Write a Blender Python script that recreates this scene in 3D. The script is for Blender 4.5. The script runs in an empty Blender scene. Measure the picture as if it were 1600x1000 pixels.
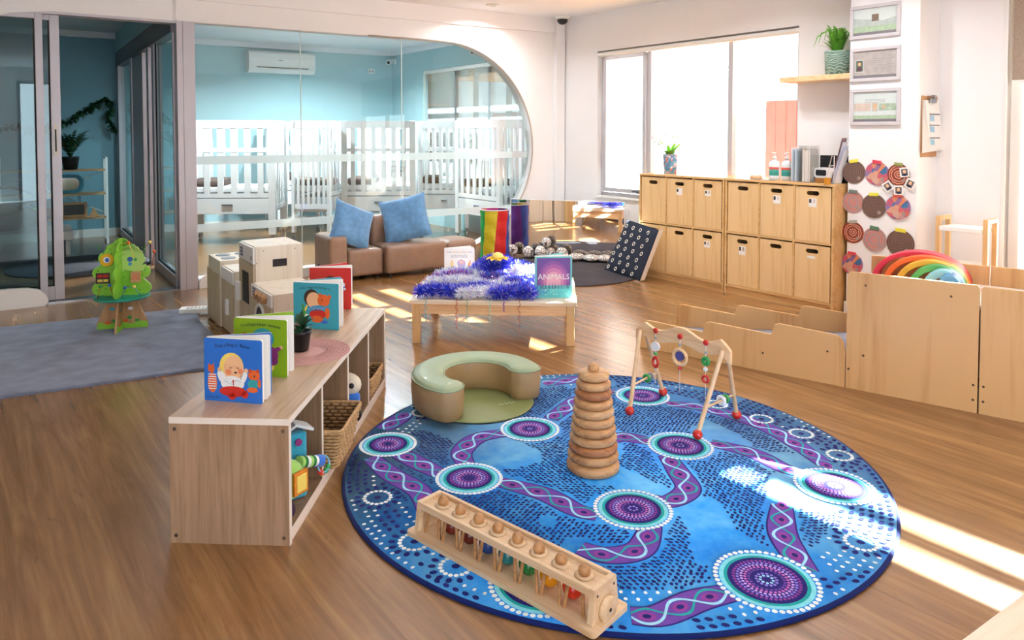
import bpy, math, random
from mathutils import Vector, Matrix
random.seed(7)
R = math.radians
scene = bpy.context.scene
col = scene.collection
PI = math.pi

# ------------------------------------------------------------------ camera
F, PX, PY, PITCH, CH = 1140.0, 780.0, 250.0, R(2.1), 1.3
cam = bpy.data.cameras.new('camera')
cam.sensor_width = 36.0
cam.lens = F * 36.0 / 1600.0
cam.shift_x = (800 - PX) / 1600.0
cam.shift_y = -(500 - PY) / 1600.0
cam.clip_start = 0.05
cam_o = bpy.data.objects.new('camera', cam)
col.objects.link(cam_o)
CAMP = Vector((0, .045, CH))
cam_o.location = CAMP
cam_o.rotation_euler = (R(90) - PITCH, 0, 0)
scene.camera = cam_o


def G(x, y, h=0.0):
    """survey: floor (or height h) position of a point measured in the photograph"""
    dx, dv = (x - PX) / F, (PY - y) / F
    d = Vector((dx, math.cos(PITCH) + dv * math.sin(PITCH), -math.sin(PITCH) + dv * math.cos(PITCH)))
    k = (h - CH) / d.z
    return Vector((d.x * k, d.y * k + CAMP.y, h))


def ang(a, b):
    return math.atan2(b[1] - a[1], b[0] - a[0])


# ------------------------------------------------------------------ materials
def c(h, a=1.0):
    h = h.lstrip('#')
    o = []
    for i in (0, 2, 4):
        v = int(h[i:i + 2], 16) / 255.0
        o.append(v / 12.92 if v <= 0.04045 else ((v + 0.055) / 1.055) ** 2.4)
    return (o[0], o[1], o[2], a)


MATS = {}


def newmat(name):
    m = bpy.data.materials.new(name)
    m.use_nodes = True
    nt = m.node_tree
    b = nt.nodes['Principled BSDF']
    return m, nt, b


def mixc(nt, fac, a, b):
    n = nt.nodes.new('ShaderNodeMix')
    n.data_type = 'RGBA'
    for i, v in ((0, fac), (6, a), (7, b)):
        if hasattr(v, 'is_linked') or hasattr(v, 'links'):
            nt.links.new(v, n.inputs[i])
        else:
            n.inputs[i].default_value = v
    return n.outputs[2]


def ramp(nt, fac, stops):
    n = nt.nodes.new('ShaderNodeValToRGB')
    e = n.color_ramp.elements
    e.remove(e[1])
    e[0].position = stops[0][0]
    e[0].color = stops[0][1]
    for p, v in stops[1:]:
        el = e.new(p)
        el.color = v
    nt.links.new(fac, n.inputs[0])
    return n.outputs[0]


def coords(nt, scale=(1, 1, 1), rot=(0, 0, 0), kind='Object'):
    t = nt.nodes.new('ShaderNodeTexCoord')
    m = nt.nodes.new('ShaderNodeMapping')
    m.inputs['Scale'].default_value = scale
    m.inputs['Rotation'].default_value = rot
    nt.links.new(t.outputs[kind], m.inputs[0])
    return m.outputs[0]


def coords2(nt, rz, scale):
    """turn about Z first, then stretch"""
    v = coords(nt, (1, 1, 1), (0, 0, rz))
    m = nt.nodes.new('ShaderNodeMapping')
    m.inputs['Scale'].default_value = scale
    nt.links.new(v, m.inputs[0])
    return m.outputs[0]


def noise(nt, vec, scale, detail=3.0, rough=0.5, dist=0.0):
    n = nt.nodes.new('ShaderNodeTexNoise')
    n.inputs['Scale'].default_value = scale
    n.inputs['Detail'].default_value = detail
    n.inputs['Roughness'].default_value = rough
    n.inputs['Distortion'].default_value = dist
    nt.links.new(vec, n.inputs['Vector'])
    return n.outputs[0]


def bump(nt, b, h, strength=0.3, dist=0.002):
    n = nt.nodes.new('ShaderNodeBump')
    n.inputs['Strength'].default_value = strength
    n.inputs['Distance'].default_value = dist
    nt.links.new(h, n.inputs['Height'])
    nt.links.new(n.outputs[0], b.inputs['Normal'])


def pm(name, colr, rough=0.5, metal=0.0, var=0.06, vs=8.0, bmp=0.0, bs=200.0, sheen=0.0, coat=0.0, spec=0.5):
    """plain procedural material with gentle tonal variation"""
    if name in MATS:
        return MATS[name]
    m, nt, b = newmat(name)
    base = c(colr) if isinstance(colr, str) else colr
    v = coords(nt)
    if var > 0:
        n = noise(nt, v, vs, 3)
        lo = tuple(x * (1 - var) for x in base[:3]) + (1,)
        hi = tuple(min(1, x * (1 + var)) for x in base[:3]) + (1,)
        nt.links.new(ramp(nt, n, [(0.3, lo), (0.7, hi)]), b.inputs['Base Color'])
    else:
        b.inputs['Base Color'].default_value = base
    b.inputs['Roughness'].default_value = rough
    b.inputs['Metallic'].default_value = metal
    b.inputs['Specular IOR Level'].default_value = spec
    b.inputs['Sheen Weight'].default_value = sheen
    b.inputs['Coat Weight'].default_value = coat
    if bmp > 0:
        bump(nt, b, noise(nt, v, bs, 2), bmp)
    MATS[name] = m
    return m


def wood(name, light, dark, axis='Z', scale=1.0, rough=0.4, contrast=0.5, rotz=0.0):
    if name in MATS:
        return MATS[name]
    m, nt, b = newmat(name)
    s = [14 * scale] * 3
    s['XYZ'.index(axis)] = 0.9 * scale
    v = coords2(nt, rotz, tuple(s))
    n1 = noise(nt, v, 1.6, 5, 0.6, 0.8)
    n2 = noise(nt, v, 7.0, 2, 0.5, 0.2)
    a = nt.nodes.new('ShaderNodeMath')
    a.operation = 'MULTIPLY_ADD'
    nt.links.new(n2, a.inputs[0])
    a.inputs[1].default_value = 0.35
    nt.links.new(n1, a.inputs[2])
    k = 0.25 * (1 - contrast)
    nt.links.new(ramp(nt, a.outputs[0], [(0.42 + k * 0.3, c(dark)), (0.9 - k, c(light))]), b.inputs['Base Color'])
    b.inputs['Roughness'].default_value = rough
    MATS[name] = m
    return m


def glassmat(name, tint=(1, 1, 1), alpha=0.93, gl=1.0, haze=0.0, hazec=(0.9, 0.95, 0.95), ior=1.45):
    """thin pane: see-through with Fresnel reflection"""
    if name in MATS:
        return MATS[name]
    m = bpy.data.materials.new(name)
    m.use_nodes = True
    nt = m.node_tree
    nt.nodes.clear()
    out = nt.nodes.new('ShaderNodeOutputMaterial')
    tr = nt.nodes.new('ShaderNodeBsdfTransparent')
    tr.inputs[0].default_value = (tint[0] * alpha, tint[1] * alpha, tint[2] * alpha, 1)
    g = nt.nodes.new('ShaderNodeBsdfGlossy')
    g.inputs['Roughness'].default_value = 0.0
    g.inputs[0].default_value = (gl, gl, gl, 1)
    fr = nt.nodes.new('ShaderNodeFresnel')
    ge = nt.nodes.new('ShaderNodeNewGeometry')
    mr = nt.nodes.new('ShaderNodeMapRange')
    mr.inputs['To Min'].default_value = ior
    mr.inputs['To Max'].default_value = 1.0 / ior
    nt.links.new(ge.outputs['Backfacing'], mr.inputs['Value'])
    nt.links.new(mr.outputs[0], fr.inputs[0])
    mx = nt.nodes.new('ShaderNodeMixShader')
    nt.links.new(fr.outputs[0], mx.inputs[0])
    if haze > 0:
        df = nt.nodes.new('ShaderNodeBsdfDiffuse')
        df.inputs[0].default_value = (*hazec, 1)
        tl = nt.nodes.new('ShaderNodeBsdfTranslucent')
        tl.inputs[0].default_value = (*hazec, 1)
        m0 = nt.nodes.new('ShaderNodeMixShader')
        m0.inputs[0].default_value = 0.5
        nt.links.new(df.outputs[0], m0.inputs[1])
        nt.links.new(tl.outputs[0], m0.inputs[2])
        m2 = nt.nodes.new('ShaderNodeMixShader')
        m2.inputs[0].default_value = haze
        nt.links.new(tr.outputs[0], m2.inputs[1])
        nt.links.new(m0.outputs[0], m2.inputs[2])
        nt.links.new(m2.outputs[0], mx.inputs[1])
    else:
        nt.links.new(tr.outputs[0], mx.inputs[1])
    nt.links.new(g.outputs[0], mx.inputs[2])
    nt.links.new(mx.outputs[0], out.inputs[0])
    MATS[name] = m
    return m


def emis(name, colr, s):
    if name in MATS:
        return MATS[name]
    m, nt, b = newmat(name)
    b.inputs['Emission Color'].default_value = colr
    b.inputs['Emission Strength'].default_value = s
    MATS[name] = m
    return m


# ------------------------------------------------------------------ mesh builder
class MB:
    def __init__(self, M=None):
        self.v, self.f, self.m, self.s, self.mats = [], [], [], [], []
        self.M = M or Matrix.Identity(4)

    def mi(self, mat):
        if mat not in self.mats:
            self.mats.append(mat)
        return self.mats.index(mat)

    def add(self, vs, fs, mat, smooth=False, M=None):
        o = len(self.v)
        T = self.M @ M if M is not None else self.M
        self.v += [tuple(T @ Vector(p)) for p in vs]
        k = self.mi(mat)
        for f in fs:
            self.f.append([o + i for i in f])
            self.m.append(k)
            self.s.append(smooth)
        return self

    def box(self, cx, size, mat, rot=None):
        x, y, z = size[0] / 2, size[1] / 2, size[2] / 2
        vs = [(-x, -y, -z), (x, -y, -z), (x, y, -z), (-x, y, -z), (-x, -y, z), (x, -y, z), (x, y, z), (-x, y, z)]
        fs = [(0, 3, 2, 1), (4, 5, 6, 7), (0, 1, 5, 4), (1, 2, 6, 5), (2, 3, 7, 6), (3, 0, 4, 7)]
        M = Matrix.Translation(cx)
        if rot is not None:
            M = M @ (rot if isinstance(rot, Matrix) else Matrix.Rotation(rot, 4, 'Z'))
        return self.add(vs, fs, mat, False, M)

    def b2(self, lo, hi, mat):
        return self.box([(a + b) / 2 for a, b in zip(lo, hi)], [abs(b - a) for a, b in zip(lo, hi)], mat)

    def cyl(self, p0, p1, r0, mat, r1=None, n=16, caps=True, smooth=True):
        r1 = r0 if r1 is None else r1
        p0, p1 = Vector(p0), Vector(p1)
        d = (p1 - p0).normalized()
        a = d.orthogonal().normalized()
        b = d.cross(a)
        vs = []
        for p, r in ((p0, r0), (p1, r1)):
            for i in range(n):
                t = 2 * PI * i / n
                vs.append(p + a * (r * math.cos(t)) + b * (r * math.sin(t)))
        fs = [(i, (i + 1) % n, n + (i + 1) % n, n + i) for i in range(n)]
        self.add(vs, fs, mat, smooth)
        if caps:
            self.add(vs[:n], [tuple(reversed(range(n)))], mat)
            self.add(vs[n:], [tuple(range(n))], mat)
        return self

    def tube(self, pts, r, mat, n=8, closed=False, rr=None):
        pts = [Vector(p) for p in pts]
        N = len(pts)
        vs, fs = [], []
        prev = None
        for i, p in enumerate(pts):
            if closed:
                d = pts[(i + 1) % N] - pts[i - 1]
            else:
                d = pts[min(i + 1, N - 1)] - pts[max(i - 1, 0)]
            if d.length < 1e-9:
                d = Vector((0, 0, 1))
            d.normalize()
            if prev is None:
                a = d.orthogonal().normalized()
            else:
                a = prev - d * prev.dot(d)
                a = a.normalized() if a.length > 1e-6 else d.orthogonal().normalized()
            prev = a
            b = d.cross(a)
            q = rr[i] if rr else r
            for k in range(n):
                t = 2 * PI * k / n
                vs.append(p + a * (q * math.cos(t)) + b * (q * math.sin(t)))
        for i in range(N if closed else N - 1):
            j = (i + 1) % N
            for k in range(n):
                k2 = (k + 1) % n
                fs.append((i * n + k, i * n + k2, j * n + k2, j * n + k))
        if not closed:
            fs.append(tuple(reversed(range(n))))
            fs.append(tuple((N - 1) * n + k for k in range(n)))
        return self.add(vs, fs, mat, True)

    def lathe(self, prof, mat, cx=(0, 0, 0), n=24, smooth=True, M=None, sx=1, sy=1):
        vs, fs = [], []
        for r, z in prof:
            for i in range(n):
                t = 2 * PI * i / n
                vs.append((cx[0] + sx * r * math.cos(t), cx[1] + sy * r * math.sin(t), cx[2] + z))
        for j in range(len(prof) - 1):
            for i in range(n):
                k = (i + 1) % n
                fs.append((j * n + i, j * n + k, (j + 1) * n + k, (j + 1) * n + i))
        if prof[0][0] > 1e-5:
            fs.append(tuple(reversed(range(n))))
        if prof[-1][0] > 1e-5:
            fs.append(tuple((len(prof) - 1) * n + i for i in range(n)))
        return self.add(vs, fs, mat, smooth, M)

    def ball(self, cx, r, mat, n=16, sc=(1, 1, 1), rot=None):
        m = max(6, n // 2)
        vs, fs = [], []
        for j in range(m + 1):
            p = PI * j / m
            for i in range(n):
                t = 2 * PI * i / n
                vs.append((r * sc[0] * math.sin(p) * math.cos(t), r * sc[1] * math.sin(p) * math.sin(t), -r * sc[2] * math.cos(p)))
        for j in range(m):
            for i in range(n):
                k = (i + 1) % n
                if j == 0:
                    fs.append((i, (m > 0) * n + k, n + i))
                elif j == m - 1:
                    fs.append((j * n + i, j * n + k, (j + 1) * n + i))
                else:
                    fs.append((j * n + i, j * n + k, (j + 1) * n + k, (j + 1) * n + i))
        M = Matrix.Translation(cx)
        if rot is not None:
            M = M @ rot
        return self.add(vs, fs, mat, True, M)

    def torus(self, cx, Rr, r, mat, rot=None, n=28, k=8, sc=(1, 1, 1)):
        vs, fs = [], []
        for i in range(n):
            t = 2 * PI * i / n
            for j in range(k):
                p = 2 * PI * j / k
                q = Rr + r * math.cos(p)
                vs.append((q * math.cos(t) * sc[0], q * math.sin(t) * sc[1], r * math.sin(p) * sc[2]))
        for i in range(n):
            for j in range(k):
                fs.append((i * k + j, ((i + 1) % n) * k + j, ((i + 1) % n) * k + (j + 1) % k, i * k + (j + 1) % k))
        M = Matrix.Translation(cx)
        if rot is not None:
            M = M @ rot
        return self.add(vs, fs, mat, True, M)

    def prism(self, poly, z0, z1, mat, M=None, smooth=False, side=None):
        """poly in local XY extruded along Z"""
        n = len(poly)
        area = sum(poly[i][0] * poly[(i + 1) % n][1] - poly[(i + 1) % n][0] * poly[i][1] for i in range(n))
        if area < 0:
            poly = list(reversed(poly))
        lo = [(p[0], p[1], z0) for p in poly]
        hi = [(p[0], p[1], z1) for p in poly]
        self.add(hi, [tuple(range(n))], mat, False, M)
        self.add(lo, [tuple(reversed(range(n)))], mat, False, M)
        self.add(lo + hi, [(i, (i + 1) % n, n + (i + 1) % n, n + i) for i in range(n)], side or mat, smooth, M)
        return self

    def flat(self, poly, z, mat, M=None):
        n = len(poly)
        area = sum(poly[i][0] * poly[(i + 1) % n][1] - poly[(i + 1) % n][0] * poly[i][1] for i in range(n))
        if area < 0:
            poly = list(reversed(poly))
        return self.add([(p[0], p[1], z) for p in poly], [tuple(range(n))], mat, False, M)

    def ell(self, cx, cy, rx, ry, z, mat, n=20, rot=0.0, M=None, th=0.0):
        pts = []
        for i in range(n):
            t = 2 * PI * i / n
            x, y = rx * math.cos(t), ry * math.sin(t)
            pts.append((cx + x * math.cos(rot) - y * math.sin(rot), cy + x * math.sin(rot) + y * math.cos(rot)))
        if th:
            return self.prism(pts, z, z + th, mat, M)
        return self.flat(pts, z, mat, M)

    def text(self, body, size, mat, M, align='CENTER', ext=0.0, shear=0.0):
        cu = bpy.data.curves.new('t', 'FONT')
        cu.body = body
        cu.size = size
        cu.align_x = align
        cu.shear = shear
        cu.resolution_u = 2
        ob = bpy.data.objects.new('t', cu)
        col.objects.link(ob)
        dg = bpy.context.evaluated_depsgraph_get()
        dg.update()
        me = ob.evaluated_get(dg).to_mesh()
        vs = [tuple(v.co) for v in me.vertices]
        fs = [tuple(p.vertices) for p in me.polygons]
        ob.evaluated_get(dg).to_mesh_clear()
        bpy.data.objects.remove(ob)
        bpy.data.curves.remove(cu)
        if vs:
            self.add(vs, fs, mat, False, M)
        return self

    def build(self, name, parent=None, loc=None, rz=0.0, bevel=0.0, seg=2, subd=0):
        me = bpy.data.meshes.new(name)
        me.from_pydata(self.v, [], self.f)
        for m in self.mats:
            me.materials.append(m)
        me.polygons.foreach_set('material_index', self.m)
        me.polygons.foreach_set('use_smooth', self.s)
        me.update()
        o = bpy.data.objects.new(name, me)
        col.objects.link(o)
        if parent is not None:
            o.parent = parent
        if loc is not None:
            o.location = loc
        o.rotation_euler.z = rz
        if bevel > 0:
            b = o.modifiers.new('bevel', 'BEVEL')
            b.width = bevel
            b.segments = seg
            b.limit_method = 'ANGLE'
            b.angle_limit = R(40)
            b.harden_normals = False
        if subd:
            s = o.modifiers.new('subd', 'SUBSURF')
            s.levels = s.render_levels = subd
        return o


def tag(o, label=None, cat=None, group=None, kind=None):
    if label:
        o['label'] = label
    if cat:
        o['category'] = cat
    if group:
        o['group'] = group
    if kind:
        o['kind'] = kind
    return o


def thing(name, label, cat, loc=(0, 0, 0), rz=0.0, group=None):
    o = bpy.data.objects.new(name, None)
    o.empty_display_size = 0.1
    col.objects.link(o)
    o.location = loc
    o.rotation_euler = (0, 0, rz)
    return tag(o, label, cat, group)


def dup(root, loc, rz, label):
    r = root.copy()
    col.objects.link(r)
    r.location = loc
    r.rotation_euler.z = rz
    r['label'] = label
    for ch in list(root.children):
        cc = ch.copy()
        col.objects.link(cc)
        cc.parent = r
        for g in list(ch.children):
            d = g.copy()
            col.objects.link(d)
            d.parent = cc
    return r


def struct(name, mb, parent=None, bevel=0.0):
    o = mb.build(name, parent, bevel=bevel)
    if parent is None:
        o['kind'] = 'structure'
    return o


def rrect(x0, y0, x1, y1, r, n=6):
    pts = []
    for cx, cy, a0 in ((x1 - r, y1 - r, 0), (x0 + r, y1 - r, 90), (x0 + r, y0 + r, 180), (x1 - r, y0 + r, 270)):
        for i in range(n + 1):
            t = R(a0 + 90 * i / n)
            pts.append((cx + r * math.cos(t), cy + r * math.sin(t)))
    return pts


def upM(loc, rz):
    """frame whose local XY is a vertical face: X along rz, Y up, Z out (to the right-hand normal facing -Y at rz=0)"""
    return Matrix.Translation(loc) @ Matrix.Rotation(rz, 4, 'Z') @ Matrix.Rotation(R(90), 4, 'X')


# room axes
WD = Vector((-.596, .803, 0))      # along the window wall, away from the camera
WN = Vector((.803, .596, 0))       # out through the window wall
W0 = Vector((1.62, 6.96, 0))
RZW = math.atan2(-.803, .596)      # local X = towards the camera along the window wall
UD = Vector((.842, .539, 0))       # along the sleeping-room wall, to the right
A0 = Vector((.704, 8.194, 0))
RZU = math.atan2(.539, .842)


def WP(t, q, z=0.0):
    p = W0 + WD * t - WN * q
    return Vector((p.x, p.y, z))


def SP(s, z=0.0, off=0.0):
    n = Vector((-UD.y, UD.x, 0))
    p = A0 - UD * s + n * off
    return Vector((p.x, p.y, z))


# ------------------------------------------------------------------ shared materials
m_wall = pm('wall_paint', '#f0f0f1', 0.75, var=0.015, vs=2)
m_ceil = pm('ceiling_paint', '#f2f6fb', 0.85, var=0.01, vs=2)
m_blue = pm('blue_paint', '#b0d5dc', 0.6, var=0.02, vs=2)
m_white = pm('white_lacquer', '#f2f2ef', 0.4, var=0.01)
m_alu = pm('anodised_frame', '#cfced4', 0.35, metal=0.35, var=0.02)
m_black = pm('matt_black', '#15151a', 0.5, var=0.05)
m_dark = pm('dark_gap', '#1c1a1a', 0.7, var=0)
m_birch = wood('birch_ply', '#dfba85', '#c99c64', 'Z', 0.5, 0.33, 0.2)
m_birchx = wood('birch_ply_flat', '#edcd9e', '#d9ae76', 'X', 0.5, 0.35, 0.2)
m_edge = wood('ply_edge', '#d9a766', '#c08b4c', 'Z', 0.8, 0.45)
m_beech = wood('beech', '#ecc79b', '#d9a876', 'X', 1.2, 0.38, 0.3)
m_steel = pm('steel', '#9b9b9f', 0.25, metal=1.0, var=0.02)
m_glass = glassmat('clear_glass', (0.96, 1.0, 0.99), 0.95)
m_frost = glassmat('frosted_film', (0.93, 0.98, 0.98), 0.9, haze=0.6, hazec=(0.86, 0.92, 0.92))
# ================================================================== THE SETTING
CEIL = 2.56
# floor
m_floor, nt, b = newmat('timber_floor')
v = coords2(nt, -RZW, (1, 1, 1))
br = nt.nodes.new('ShaderNodeTexBrick')
br.inputs['Scale'].default_value = 1.0
br.inputs['Brick Width'].default_value = 1.9
br.inputs['Row Height'].default_value = 0.098
br.inputs['Mortar Size'].default_value = 0.0012
br.inputs['Mortar Smooth'].default_value = 0.3
br.inputs['Bias'].default_value = -0.1
br.offset = 0.37
br.inputs['Color1'].default_value = c('#9d7549')
br.inputs['Color2'].default_value = c('#7e5835')
br.inputs['Mortar'].default_value = c('#7d5a40')
nt.links.new(v, br.inputs[0])
v2 = coords2(nt, -RZW, (0.5, 6.5, 1))
n1 = noise(nt, v2, 1.7, 6, 0.62, 1.4)
v3 = coords2(nt, -RZW, (1.1, 22, 1))
n2 = noise(nt, v3, 2.2, 4, 0.6, 0.5)
g1 = ramp(nt, n1, [(0.3, c('#583a22')), (0.42, c('#7c5432')), (0.54, c('#966c43')), (0.72, c('#b8905f'))])
g2 = ramp(nt, n2, [(0.28, c('#64431f')), (0.5, c('#8a643b')), (0.72, c('#a98355'))])
mx1 = mixc(nt, 0.36, g1, g2)
mx2 = mixc(nt, 0.24, mx1, br.outputs[0])
v4 = coords2(nt, -RZW, (1.2, 6.0, 1))
n3 = noise(nt, v4, 2.6, 3, 0.6, 2.5)
kn = ramp(nt, n3, [(0.66, (0, 0, 0, 1)), (0.80, (.75, .75, .75, 1))])
mx3 = mixc(nt, kn, mx2, c('#5c3a25'))
nt.links.new(mx3, b.inputs['Base Color'])
b.inputs['Roughness'].default_value = .27
b.inputs['Specular IOR Level'].default_value = .6
b.inputs['Coat Weight'].default_value = .35
b.inputs['Coat Roughness'].default_value = .22

fl = MB()
fl.b2((-9.5, -3.0, -0.1), (6.5, 14.0, 0.0), m_floor)
o = struct('floor', fl)

# ceiling clipped to the building
ce = MB()
pts = [WP(6.3, -0.15), WP(-8.2, -0.15), WP(-8.2, 8.5), WP(6.3, 12.0)]
ce.prism([(p.x, p.y) for p in pts], CEIL, CEIL + 0.12, m_ceil)
struct('ceiling', ce)

# --- window wall
MW = upM(W0, RZW)
def wb(mb, t0, t1, z0, z1, mat, q0=-0.15, q1=0.0):
    return mb.b2((-max(t0, t1), z0, q0), (-min(t0, t1), z1, q1), mat)
w = MB(MW)
wb(w, 1.55, .984, 0, CEIL, m_wall)
wb(w, .984, -1.304, 0, .64, m_wall)
wb(w, .984, -1.304, 2.16, CEIL, m_wall)
wb(w, -1.304, -2.76, 0, CEIL, m_wall)
wb(w, -2.76, -5.6, 2.3, CEIL, m_wall)
wb(w, -5.6, -8.2, 0, CEIL, m_wall)
struct('wall_right', w)
w = MB(MW)
wb(w, 6.3, 4.56, 0, CEIL, m_blue)
wb(w, 4.56, 2.24, 0, .62, m_blue)
wb(w, 4.56, 2.24, 2.2, CEIL, m_blue)
wb(w, 2.24, 1.66, 0, CEIL, m_blue)
struct('wall_sleeping_room_right', w)
# column
w = MB(MW)
w.b2((1.881, 0, 0.0005), (2.352, CEIL, .30), m_wall)
struct('wall_pier', w, bevel=0.006)
w = MB(MW)
w.b2((1.872, 0, .001), (2.361, .09, .312), m_white)
struct('baseboard_pier', w, bevel=.004)
# corner pilaster by the sleeping-room wall
w = MB(upM(A0, RZU))
w.b2((-.13, 0, .0005), (-.01, CEIL, .06), m_wall)
struct('trim_1', w, bevel=.004)
w = MB(MW)
wb(w, 1.50, .99, 0, .085, m_white, .0005, .014)
struct('baseboard_right', w)
w = MB(MW)
wb(w, -2.37, -2.75, 0, .085, m_white, .0005, .014)
struct('baseboard_alcove', w)


def window(name, t0, t1, z0, z1, mull, fw=.045, glass=None, q=-.09, fm=None):
    root = thing(name, None, None, (0, 0, 0))
    root['kind'] = 'structure'
    f = MB(MW)
    for a0, a1, b0, b1 in ((t0, t0 + fw, z0, z1), (t1 - fw, t1, z0, z1), (t0, t1, z0, z0 + fw), (t0, t1, z1 - fw, z1)):
        wb(f, a0, a1, b0, b1, fm or m_alu, q - .03, q + .03)
    for mt, mw in mull:
        wb(f, mt - mw / 2, mt + mw / 2, z0, z1, fm or m_alu, q - .03, q + .03)
    f.build('window_frame', root, bevel=.003)
    g = MB(MW)
    wb(g, t0 + .01, t1 - .01, z0 + .01, z1 - .01, glass or m_glass, q - .002, q + .002)
    g.build('window_pane', root)
    return root


w1 = window('window_1', -1.304, .984, .64, 2.16, [(-.62, .05), (.32, .05)])
sash = MB(MW)
for a0, a1, b0, b1 in ((.345, .385, .69, 2.1), (.89, .93, .69, 2.1), (.345, .93, .69, .735), (.345, .93, 2.06, 2.1)):
    wb(sash, a0, a1, b0, b1, m_alu, -.075, -.035)
so = sash.build('sash', w1, bevel=.003)
hd = MB(MW)
wb(hd, .40, .44, .70, .72, m_steel, -.035, -.012)
wb(hd, .41, .50, .712, .722, m_steel, -.02, -.01)
hd.build('window_handle', so)
sl = MB(MW)
wb(sl, -1.304, .984, .63, .645, m_white, -.15, .025)
sl.build('window_sill', w1)
window('window_2', 2.24, 4.56, .62, 2.2, [(3.0, .06), (3.78, .06)])
d1 = window('door_1', -5.6, -2.76, 0.0, 2.3, [(-2.95, .03), (-4.2, .06)], fw=.06, fm=m_white)
for k in range(2):
    w = MB(MW)
    wb(w, -2.745 if k == 0 else -5.615, -2.76 - .0 if k == 0 else -5.6, 0, 2.3, m_white, -.14, .012)
    if k == 0:
        struct('trim_2', w)

# --- sleeping-room wall with the big rounded opening
MU = upM(A0, RZU)
w = MB(MU)
sc_, zc_, rr_ = 1.48, 1.15, 1.07
arc = [(-(sc_ - rr_ * math.cos(a)), zc_ + rr_ * math.sin(a)) for a in [R(90 - 180 * i / 40) for i in range(41)]]
vs = []
for (x, y) in arc:
    vs.append((x, y))
TH = .13
for k in range(40):
    (x0, y0), (x1, y1) = arc[k], arc[k + 1]
    for z, flip in ((0, False), (-TH, True)):
        q = [(x0, y0, z), (0.06, y0, z), (0.06, y1, z), (x1, y1, z)]
        w.add(q, [(0, 3, 2, 1) if not flip else (0, 1, 2, 3)], m_wall)
    w.add([(x0, y0, 0), (x0, y0, -TH), (x1, y1, -TH), (x1, y1, 0)], [(0, 1, 2, 3)], m_wall, True)
w.b2((-4.0, 2.22, -TH), (.06, CEIL, 0), m_wall)
w.b2((-3.83, 0, -TH), (.06, .08, 0), m_white)
hdr = [(-3.975, 2.22), (-4.85, 2.22), (-5.1, 2.185), (-5.4, 2.1), (-5.8, 1.9), (-6.3, 1.4), (-6.6, .9), (-7.2, .9), (-7.2, CEIL), (-3.975, CEIL)]
w.prism(hdr, -TH, 0.0, m_wall)
struct('wall_far', w)
w = MB(MU)
w.b2((-7.2, 2.40, .0005), (-.13, CEIL, .03), m_wall)
struct('trim_3', w)
w = MB(MU)
tp = [(p[0], p[1]) for p in arc[:38]]
ring = []
for i in range(len(tp)):
    ring.append((tp[i][0], tp[i][1], .004))
w.tube([(-2.3, 2.22, .004)] + ring, .008, pm('opening_edge', '#b9aea2', .4, var=.02))
struct('trim_4', w)
# left white rounded board under the sliding doors, and the small one beside the post
w = MB(MU)
pl = [(-7.2, 0), (-4.93, 0), (-4.905, .03), (-4.92, .08), (-4.96, .12), (-5.03, .143), (-5.15, .15), (-7.2, .15)]
w.prism(pl, .001, .05, m_white)
struct('trim_5', w, bevel=.004)
w = MB(MU)
pl = [(-3.83, 0), (-3.83, .05), (-3.80, .095), (-3.74, .125), (-3.62, .135), (-3.2, .135), (-3.2, 0)]
w.prism(pl, .001, .02, m_white)
struct('trim_6', w, bevel=.003)
m_post = pm('grey_aluminium', '#bcb8bf', .4, metal=.2, var=.03)
w = MB(MU)
w.b2((-3.975, 0, -.13), (-3.836, 2.22, .012), m_post)
w.b2((-3.93, 0, .0125), (-3.926, 2.22, .0135), pm('post_groove', '#8b8589', .5, var=0))
struct('trim_7', w, bevel=.003)

# glazing of the sleeping room (fixed sheets)
g = thing('window_3', None, None)
g['kind'] = 'structure'
m_glr = glassmat('sleeping_room_glass', (.95, 1.0, 1.0), .95)
gm = MB(MU)
for a0, a1 in ((-3.83, -2.93), (-2.925, -1.93), (-1.925, -.3)):
    gm.b2((a0, .06, -.07), (a1, 2.23, -.066), m_glr)
gm.build('window_pane', g)
fm = MB(MU)
fm.b2((-3.83, 1.035, -.0655), (-.43, 1.105, -.0648), m_frost)
fm.build('frosted_film', g)
fm = MB(MU)
fm.b2((-3.83, .46, -.0655), (-.55, .53, -.0648), m_frost)
fm.build('frosted_film', g)
fm = MB(MU)
for x in (-2.9275, -1.9275):
    fm.b2((x - .004, .08, -.0705), (x + .004, 2.22, -.0645), pm('glass_joint', '#cfe0dd', .3, var=0))
fm.build('glazing_seal', g)

# sliding doors to the change room
def leaf(name, x0, x1, z, stile, glass, rail=.08, handle=False):
    d = thing(name, None, None)
    d['kind'] = 'structure'
    f = MB(MU)
    f.b2((x1 - stile, 0.012, z - .02), (x1, 2.21, z + .02), m_post)
    f.b2((x0, 0.012, z - .02), (x0 + stile, 2.21, z + .02), m_post)
    f.b2((x0 + stile, 0.012, z - .02), (x1 - stile, rail, z + .02), m_post)
    f.b2((x0 + stile, 2.16, z - .02), (x1 - stile, 2.21, z + .02), m_post)
    f.build('door_frame', d, bevel=.003)
    f = MB(MU)
    f.b2((x0 + stile, rail, z - .003), (x1 - stile, 2.16, z + .003), glass)
    f.build('door_pane', d)
    f = MB(MU)
    f.b2((x1 - stile - .012, rail, z - .012), (x1 - stile + .0005, 2.16, z + .0125), m_dark)
    f.b2((x0 + stile, rail, z - .012), (x1 - stile, rail + .01, z + .0125), m_dark)
    f.build('gasket', d)
    if handle:
        h = MB(MU)
        h.b2((x1 - .05, 1.13, z + .0205), (x1 - .025, 1.36, z + .026), pm('handle_cream', '#d8d2bd', .4))
        h.b2((x1 - .043, 1.16, z + .0262), (x1 - .032, 1.33, z + .028), m_black)
        h.build('door_handle', d)
    return d
m_gld = glassmat('change_room_glass', (.80, .95, .97), .85)
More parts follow.
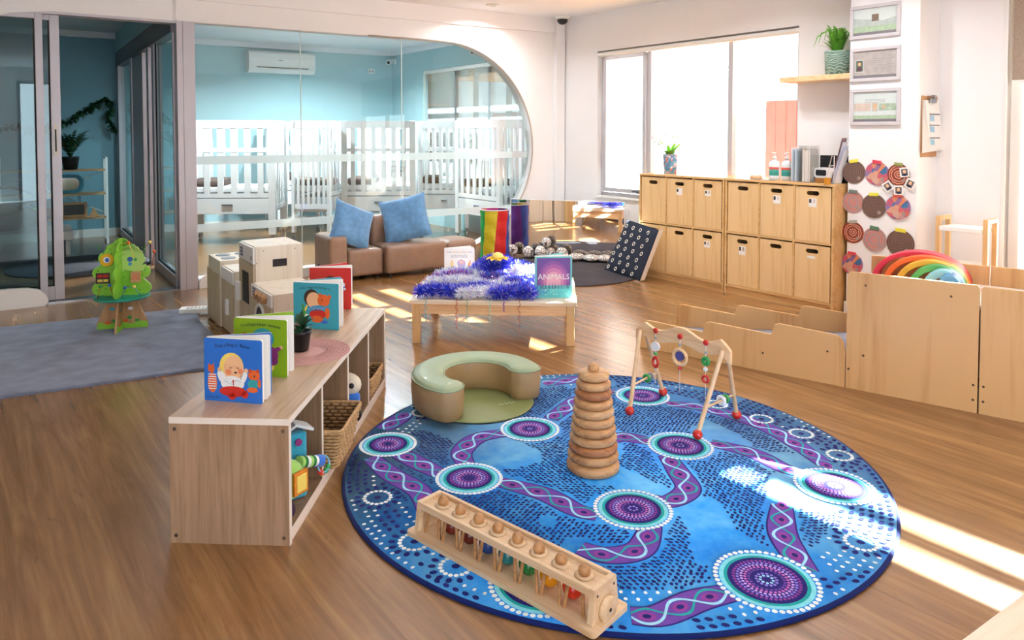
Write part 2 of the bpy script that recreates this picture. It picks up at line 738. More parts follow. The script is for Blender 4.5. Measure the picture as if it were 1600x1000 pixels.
leaf('door_2', -6.5, -4.905, -.04, .05, m_gld)
leaf('door_3', -6.2, -4.795, -.095, .065, m_gld, rail=.12, handle=True)
w = MB(MU)
w.b2((-6.6, 2.2, -.125), (-3.976, 2.222, -.001), m_post)
struct('trim_8', w)
w = MB(MU)
w.b2((-6.6, 0, -.125), (-3.976, .01, -.02), m_steel)
struct('trim_9', w)

# partition between change room and sleeping room
Pp = SP(3.95, 0, .12)
Pe = Vector((-4.84, 9.38, 0))
RZP = ang(Pp, Pe)
MP = Matrix.Translation(Pp) @ Matrix.Rotation(RZP, 4, 'Z')
LP = (Pe - Pp).length
pr = thing('door_4', None, None)
pr['kind'] = 'structure'
f = MB(MP)
f.b2((0, -.05, 2.14), (LP, .05, 2.32), pm('header_grey', '#77757b', .4, metal=.2))
for a0, a1 in ((.0, .03), (1.0, 1.09), (1.30, 1.42), (2.5, 2.62), (3.7, LP)):
    f.b2((a0, -.04, 0), (a1, .04, 2.14), m_post)
f.b2((0.0, -.04, 0), (1.1, .04, .09), m_post)
f.b2((2.5, -.04, 0), (LP, .04, .09), m_post)
f.build('door_frame', pr, bevel=.003)
f = MB(MP)
f.b2((1.72, -.035, .01), (2.45, .035, 2.13), m_post)
f.build('door_leaf', pr, bevel=.004)
f = MB(MP)
f.b2((.03, -.003, .09), (1.0, .003, 2.14), m_gld)
f.b2((2.62, -.003, .09), (3.7, .003, 2.14), m_gld)
f.build('door_pane', pr)
f = MB(MP)
f.b2((.03, .01, .09), (.045, .022, 2.14), m_dark)
f.b2((.985, .01, .09), (1.0, .022, 2.14), m_dark)
f.b2((2.62, .01, .09), (2.66, .022, 2.14), m_dark)
f.b2((.03, .01, .09), (1.0, .022, .105), m_dark)
f.b2((2.62, .01, .09), (3.7, .022, .105), m_dark)
f.build('gasket', pr)
w = MB(MP)
w.b2((0, -.05, 2.32), (LP, .05, CEIL), m_blue)
struct('wall_partition', w)

# back walls of the inner rooms
Bc = Vector((-1.65, 11.37, 0))
MBk = upM(Bc, RZU)
w = MB(MBk)
w.b2((-3.80, 0, -.12), (.4, CEIL, 0), m_blue)
struct('wall_back', w)
m_blue_dim = pm('blue_paint_dimmed', '#78a5b5', .6, var=.02, vs=2)  # same blue paint, darkened: the room's dimness is put into the colour
w = MB(MBk)
w.b2((-8.2, 0, -.12), (-3.8005, CEIL, 0), m_blue_dim)
struct('wall_change_room_back', w)
w = MB(MBk)
w.b2((-8.2, 0, .0005), (.0, .1, .015), m_white)
struct('baseboard_back', w)
w = MB(MBk)
w.prism([(-8.2, CEIL - .075), (0, CEIL - .075), (0, CEIL), (-8.2, CEIL)], .0005, .05, m_ceil)
struct('trim_10', w)
w = MB(MW)
wb(w, 5.48, 1.66, CEIL - .075, CEIL, m_ceil, .0005, .05)
struct('trim_11', w)
# change room left wall, main room left wall
Lq = SP(7.2)
e = Vector((-.548, .837, 0))
w = MB()
for a, b_ in ((Lq, Lq + e * 4.2),):
    M = Matrix.Translation(a) @ Matrix.Rotation(ang(a, b_), 4, 'Z')
    w2 = MB(M)
    w2.b2((-.1, 0, 0), (4.4, .12, CEIL), m_blue_dim)
    struct('wall_change_room_left', w2)
a = SP(7.2)
M = Matrix.Translation(a) @ Matrix.Rotation(RZW, 4, 'Z')
w2 = MB(M)
w2.b2((0, -.12, 0), (7.6, 0, CEIL), m_wall)
struct('wall_left', w2)

# lights recessed in the ceilings
m_led = emis('led_disc', (1.0, .98, .96, 1), 14.0)
def downlight(x, y, power, label, z=CEIL, grp='recessed ceiling downlights'):
    r = thing('ceiling_downlight', label, 'ceiling light', (x, y, z), 0, grp)
    m = MB()
    m.lathe([(.062, -.004), (.058, -.010), (.045, -.012), (.040, -.006), (.040, -.0005), (.062, -.0005)], m_white, n=24)
    m.build('trim_ring', r)
    m = MB()
    m.lathe([(.0, -.0035), (.039, -.0035)], m_led, n=24)
    m.build('diffuser', r)
    l = bpy.data.lights.new('downlight', 'AREA')
    l.shape = 'DISK'
    l.size = .075
    l.energy = power
    l.color = (.94, .97, 1.0)
    l.spread = R(150)
    lo = bpy.data.objects.new('downlight_lamp', l)
    col.objects.link(lo)
    lo.parent = r
    lo.location = (0, 0, -.016)

# wall behind the camera, glazed on its right-hand side
MBh = upM(WP(-8.2, 0), math.atan2(-WN.y, -WN.x))
w = MB(MBh)
w.b2((-.15, 0, -.12), (3.1, CEIL, 0), m_wall)
w.b2((3.1, 2.3, -.12), (5.9, CEIL, 0), m_wall)
w.b2((5.9, 0, -.12), (9.5, CEIL, 0), m_wall)
struct('wall_behind_camera', w)
w = MB(MBh)
for x in (3.1, 4.0, 4.92, 5.85):
    w.b2((x, 0, -.09), (x + .05, 2.3, -.03), m_alu)
w.b2((3.1, 2.25, -.09), (5.9, 2.3, -.03), m_alu)
struct('window_4', w)
# ================================================================== OUTSIDE
m_timber = wood('blocker_timber', '#b08a63', '#8a6744', 'X', 1.0, .7)
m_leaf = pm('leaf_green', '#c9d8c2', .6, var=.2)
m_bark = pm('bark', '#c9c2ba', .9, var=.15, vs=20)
m_ground = pm('pale_paving', '#dedbd6', .9, var=.05)
w = MB()
pts = [WP(14, -.15), WP(-12, -.15), WP(-12, -16), WP(14, -16)]
w.prism([(p.x, p.y) for p in pts], -.12, -.02, m_ground)
o = w.build('courtyard_ground')
tag(o, kind='structure')

# added sun blocker, unseen: solid roof, then open battens, then solid again
MWo = upM(W0, RZW)
r = thing('sun_blocker_roof', 'added unseen timber roof with open battens, cutting the sun outside the windows', 'roof', (0, 0, 0))
VZ = 2.72
K = math.tan(R(26.9))
def vb(mb, q_hi, q_lo, x0=-9, x1=9.5, mat=m_timber, th=.04):
    """deck strip whose shade falls between q_lo and q_hi from the wall"""
    d0, d1 = VZ / K - q_hi, VZ / K - q_lo
    mb.b2((x0, VZ, -d1), (x1, VZ + th, -d0), mat)
w = MB(MWo)
w.b2((-9, VZ, -(VZ / K - 3.2)), (9.5, VZ + .06, -.16), m_timber)
w.build('blocker_panel', r)
w = MB(MWo)
vb(w, 2.785, 2.295, 1.9, 9.5)
w.build('blocker_panel', r)
for q1, q0 in ((3.0, 2.91), (2.785, 2.62), (2.48, 2.45), (2.385, 2.36)):
    w = MB(MWo)
    vb(w, q1, q0, -9, 9.5 if q1 > 2.9 else 1.9)
    w.build('batten', r)
w = MB(MWo)
vb(w, 2.295, 1.7, -9, 1.9)
w.build('blocker_panel', r)
w = MB(MWo)
vb(w, 2.295, -.4, 1.9, 9.5)
w.build('blocker_panel', r)
for k, x in enumerate((-8.5, -3.9, 2.4, 9.0)):
    w = MB(MWo)
    w.b2((x - .05, -.02, -3.6), (x + .05, VZ, -3.5), m_white)
    w.build('post', r)

# red board fence, seen pale through the glass
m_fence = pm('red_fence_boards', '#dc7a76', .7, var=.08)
fr_ = thing('board_fence', 'red vertical board fence seen through the right end of the window', 'fence', (0, 0, 0))
w = MB(MWo)
for k in range(14):
    x = .33 + k * .112
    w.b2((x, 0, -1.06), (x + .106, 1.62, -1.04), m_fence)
w.build('boards', fr_)
w = MB(MWo)
w.b2((.33, .3, -1.10), (1.89, .36, -1.061), m_fence)
w.b2((.33, 1.2, -1.10), (1.89, 1.26, -1.061), m_fence)
w.build('rail', fr_)

def leafclump(mb, cx, rad, n, size, mat, sq=1.0, rnd=random):
    for _ in range(n):
        d = Vector((rnd.gauss(0, 1), rnd.gauss(0, 1), rnd.gauss(0, 1))).normalized() * rad * (rnd.random() ** .4)
        p = Vector(cx) + Vector((d.x, d.y, d.z * sq))
        a = Vector((rnd.gauss(0, 1), rnd.gauss(0, 1), rnd.gauss(0, .6))).normalized()
        b_ = a.orthogonal().normalized()
        s = size * rnd.uniform(.6, 1.3)
        mb.add([p, p + a * s * .5 + b_ * s * .3, p + a * s, p + a * s * .5 - b_ * s * .3], [(0, 1, 2, 3)], mat)

# garden trees and plants in the courtyard
for k, (t, q, h, lab) in enumerate(((.2, -6.0, 3.4, 'garden tree with a thin trunk outside the middle pane'),
                                     (-3.2, -6.6, 3.8, 'garden tree in the courtyard beyond the end of the red fence'),
                                     (3.9, -5.5, 3.6, 'garden tree outside the sleeping room window'))):
    p = WP(t, q)
    rt = thing('garden_tree', lab, 'tree', (p.x, p.y, -.02), 0, 'trees in the courtyard')
    w = MB()
    w.tube([(0, 0, 0), (.05, .02, h * .4), (-.03, .05, h * .75), (.02, 0, h)], .05, m_bark, rr=[.07, .055, .04, .02])
    for a in range(5):
        th = a * 1.3
        w.tube([(0, 0, h * .5 + a * .1), (.5 * math.cos(th), .5 * math.sin(th), h * .72 + a * .08)], .02, m_bark, rr=[.03, .012])
    w.build('trunk', rt)
    w = MB()
    rr = random.Random(k)
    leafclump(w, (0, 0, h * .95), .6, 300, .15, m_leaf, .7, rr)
    w.build('foliage', rt)
for k, (t, q, h, lab) in enumerate(((.62, -.55, .95, 'spiky green plant just outside the window left of the centre frame'),
                                     (.0, -.7, .85, 'low leafy garden plant outside the window right of the centre frame'))):
    p = WP(t, q)
    rt = thing('garden_plant', lab, 'plant', (p.x, p.y, -.02), 0)
    w = MB()
    rr = random.Random(20 + k)
    for a in range(34):
        th = rr.uniform(0, 2 * PI)
        L = rr.uniform(.25, .42)
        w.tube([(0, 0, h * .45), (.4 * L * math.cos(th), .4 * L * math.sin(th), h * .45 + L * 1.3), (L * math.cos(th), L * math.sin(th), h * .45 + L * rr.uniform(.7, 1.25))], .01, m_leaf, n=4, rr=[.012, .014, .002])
    w.build('foliage', rt)
    w = MB()
    w.lathe([(.14, 0), (.18, h * .45), (.16, h * .45), (.15, h * .42)], pm('terracotta', '#b5714f', .8), n=20)
    w.build('pot', rt)
# blind rolls
m_blind = pm('linen_blind', '#a79788', .9, var=.12, vs=90)
m_head = pm('blind_head_grey', '#8b8785', .5, var=.02)
r = thing('roller_blind', 'rolled-up white roller blind along the head of the wide window', 'blind', (0, 0, 0))
w = MB(MW)
w.cyl((-.985, 2.125, -.028), (1.305, 2.125, -.028), .026, m_white, n=18)
w.build('fabric_roll', r)
w = MB(MW)
w.b2((-.983, 2.152, -.05), (1.303, 2.1605, -.001), m_head)
w.build('headrail', r)
w = MB(MW)
w.tube([(-.93, 2.12, -.005), (-.93, 1.5, -.004), (-.93, 1.0, -.005)], .0025, m_white, n=5)
w.build('bead_chain', r)
r = thing('roller_blind', 'beige linen roller blind half lowered over the far right glass door', 'blind', (0, 0, 0))
w = MB(MW)
w.b2((2.775, 1.64, -.03), (5.5, 2.31, -.027), m_blind)
w.build('fabric', r)
w = MB(MW)
w.b2((2.775, 1.615, -.038), (5.5, 1.64, -.019), m_white)
w.build('bottom_rail', r)
w = MB(MW)
w.cyl((2.80, 2.27, -.03), (5.54, 2.27, -.03), .028, m_blind, n=16)
w.build('fabric_roll', r)
m_screen = glassmat('screen_fabric', (.27, .29, .29), 1.0, gl=.3, haze=.2, hazec=(.62, .66, .66))
r = thing('screen_blind', 'grey see-through screen blind lowered over the sleeping room window', 'blind', (0, 0, 0))
w = MB(MW)
wb(w, 4.50, 2.30, .70, 2.15, m_screen, -.045, -.0445)
w.build('fabric', r)
w = MB(MW)
wb(w, 4.53, 2.27, 2.15, 2.195, m_white, -.06, .01)
w.build('headrail', r)
w = MB(MW)
wb(w, 4.50, 2.30, .68, .70, m_white, -.05, -.04)
w.build('bottom_rail', r)
# ================================================================== ROUND RUG WITH DOT PATTERN
RC = Vector((.423, 2.890, 0))
RR = 1.024
m_rugb, nt, b = newmat('rug_blue_pile')
v = coords(nt)
n1 = noise(nt, v, 2.3, 4, .6, .6)
n2 = noise(nt, v, 26, 3, .6)
c1_ = ramp(nt, n1, [(.34, c('#1d88f2')), (.5, c('#34a6fb')), (.66, c('#7cd0ff'))])
c2_ = ramp(nt, n2, [(.3, c('#1f86f0')), (.7, c('#70c6ff'))])
nt.links.new(mixc(nt, .35, c1_, c2_), b.inputs['Base Color'])
b.inputs['Roughness'].default_value = .95
b.inputs['Specular IOR Level'].default_value = .2
b.inputs['Sheen Weight'].default_value = .16
b.inputs['Sheen Roughness'].default_value = .4
bump(nt, b, noise(nt, v, 500, 2), .3, .002)
def rm(n, h):
    return pm('rug_' + n, h, .95, var=.10, vs=40, spec=.2, sheen=.05)
m_r = dict(navy=rm('navy', '#101a6c'), edge=rm('edge', '#0d1d5c'), white=rm('white', '#e6f3fb'), cyan=rm('cyan', '#7fdcee'),
           teal=rm('teal', '#17a3a6'), purple=rm('purple', '#6a44a6'), deep=rm('deep', '#2b1c74'), mag=rm('magenta', '#8d3c98'),
           vio=rm('violet', '#8d7fe0'), sky=rm('sky', '#9fdcfa'), lil=rm('lilac', '#c3a4e8'), lb=rm('light_blue', '#2f8ee6'), pink=rm('pink', '#c86fc4'))
rug = MB()
rug.lathe([(RR - .004, 0), (RR, .004), (RR - .002, .010), (RR - .012, .012)], m_r['edge'], n=128)
rug.lathe([(RR - .012, .012), (0, .0125)], m_rugb, n=128)

def L(x, y):
    p = G(x, y, .012)
    return (p.x - RC.x, p.y - RC.y)

rings = []
for x, y, r in ((578, 693, .118), (733, 748, .125), (828, 671, .128), (989, 796, .134), (1063, 697, .133), (1004, 619, .13),
                (1304, 760, .14), (1208, 915, .148), (842, 918, .15)):
    q = L(x, y)
    rings.append((q[0], q[1], r))
# keep rings on the rug
rings = [(x, y, r) if math.hypot(x, y) + r < RR - .012 else
         (x * (RR - .014 - r) / math.hypot(x, y), y * (RR - .014 - r) / math.hypot(x, y), r) for x, y, r in rings]

def smoothpath(pts, n=14):
    out = []
    P = [pts[0]] + list(pts) + [pts[-1]]
    for i in range(1, len(P) - 2):
        p0, p1, p2, p3 = P[i - 1], P[i], P[i + 1], P[i + 2]
        for k in range(n):
            t = k / n
            out.append(tuple(.5 * ((2 * p1[j]) + (-p0[j] + p2[j]) * t + (2 * p0[j] - 5 * p1[j] + 4 * p2[j] - p3[j]) * t * t + (-p0[j] + 3 * p1[j] - 3 * p2[j] + p3[j]) * t ** 3) for j in range(2)))
    out.append(tuple(pts[-1]))
    return out

ribpx = [
    [(780, 753), (850, 772), (900, 797), (935, 806)],
    [(800, 675), (748, 684), (722, 706), (728, 726)],
    [(610, 700), (650, 722), (690, 742)],
    [(580, 715), (612, 742), (655, 768), (668, 800)],
    [(1018, 820), (1000, 858), (950, 868), (905, 856)],
    [(1042, 712), (1060, 738), (1075, 765), (1045, 784), (1010, 778)],
    [(1110, 692), (1175, 708), (1225, 732), (1262, 742)],
    [(1044, 630), (1110, 640), (1190, 665), (1245, 695), (1292, 728)],
    [(1222, 790), (1222, 830), (1238, 862), (1262, 895)],
    [(1150, 925), (1090, 938), (1030, 962), (985, 962)],
    [(596, 672), (630, 650), (668, 618)],
    [(860, 655), (885, 637), (912, 622), (965, 612)],
    [(850, 600), (905, 593), (950, 600)],
    [(1015, 690), (975, 683), (955, 688)],
]
ribs = []
for pxs in ribpx:
    P = smoothpath([L(*p) for p in pxs], 12)
    P = [p for p in P if math.hypot(*p) < RR - .05]
    if len(P) > 3:
        ribs.append(P)

def strip(P, off, wd, z, mat, shape=None):
    n = len(P)
    vs = []
    for i, p in enumerate(P):
        a, b_ = P[max(0, i - 1)], P[min(n - 1, i + 1)]
        d = (b_[0] - a[0], b_[1] - a[1])
        l = math.hypot(*d) or 1
        nx, ny = -d[1] / l, d[0] / l
        o = off[i] if isinstance(off, list) else off
        w_ = wd * (shape[i] if shape else 1)
        vs += [(p[0] + nx * (o + w_), p[1] + ny * (o + w_), z), (p[0] + nx * (o - w_), p[1] + ny * (o - w_), z)]
    rug.add(vs, [(2 * i, 2 * i + 1, 2 * i + 3, 2 * i + 2) for i in range(n - 1)], mat)

def resample(P, step):
    out = [P[0]]
    acc = 0
    for i in range(1, len(P)):
        a, b_ = P[i - 1], P[i]
        l = math.hypot(b_[0] - a[0], b_[1] - a[1])
        while acc + l >= step:
            t = (step - acc) / l
            a = (a[0] + (b_[0] - a[0]) * t, a[1] + (b_[1] - a[1]) * t)
            out.append(a)
            l = math.hypot(b_[0] - a[0], b_[1] - a[1])
            acc = 0
        acc += l
    return out

RW = .043
for k, P in enumerate(ribs):
    Q = resample(P, .006)
    n = len(Q)
    strip(Q, 0, RW + .006, .0128, m_r['deep'], [min(1, .75 + .25 * math.sin(PI * i / n)) for i in range(n)])
    strip(Q, 0, RW, .0131, m_r['purple'], [min(1, .75 + .25 * math.sin(PI * i / n)) for i in range(n)])
    per = .105
    ph = .6 * k
    s1 = [.031 * math.sin(2 * PI * i * .006 / (2 * per) + ph) for i in range(n)]
    s2 = [-q for q in s1]
    for i in range(n):
        t = i * .006 / per + ph / PI
        if abs((t % 1) - .5) < .006 / per * .5:
            a = math.atan2(Q[min(n - 1, i + 2)][1] - Q[max(0, i - 2)][1], Q[min(n - 1, i + 2)][0] - Q[max(0, i - 2)][0])
            rug.ell(Q[i][0], Q[i][1], .026, .017, .0134, m_r['mag'], 14, a)
            rug.ell(Q[i][0], Q[i][1], .012, .009, .0137, m_r['navy'], 10, a)
    strip(Q, s2, .0045, .0138, m_r['teal'])
    strip(Q, s1, .0052, .0141, m_r['sky'])

def ringdots(cx, cy, r, n, dr, mat, z, ph=0.0, el=1.0):
    for i in range(n):
        t = 2 * PI * i / n + ph
        rug.ell(cx + r * math.cos(t), cy + r * math.sin(t), dr * el, dr, z, mat, 8, t)

for x, y, r in rings:
    rug.ell(x, y, r, r, .0144, m_r['lb'], 48)
    ringdots(x, y, r - .006, 46, .0082, m_r['white'], .0150, 0, 1.0)
    rug.ell(x, y, r - .016, r - .016, .0147, m_r['cyan'], 48)
    rug.ell(x, y, r - .029, r - .029, .0150, m_r['teal'], 48)
    rug.ell(x, y, r - .039, r - .039, .0153, m_r['deep'], 40)
    rr_in = r - .046
    cols = ['navy', 'mag', 'vio', 'lil', 'pink', 'purple', 'navy', 'vio', 'sky']
    kk = 0
    q = rr_in
    while q > .008:
        n = max(5, int(2 * PI * q / .0125))
        ringdots(x, y, q, n, .0046, m_r[cols[kk % len(cols)]], .0157, kk * .3, 1.05)
        q -= .0105
        kk += 1
    rug.ell(x, y, .006, .006, .0158, m_r['navy'], 8)

def dist_poly(p, P):
    return min(math.hypot(p[0] - a[0], p[1] - a[1]) for a in P[::3])

rribs = [resample(P, .02) for P in ribs]
def free(p, pad=.0):
    for x, y, r in rings:
        if math.hypot(p[0] - x, p[1] - y) < r + .014 + pad:
            return False
    for P in rribs:
        for a in P:
            if abs(p[0] - a[0]) < .07 and abs(p[1] - a[1]) < .07 and math.hypot(p[0] - a[0], p[1] - a[1]) < RW + .016 + pad:
                return False
    return True

from mathutils import noise as mn
rnd = random.Random(3)
# small motif circles around the rim
motifs = []
for mx_, my_ in ((590, 778), (606, 842), (702, 918), (1312, 712), (1252, 678), (1372, 775), (1190, 655), (1108, 978), (1345, 848), (1322, 915), (1120, 632)):
    q = L(mx_, my_)
    if math.hypot(*q) < RR - .07 and all(math.hypot(q[0] - x, q[1] - y) > r + .05 for x, y, r in rings):
        motifs.append(q)
for k in range(30):
    t = 2 * PI * k / 30 + .08
    for rho in (RR - .115,):
        p = (rho * math.cos(t), rho * math.sin(t))
        ok = all(math.hypot(p[0] - x, p[1] - y) > r + .085 for x, y, r in rings) and free(p, .02)
        ok = ok and all(math.hypot(p[0] - a, p[1] - b_) > .19 for a, b_ in motifs)
        if ok:
            motifs.append(p)
for (x, y) in motifs:
    rug.ell(x, y, .013, .012, .0140, m_r['navy'], 10)
    ringdots(x, y, .046, 17, .0078, m_r['white'], .0140)
    for i in range(14):
        t = 2 * PI * i / 14
        p = (x + .071 * math.cos(t), y + .071 * math.sin(t))
        if math.hypot(*p) < RR - .02 and free(p, -.01):
            rug.ell(p[0], p[1], .0128, .0095, .0140, m_r['navy'], 8, t)
# dash fields
st = .0192
N = int(RR / st) + 1
for i in range(-N, N + 1):
    for j in range(-N, N + 1):
        p = (i * st + (j % 2) * st * .5 + rnd.uniform(-.003, .003), j * st * .86 + rnd.uniform(-.003, .003))
        d = math.hypot(*p)
        if d > RR - .19 or not free(p):
            continue
        nz = mn.noise(Vector((p[0] * 2.7 + 3.1, p[1] * 2.7 - 1.7, .3)))
        if nz > -.24:
            a = mn.noise(Vector((p[0] * 1.5, p[1] * 1.5, 4.0))) * 4
            s = rnd.uniform(.8, 1.15)
            rug.ell(p[0], p[1], .0082 * s, .0052 * s, .0140, m_r['navy'], 7, a)
# rim: alternating arcs of dark and white dots
for k, rho in enumerate((RR - .028, RR - .056, RR - .086, RR - .116, RR - .147, RR - .177)):
    n = int(2 * PI * rho / .034)
    for i in range(n):
        t = 2 * PI * i / n + k * .013
        p = (rho * math.cos(t), rho * math.sin(t))
        if not free(p) or any(math.hypot(p[0] - a, p[1] - b_) < .086 for a, b_ in motifs):
            continue
        nz = mn.noise(Vector((p[0] * 5 + k * .37, p[1] * 5, 7.7)))
        if nz > .08:
            rug.ell(p[0], p[1], .0072, .0056, .0140, m_r['white'], 8, t)
        elif nz < -.02:
            rug.ell(p[0], p[1], .0118, .0085, .0140, m_r['navy'], 8, t + 1.2)
ro = rug.build('round_rug', None, (RC.x, RC.y, 0))
tag(ro, 'large round blue rug with dotted rings and purple winding bands', 'rug')
RT = .0163   # top of rug

# ================================================================== STACKING RINGS
st_ = G(927, 733)
st_ = Vector((.360, 2.800, RT))
r = thing('stacking_tower', 'tall wooden ring stacking tower standing on the round blue rug', 'stacking toy', st_)
woods = [wood('ring_wood_%d' % k, a, b_, 'X', 1.6, .45, .6) for k, (a, b_) in enumerate((('#cfa06e', '#9a683f'), ('#b57a4c', '#7d4b2d'), ('#cfa576', '#a06e45'), ('#d4ab7c', '#ad7c50')))]
w = MB()
w.lathe([(.094, 0), (.1, .006), (.101, .02), (.096, .034), (.085, .04), (.02, .04), (.018, .40), (0, .40)], woods[0], n=40)
w.build('base', r)
z = .041
radii = [.0975, .094, .0905, .0865, .083, .079, .075, .071, .067, .061]
for k, q in enumerate(radii):
    h = .0335
    rt = h / 2
    prof = []
    for i in range(13):
        a = -PI / 2 + PI * i / 12
        prof.append((q - rt * .95 + rt * .95 * math.cos(a), h / 2 + rt * math.sin(a)))
    prof = [(.019, 0)] + prof + [(.019, h)]
    w = MB()
    w.lathe(prof, woods[[0, 1, 2, 0, 2, 3, 0, 1, 2, 3][k]], (0, 0, z), n=40)
    w.build('ring', r)
    z += h + .0004
w = MB()
w.ball((0, 0, z + .008), .0215, woods[2], 20)
w.build('knob', r)

# ================================================================== ROLLER BALL TOY
pa, pb = Vector((-.299, 2.337, 0)), Vector((.240, 1.848, 0))
RZT = ang(pa, pb)
TL = (pb - pa).length
pc = (pa + pb) / 2
r = thing('peg_roller_toy', 'long wooden trough toy with round knobs and coloured balls on the rug', 'wooden toy', (pc.x + .055, pc.y + .06, RT), RZT)
m_toy = wood('toy_maple', '#e3c8a4', '#cfa97f', 'X', .8, .42, .3)
TW = .165
w = MB()
w.prism(rrect(-TL / 2, -TW / 2, TL / 2, TW / 2, .012, 4), 0, .014, m_toy)
w.build('base', r, bevel=.003)
EX = TL / 2 - .028
TH_ = .104
for s in (-1, 1):
    w = MB()
    prof = [(-.062, .0), (-.05, TH_), (.05, TH_), (.062, .0)]
    M = Matrix.Translation((s * EX - .008, 0, .014)) @ Matrix(((0, 0, 1, 0), (1, 0, 0, 0), (0, 1, 0, 0), (0, 0, 0, 1)))
    w.prism([(p[0], p[1] - (0.014 if p[1] > 0 else 0)) for p in prof], 0, .016, m_toy, M)
    for yy in (-.038, .038):
        w.cyl((s * EX + s * .0085, yy, TH_ - .02), (s * EX + s * .0092, yy, TH_ - .02), .004, pm('screw', '#5a4a3c', .4, metal=.6), n=10)
    w.build('end_panel', r, bevel=.003)
w = MB()
hx = (EX - .008)
w.b2((-hx, -.052, TH_ - .022), (hx, -.040, TH_), m_toy)
w.build('rail', r, bevel=.002)
w = MB()
w.b2((-hx, .040, TH_ - .022), (hx, .052, TH_), m_toy)
w.build('rail', r, bevel=.002)
w = MB()
w.b2((-hx, -.0395, TH_ - .022), (hx, .0395, TH_ - .010), m_toy)
w.build('top_board', r)
nb = 8
bx = [-hx + .052 + i * (2 * hx - .104) / (nb - 1) for i in range(nb)]
m_knob = wood('toy_knob', '#b98a5c', '#96683f', 'X', 2, .35, .5)
for x in bx:
    w = MB()
    w.lathe([(.026, 0), (.028, .002), (.018, .004), (.0, .004)], m_toy, (x, 0, TH_ - .010), n=24)
    w.build('knob_ring', r)
    w = MB()
    w.ball((x, 0, TH_ + .004), .0175, m_knob, 18)
    w.build('knob', r)
for i in range(nb + 0):
    x = bx[i]
    for sx, sl in ((-.024, -.008), (.022, .010)):
        w = MB()
        w.cyl((x + sx, -.040, TH_ - .02), (x + sx + sl - .002, -.046, .014), .0052, m_knob, n=10)
        w.build('peg', r)
cols_ = ['#7a1d16', '#6b1712', '#1b3f86', '#157a86', '#12803c', '#e79a12', '#d9331e', '#9c1612']
for i in range(nb):
    xx = (bx[i] + bx[i + 1]) / 2 if i < nb - 1 else bx[i] + .035
    if i == nb - 1:
        continue
    w = MB()
    w.ball((xx, .002, .045), .030, pm('ball_%d' % i, cols_[i], .25, var=.03, coat=.4), 20)
    w.build('coloured_ball', r)
w = MB()
M = Matrix.Translation((EX + .009, 0, .036)) @ Matrix(((0, 0, 1, 0), (1, 0, 0, 0), (0, 1, 0, 0), (0, 0, 0, 1)))
w.lathe([(.033, 0), (.034, .003), (.034, .011), (.031, .014), (0, .014)], m_toy, n=32, M=M)
w.build('turning_disc', r)
w = MB()
w.cyl((EX + .0232, 0, .036), (EX + .0245, 0, .036), .005, m_dark, n=10)
w.build('bolt', r)

# ================================================================== C-SHAPED FLOOR CUSHION
m_sage = pm('sage_vinyl', '#9cae8c', .42, var=.07, vs=9, bmp=.25, bs=14, coat=.15)
m_tan = pm('tan_vinyl', '#ab8d63', .45, var=.08, vs=7, bmp=.3, bs=12, coat=.1)
m_olive = pm('olive_vinyl', '#7f8a55', .45, var=.05)
cc = Vector((-.105, 3.50, RT))
r = thing('horseshoe_cushion', 'sage and tan C-shaped padded floor cushion at the rug edge', 'cushion', cc)
RO, RI, HC = .312, .160, .150
def csec(a0, a1, n, ro, ri, pad=0):
    mid, hw = (ro + ri) / 2, (ro - ri) / 2
    out, inn = [], []
    for i in range(n + 1):
        a = a0 + (a1 - a0) * i / n
        out.append((ro * math.cos(a), ro * math.sin(a)))
        inn.append((ri * math.cos(a), ri * math.sin(a)))
    cap1 = []
    for i in range(1, 12):
        b_ = PI * i / 12
        # rounded end at a1
        cx, cy = mid * math.cos(a1), mid * math.sin(a1)
        e1 = (math.cos(a1), math.sin(a1))
        e2 = (-math.sin(a1), math.cos(a1))
        cap1.append((cx + hw * math.cos(b_) * e1[0] + hw * .75 * math.sin(b_) * e2[0], cy + hw * math.cos(b_) * e1[1] + hw * .75 * math.sin(b_) * e2[1]))
    cap0 = []
    for i in range(1, 12):
        b_ = PI * i / 12
        cx, cy = mid * math.cos(a0), mid * math.sin(a0)
        e1 = (math.cos(a0), math.sin(a0))
        e2 = (math.sin(a0), -math.cos(a0))
        cap0.append((cx - hw * math.cos(b_) * e1[0] + hw * .75 * math.sin(b_) * e2[0], cy - hw * math.cos(b_) * e1[1] + hw * .75 * math.sin(b_) * e2[1]))
    return out + cap1 + list(reversed(inn)) + cap0
A_0, A_1 = R(14), R(240)
o0 = csec(A_0, A_1, 40, RO, RI)
cen = [((RO + RI) / 2 * math.cos(A_0 + (A_1 - A_0) * .5), 0)]
def inset(poly, d):
    n = len(poly)
    out = []
    for i in range(n):
        a, b_, c_ = poly[i - 1], poly[i], poly[(i + 1) % n]
        dx, dy = c_[0] - a[0], c_[1] - a[1]
        l = math.hypot(dx, dy) or 1
        out.append((b_[0] - dy / l * d, b_[1] + dx / l * d))
    return out
def loft(mb, layers, mat, top=None, topmat=None):
    n = len(layers[0][0])
    vs = []
    for poly, z_ in layers:
        vs += [(p[0], p[1], z_) for p in poly]
    fs = []
    for k in range(len(layers) - 1):
        for i in range(n):
            j = (i + 1) % n
            fs.append((k * n + i, k * n + j, (k + 1) * n + j, (k + 1) * n + i))
    mb.add(vs, fs, mat, True)
    if top:
        pl, z_ = layers[-1]
        mb.add([(p[0], p[1], z_) for p in pl], [tuple(range(n))], topmat or mat)
w = MB()
loft(w, [(inset(o0, .012), 0), (inset(o0, .002), .012), (o0, .05), (inset(o0, -.003), .09), (o0, .13), (inset(o0, .003), HC - .012)], m_tan)
w.build('side_band', r)
w = MB()
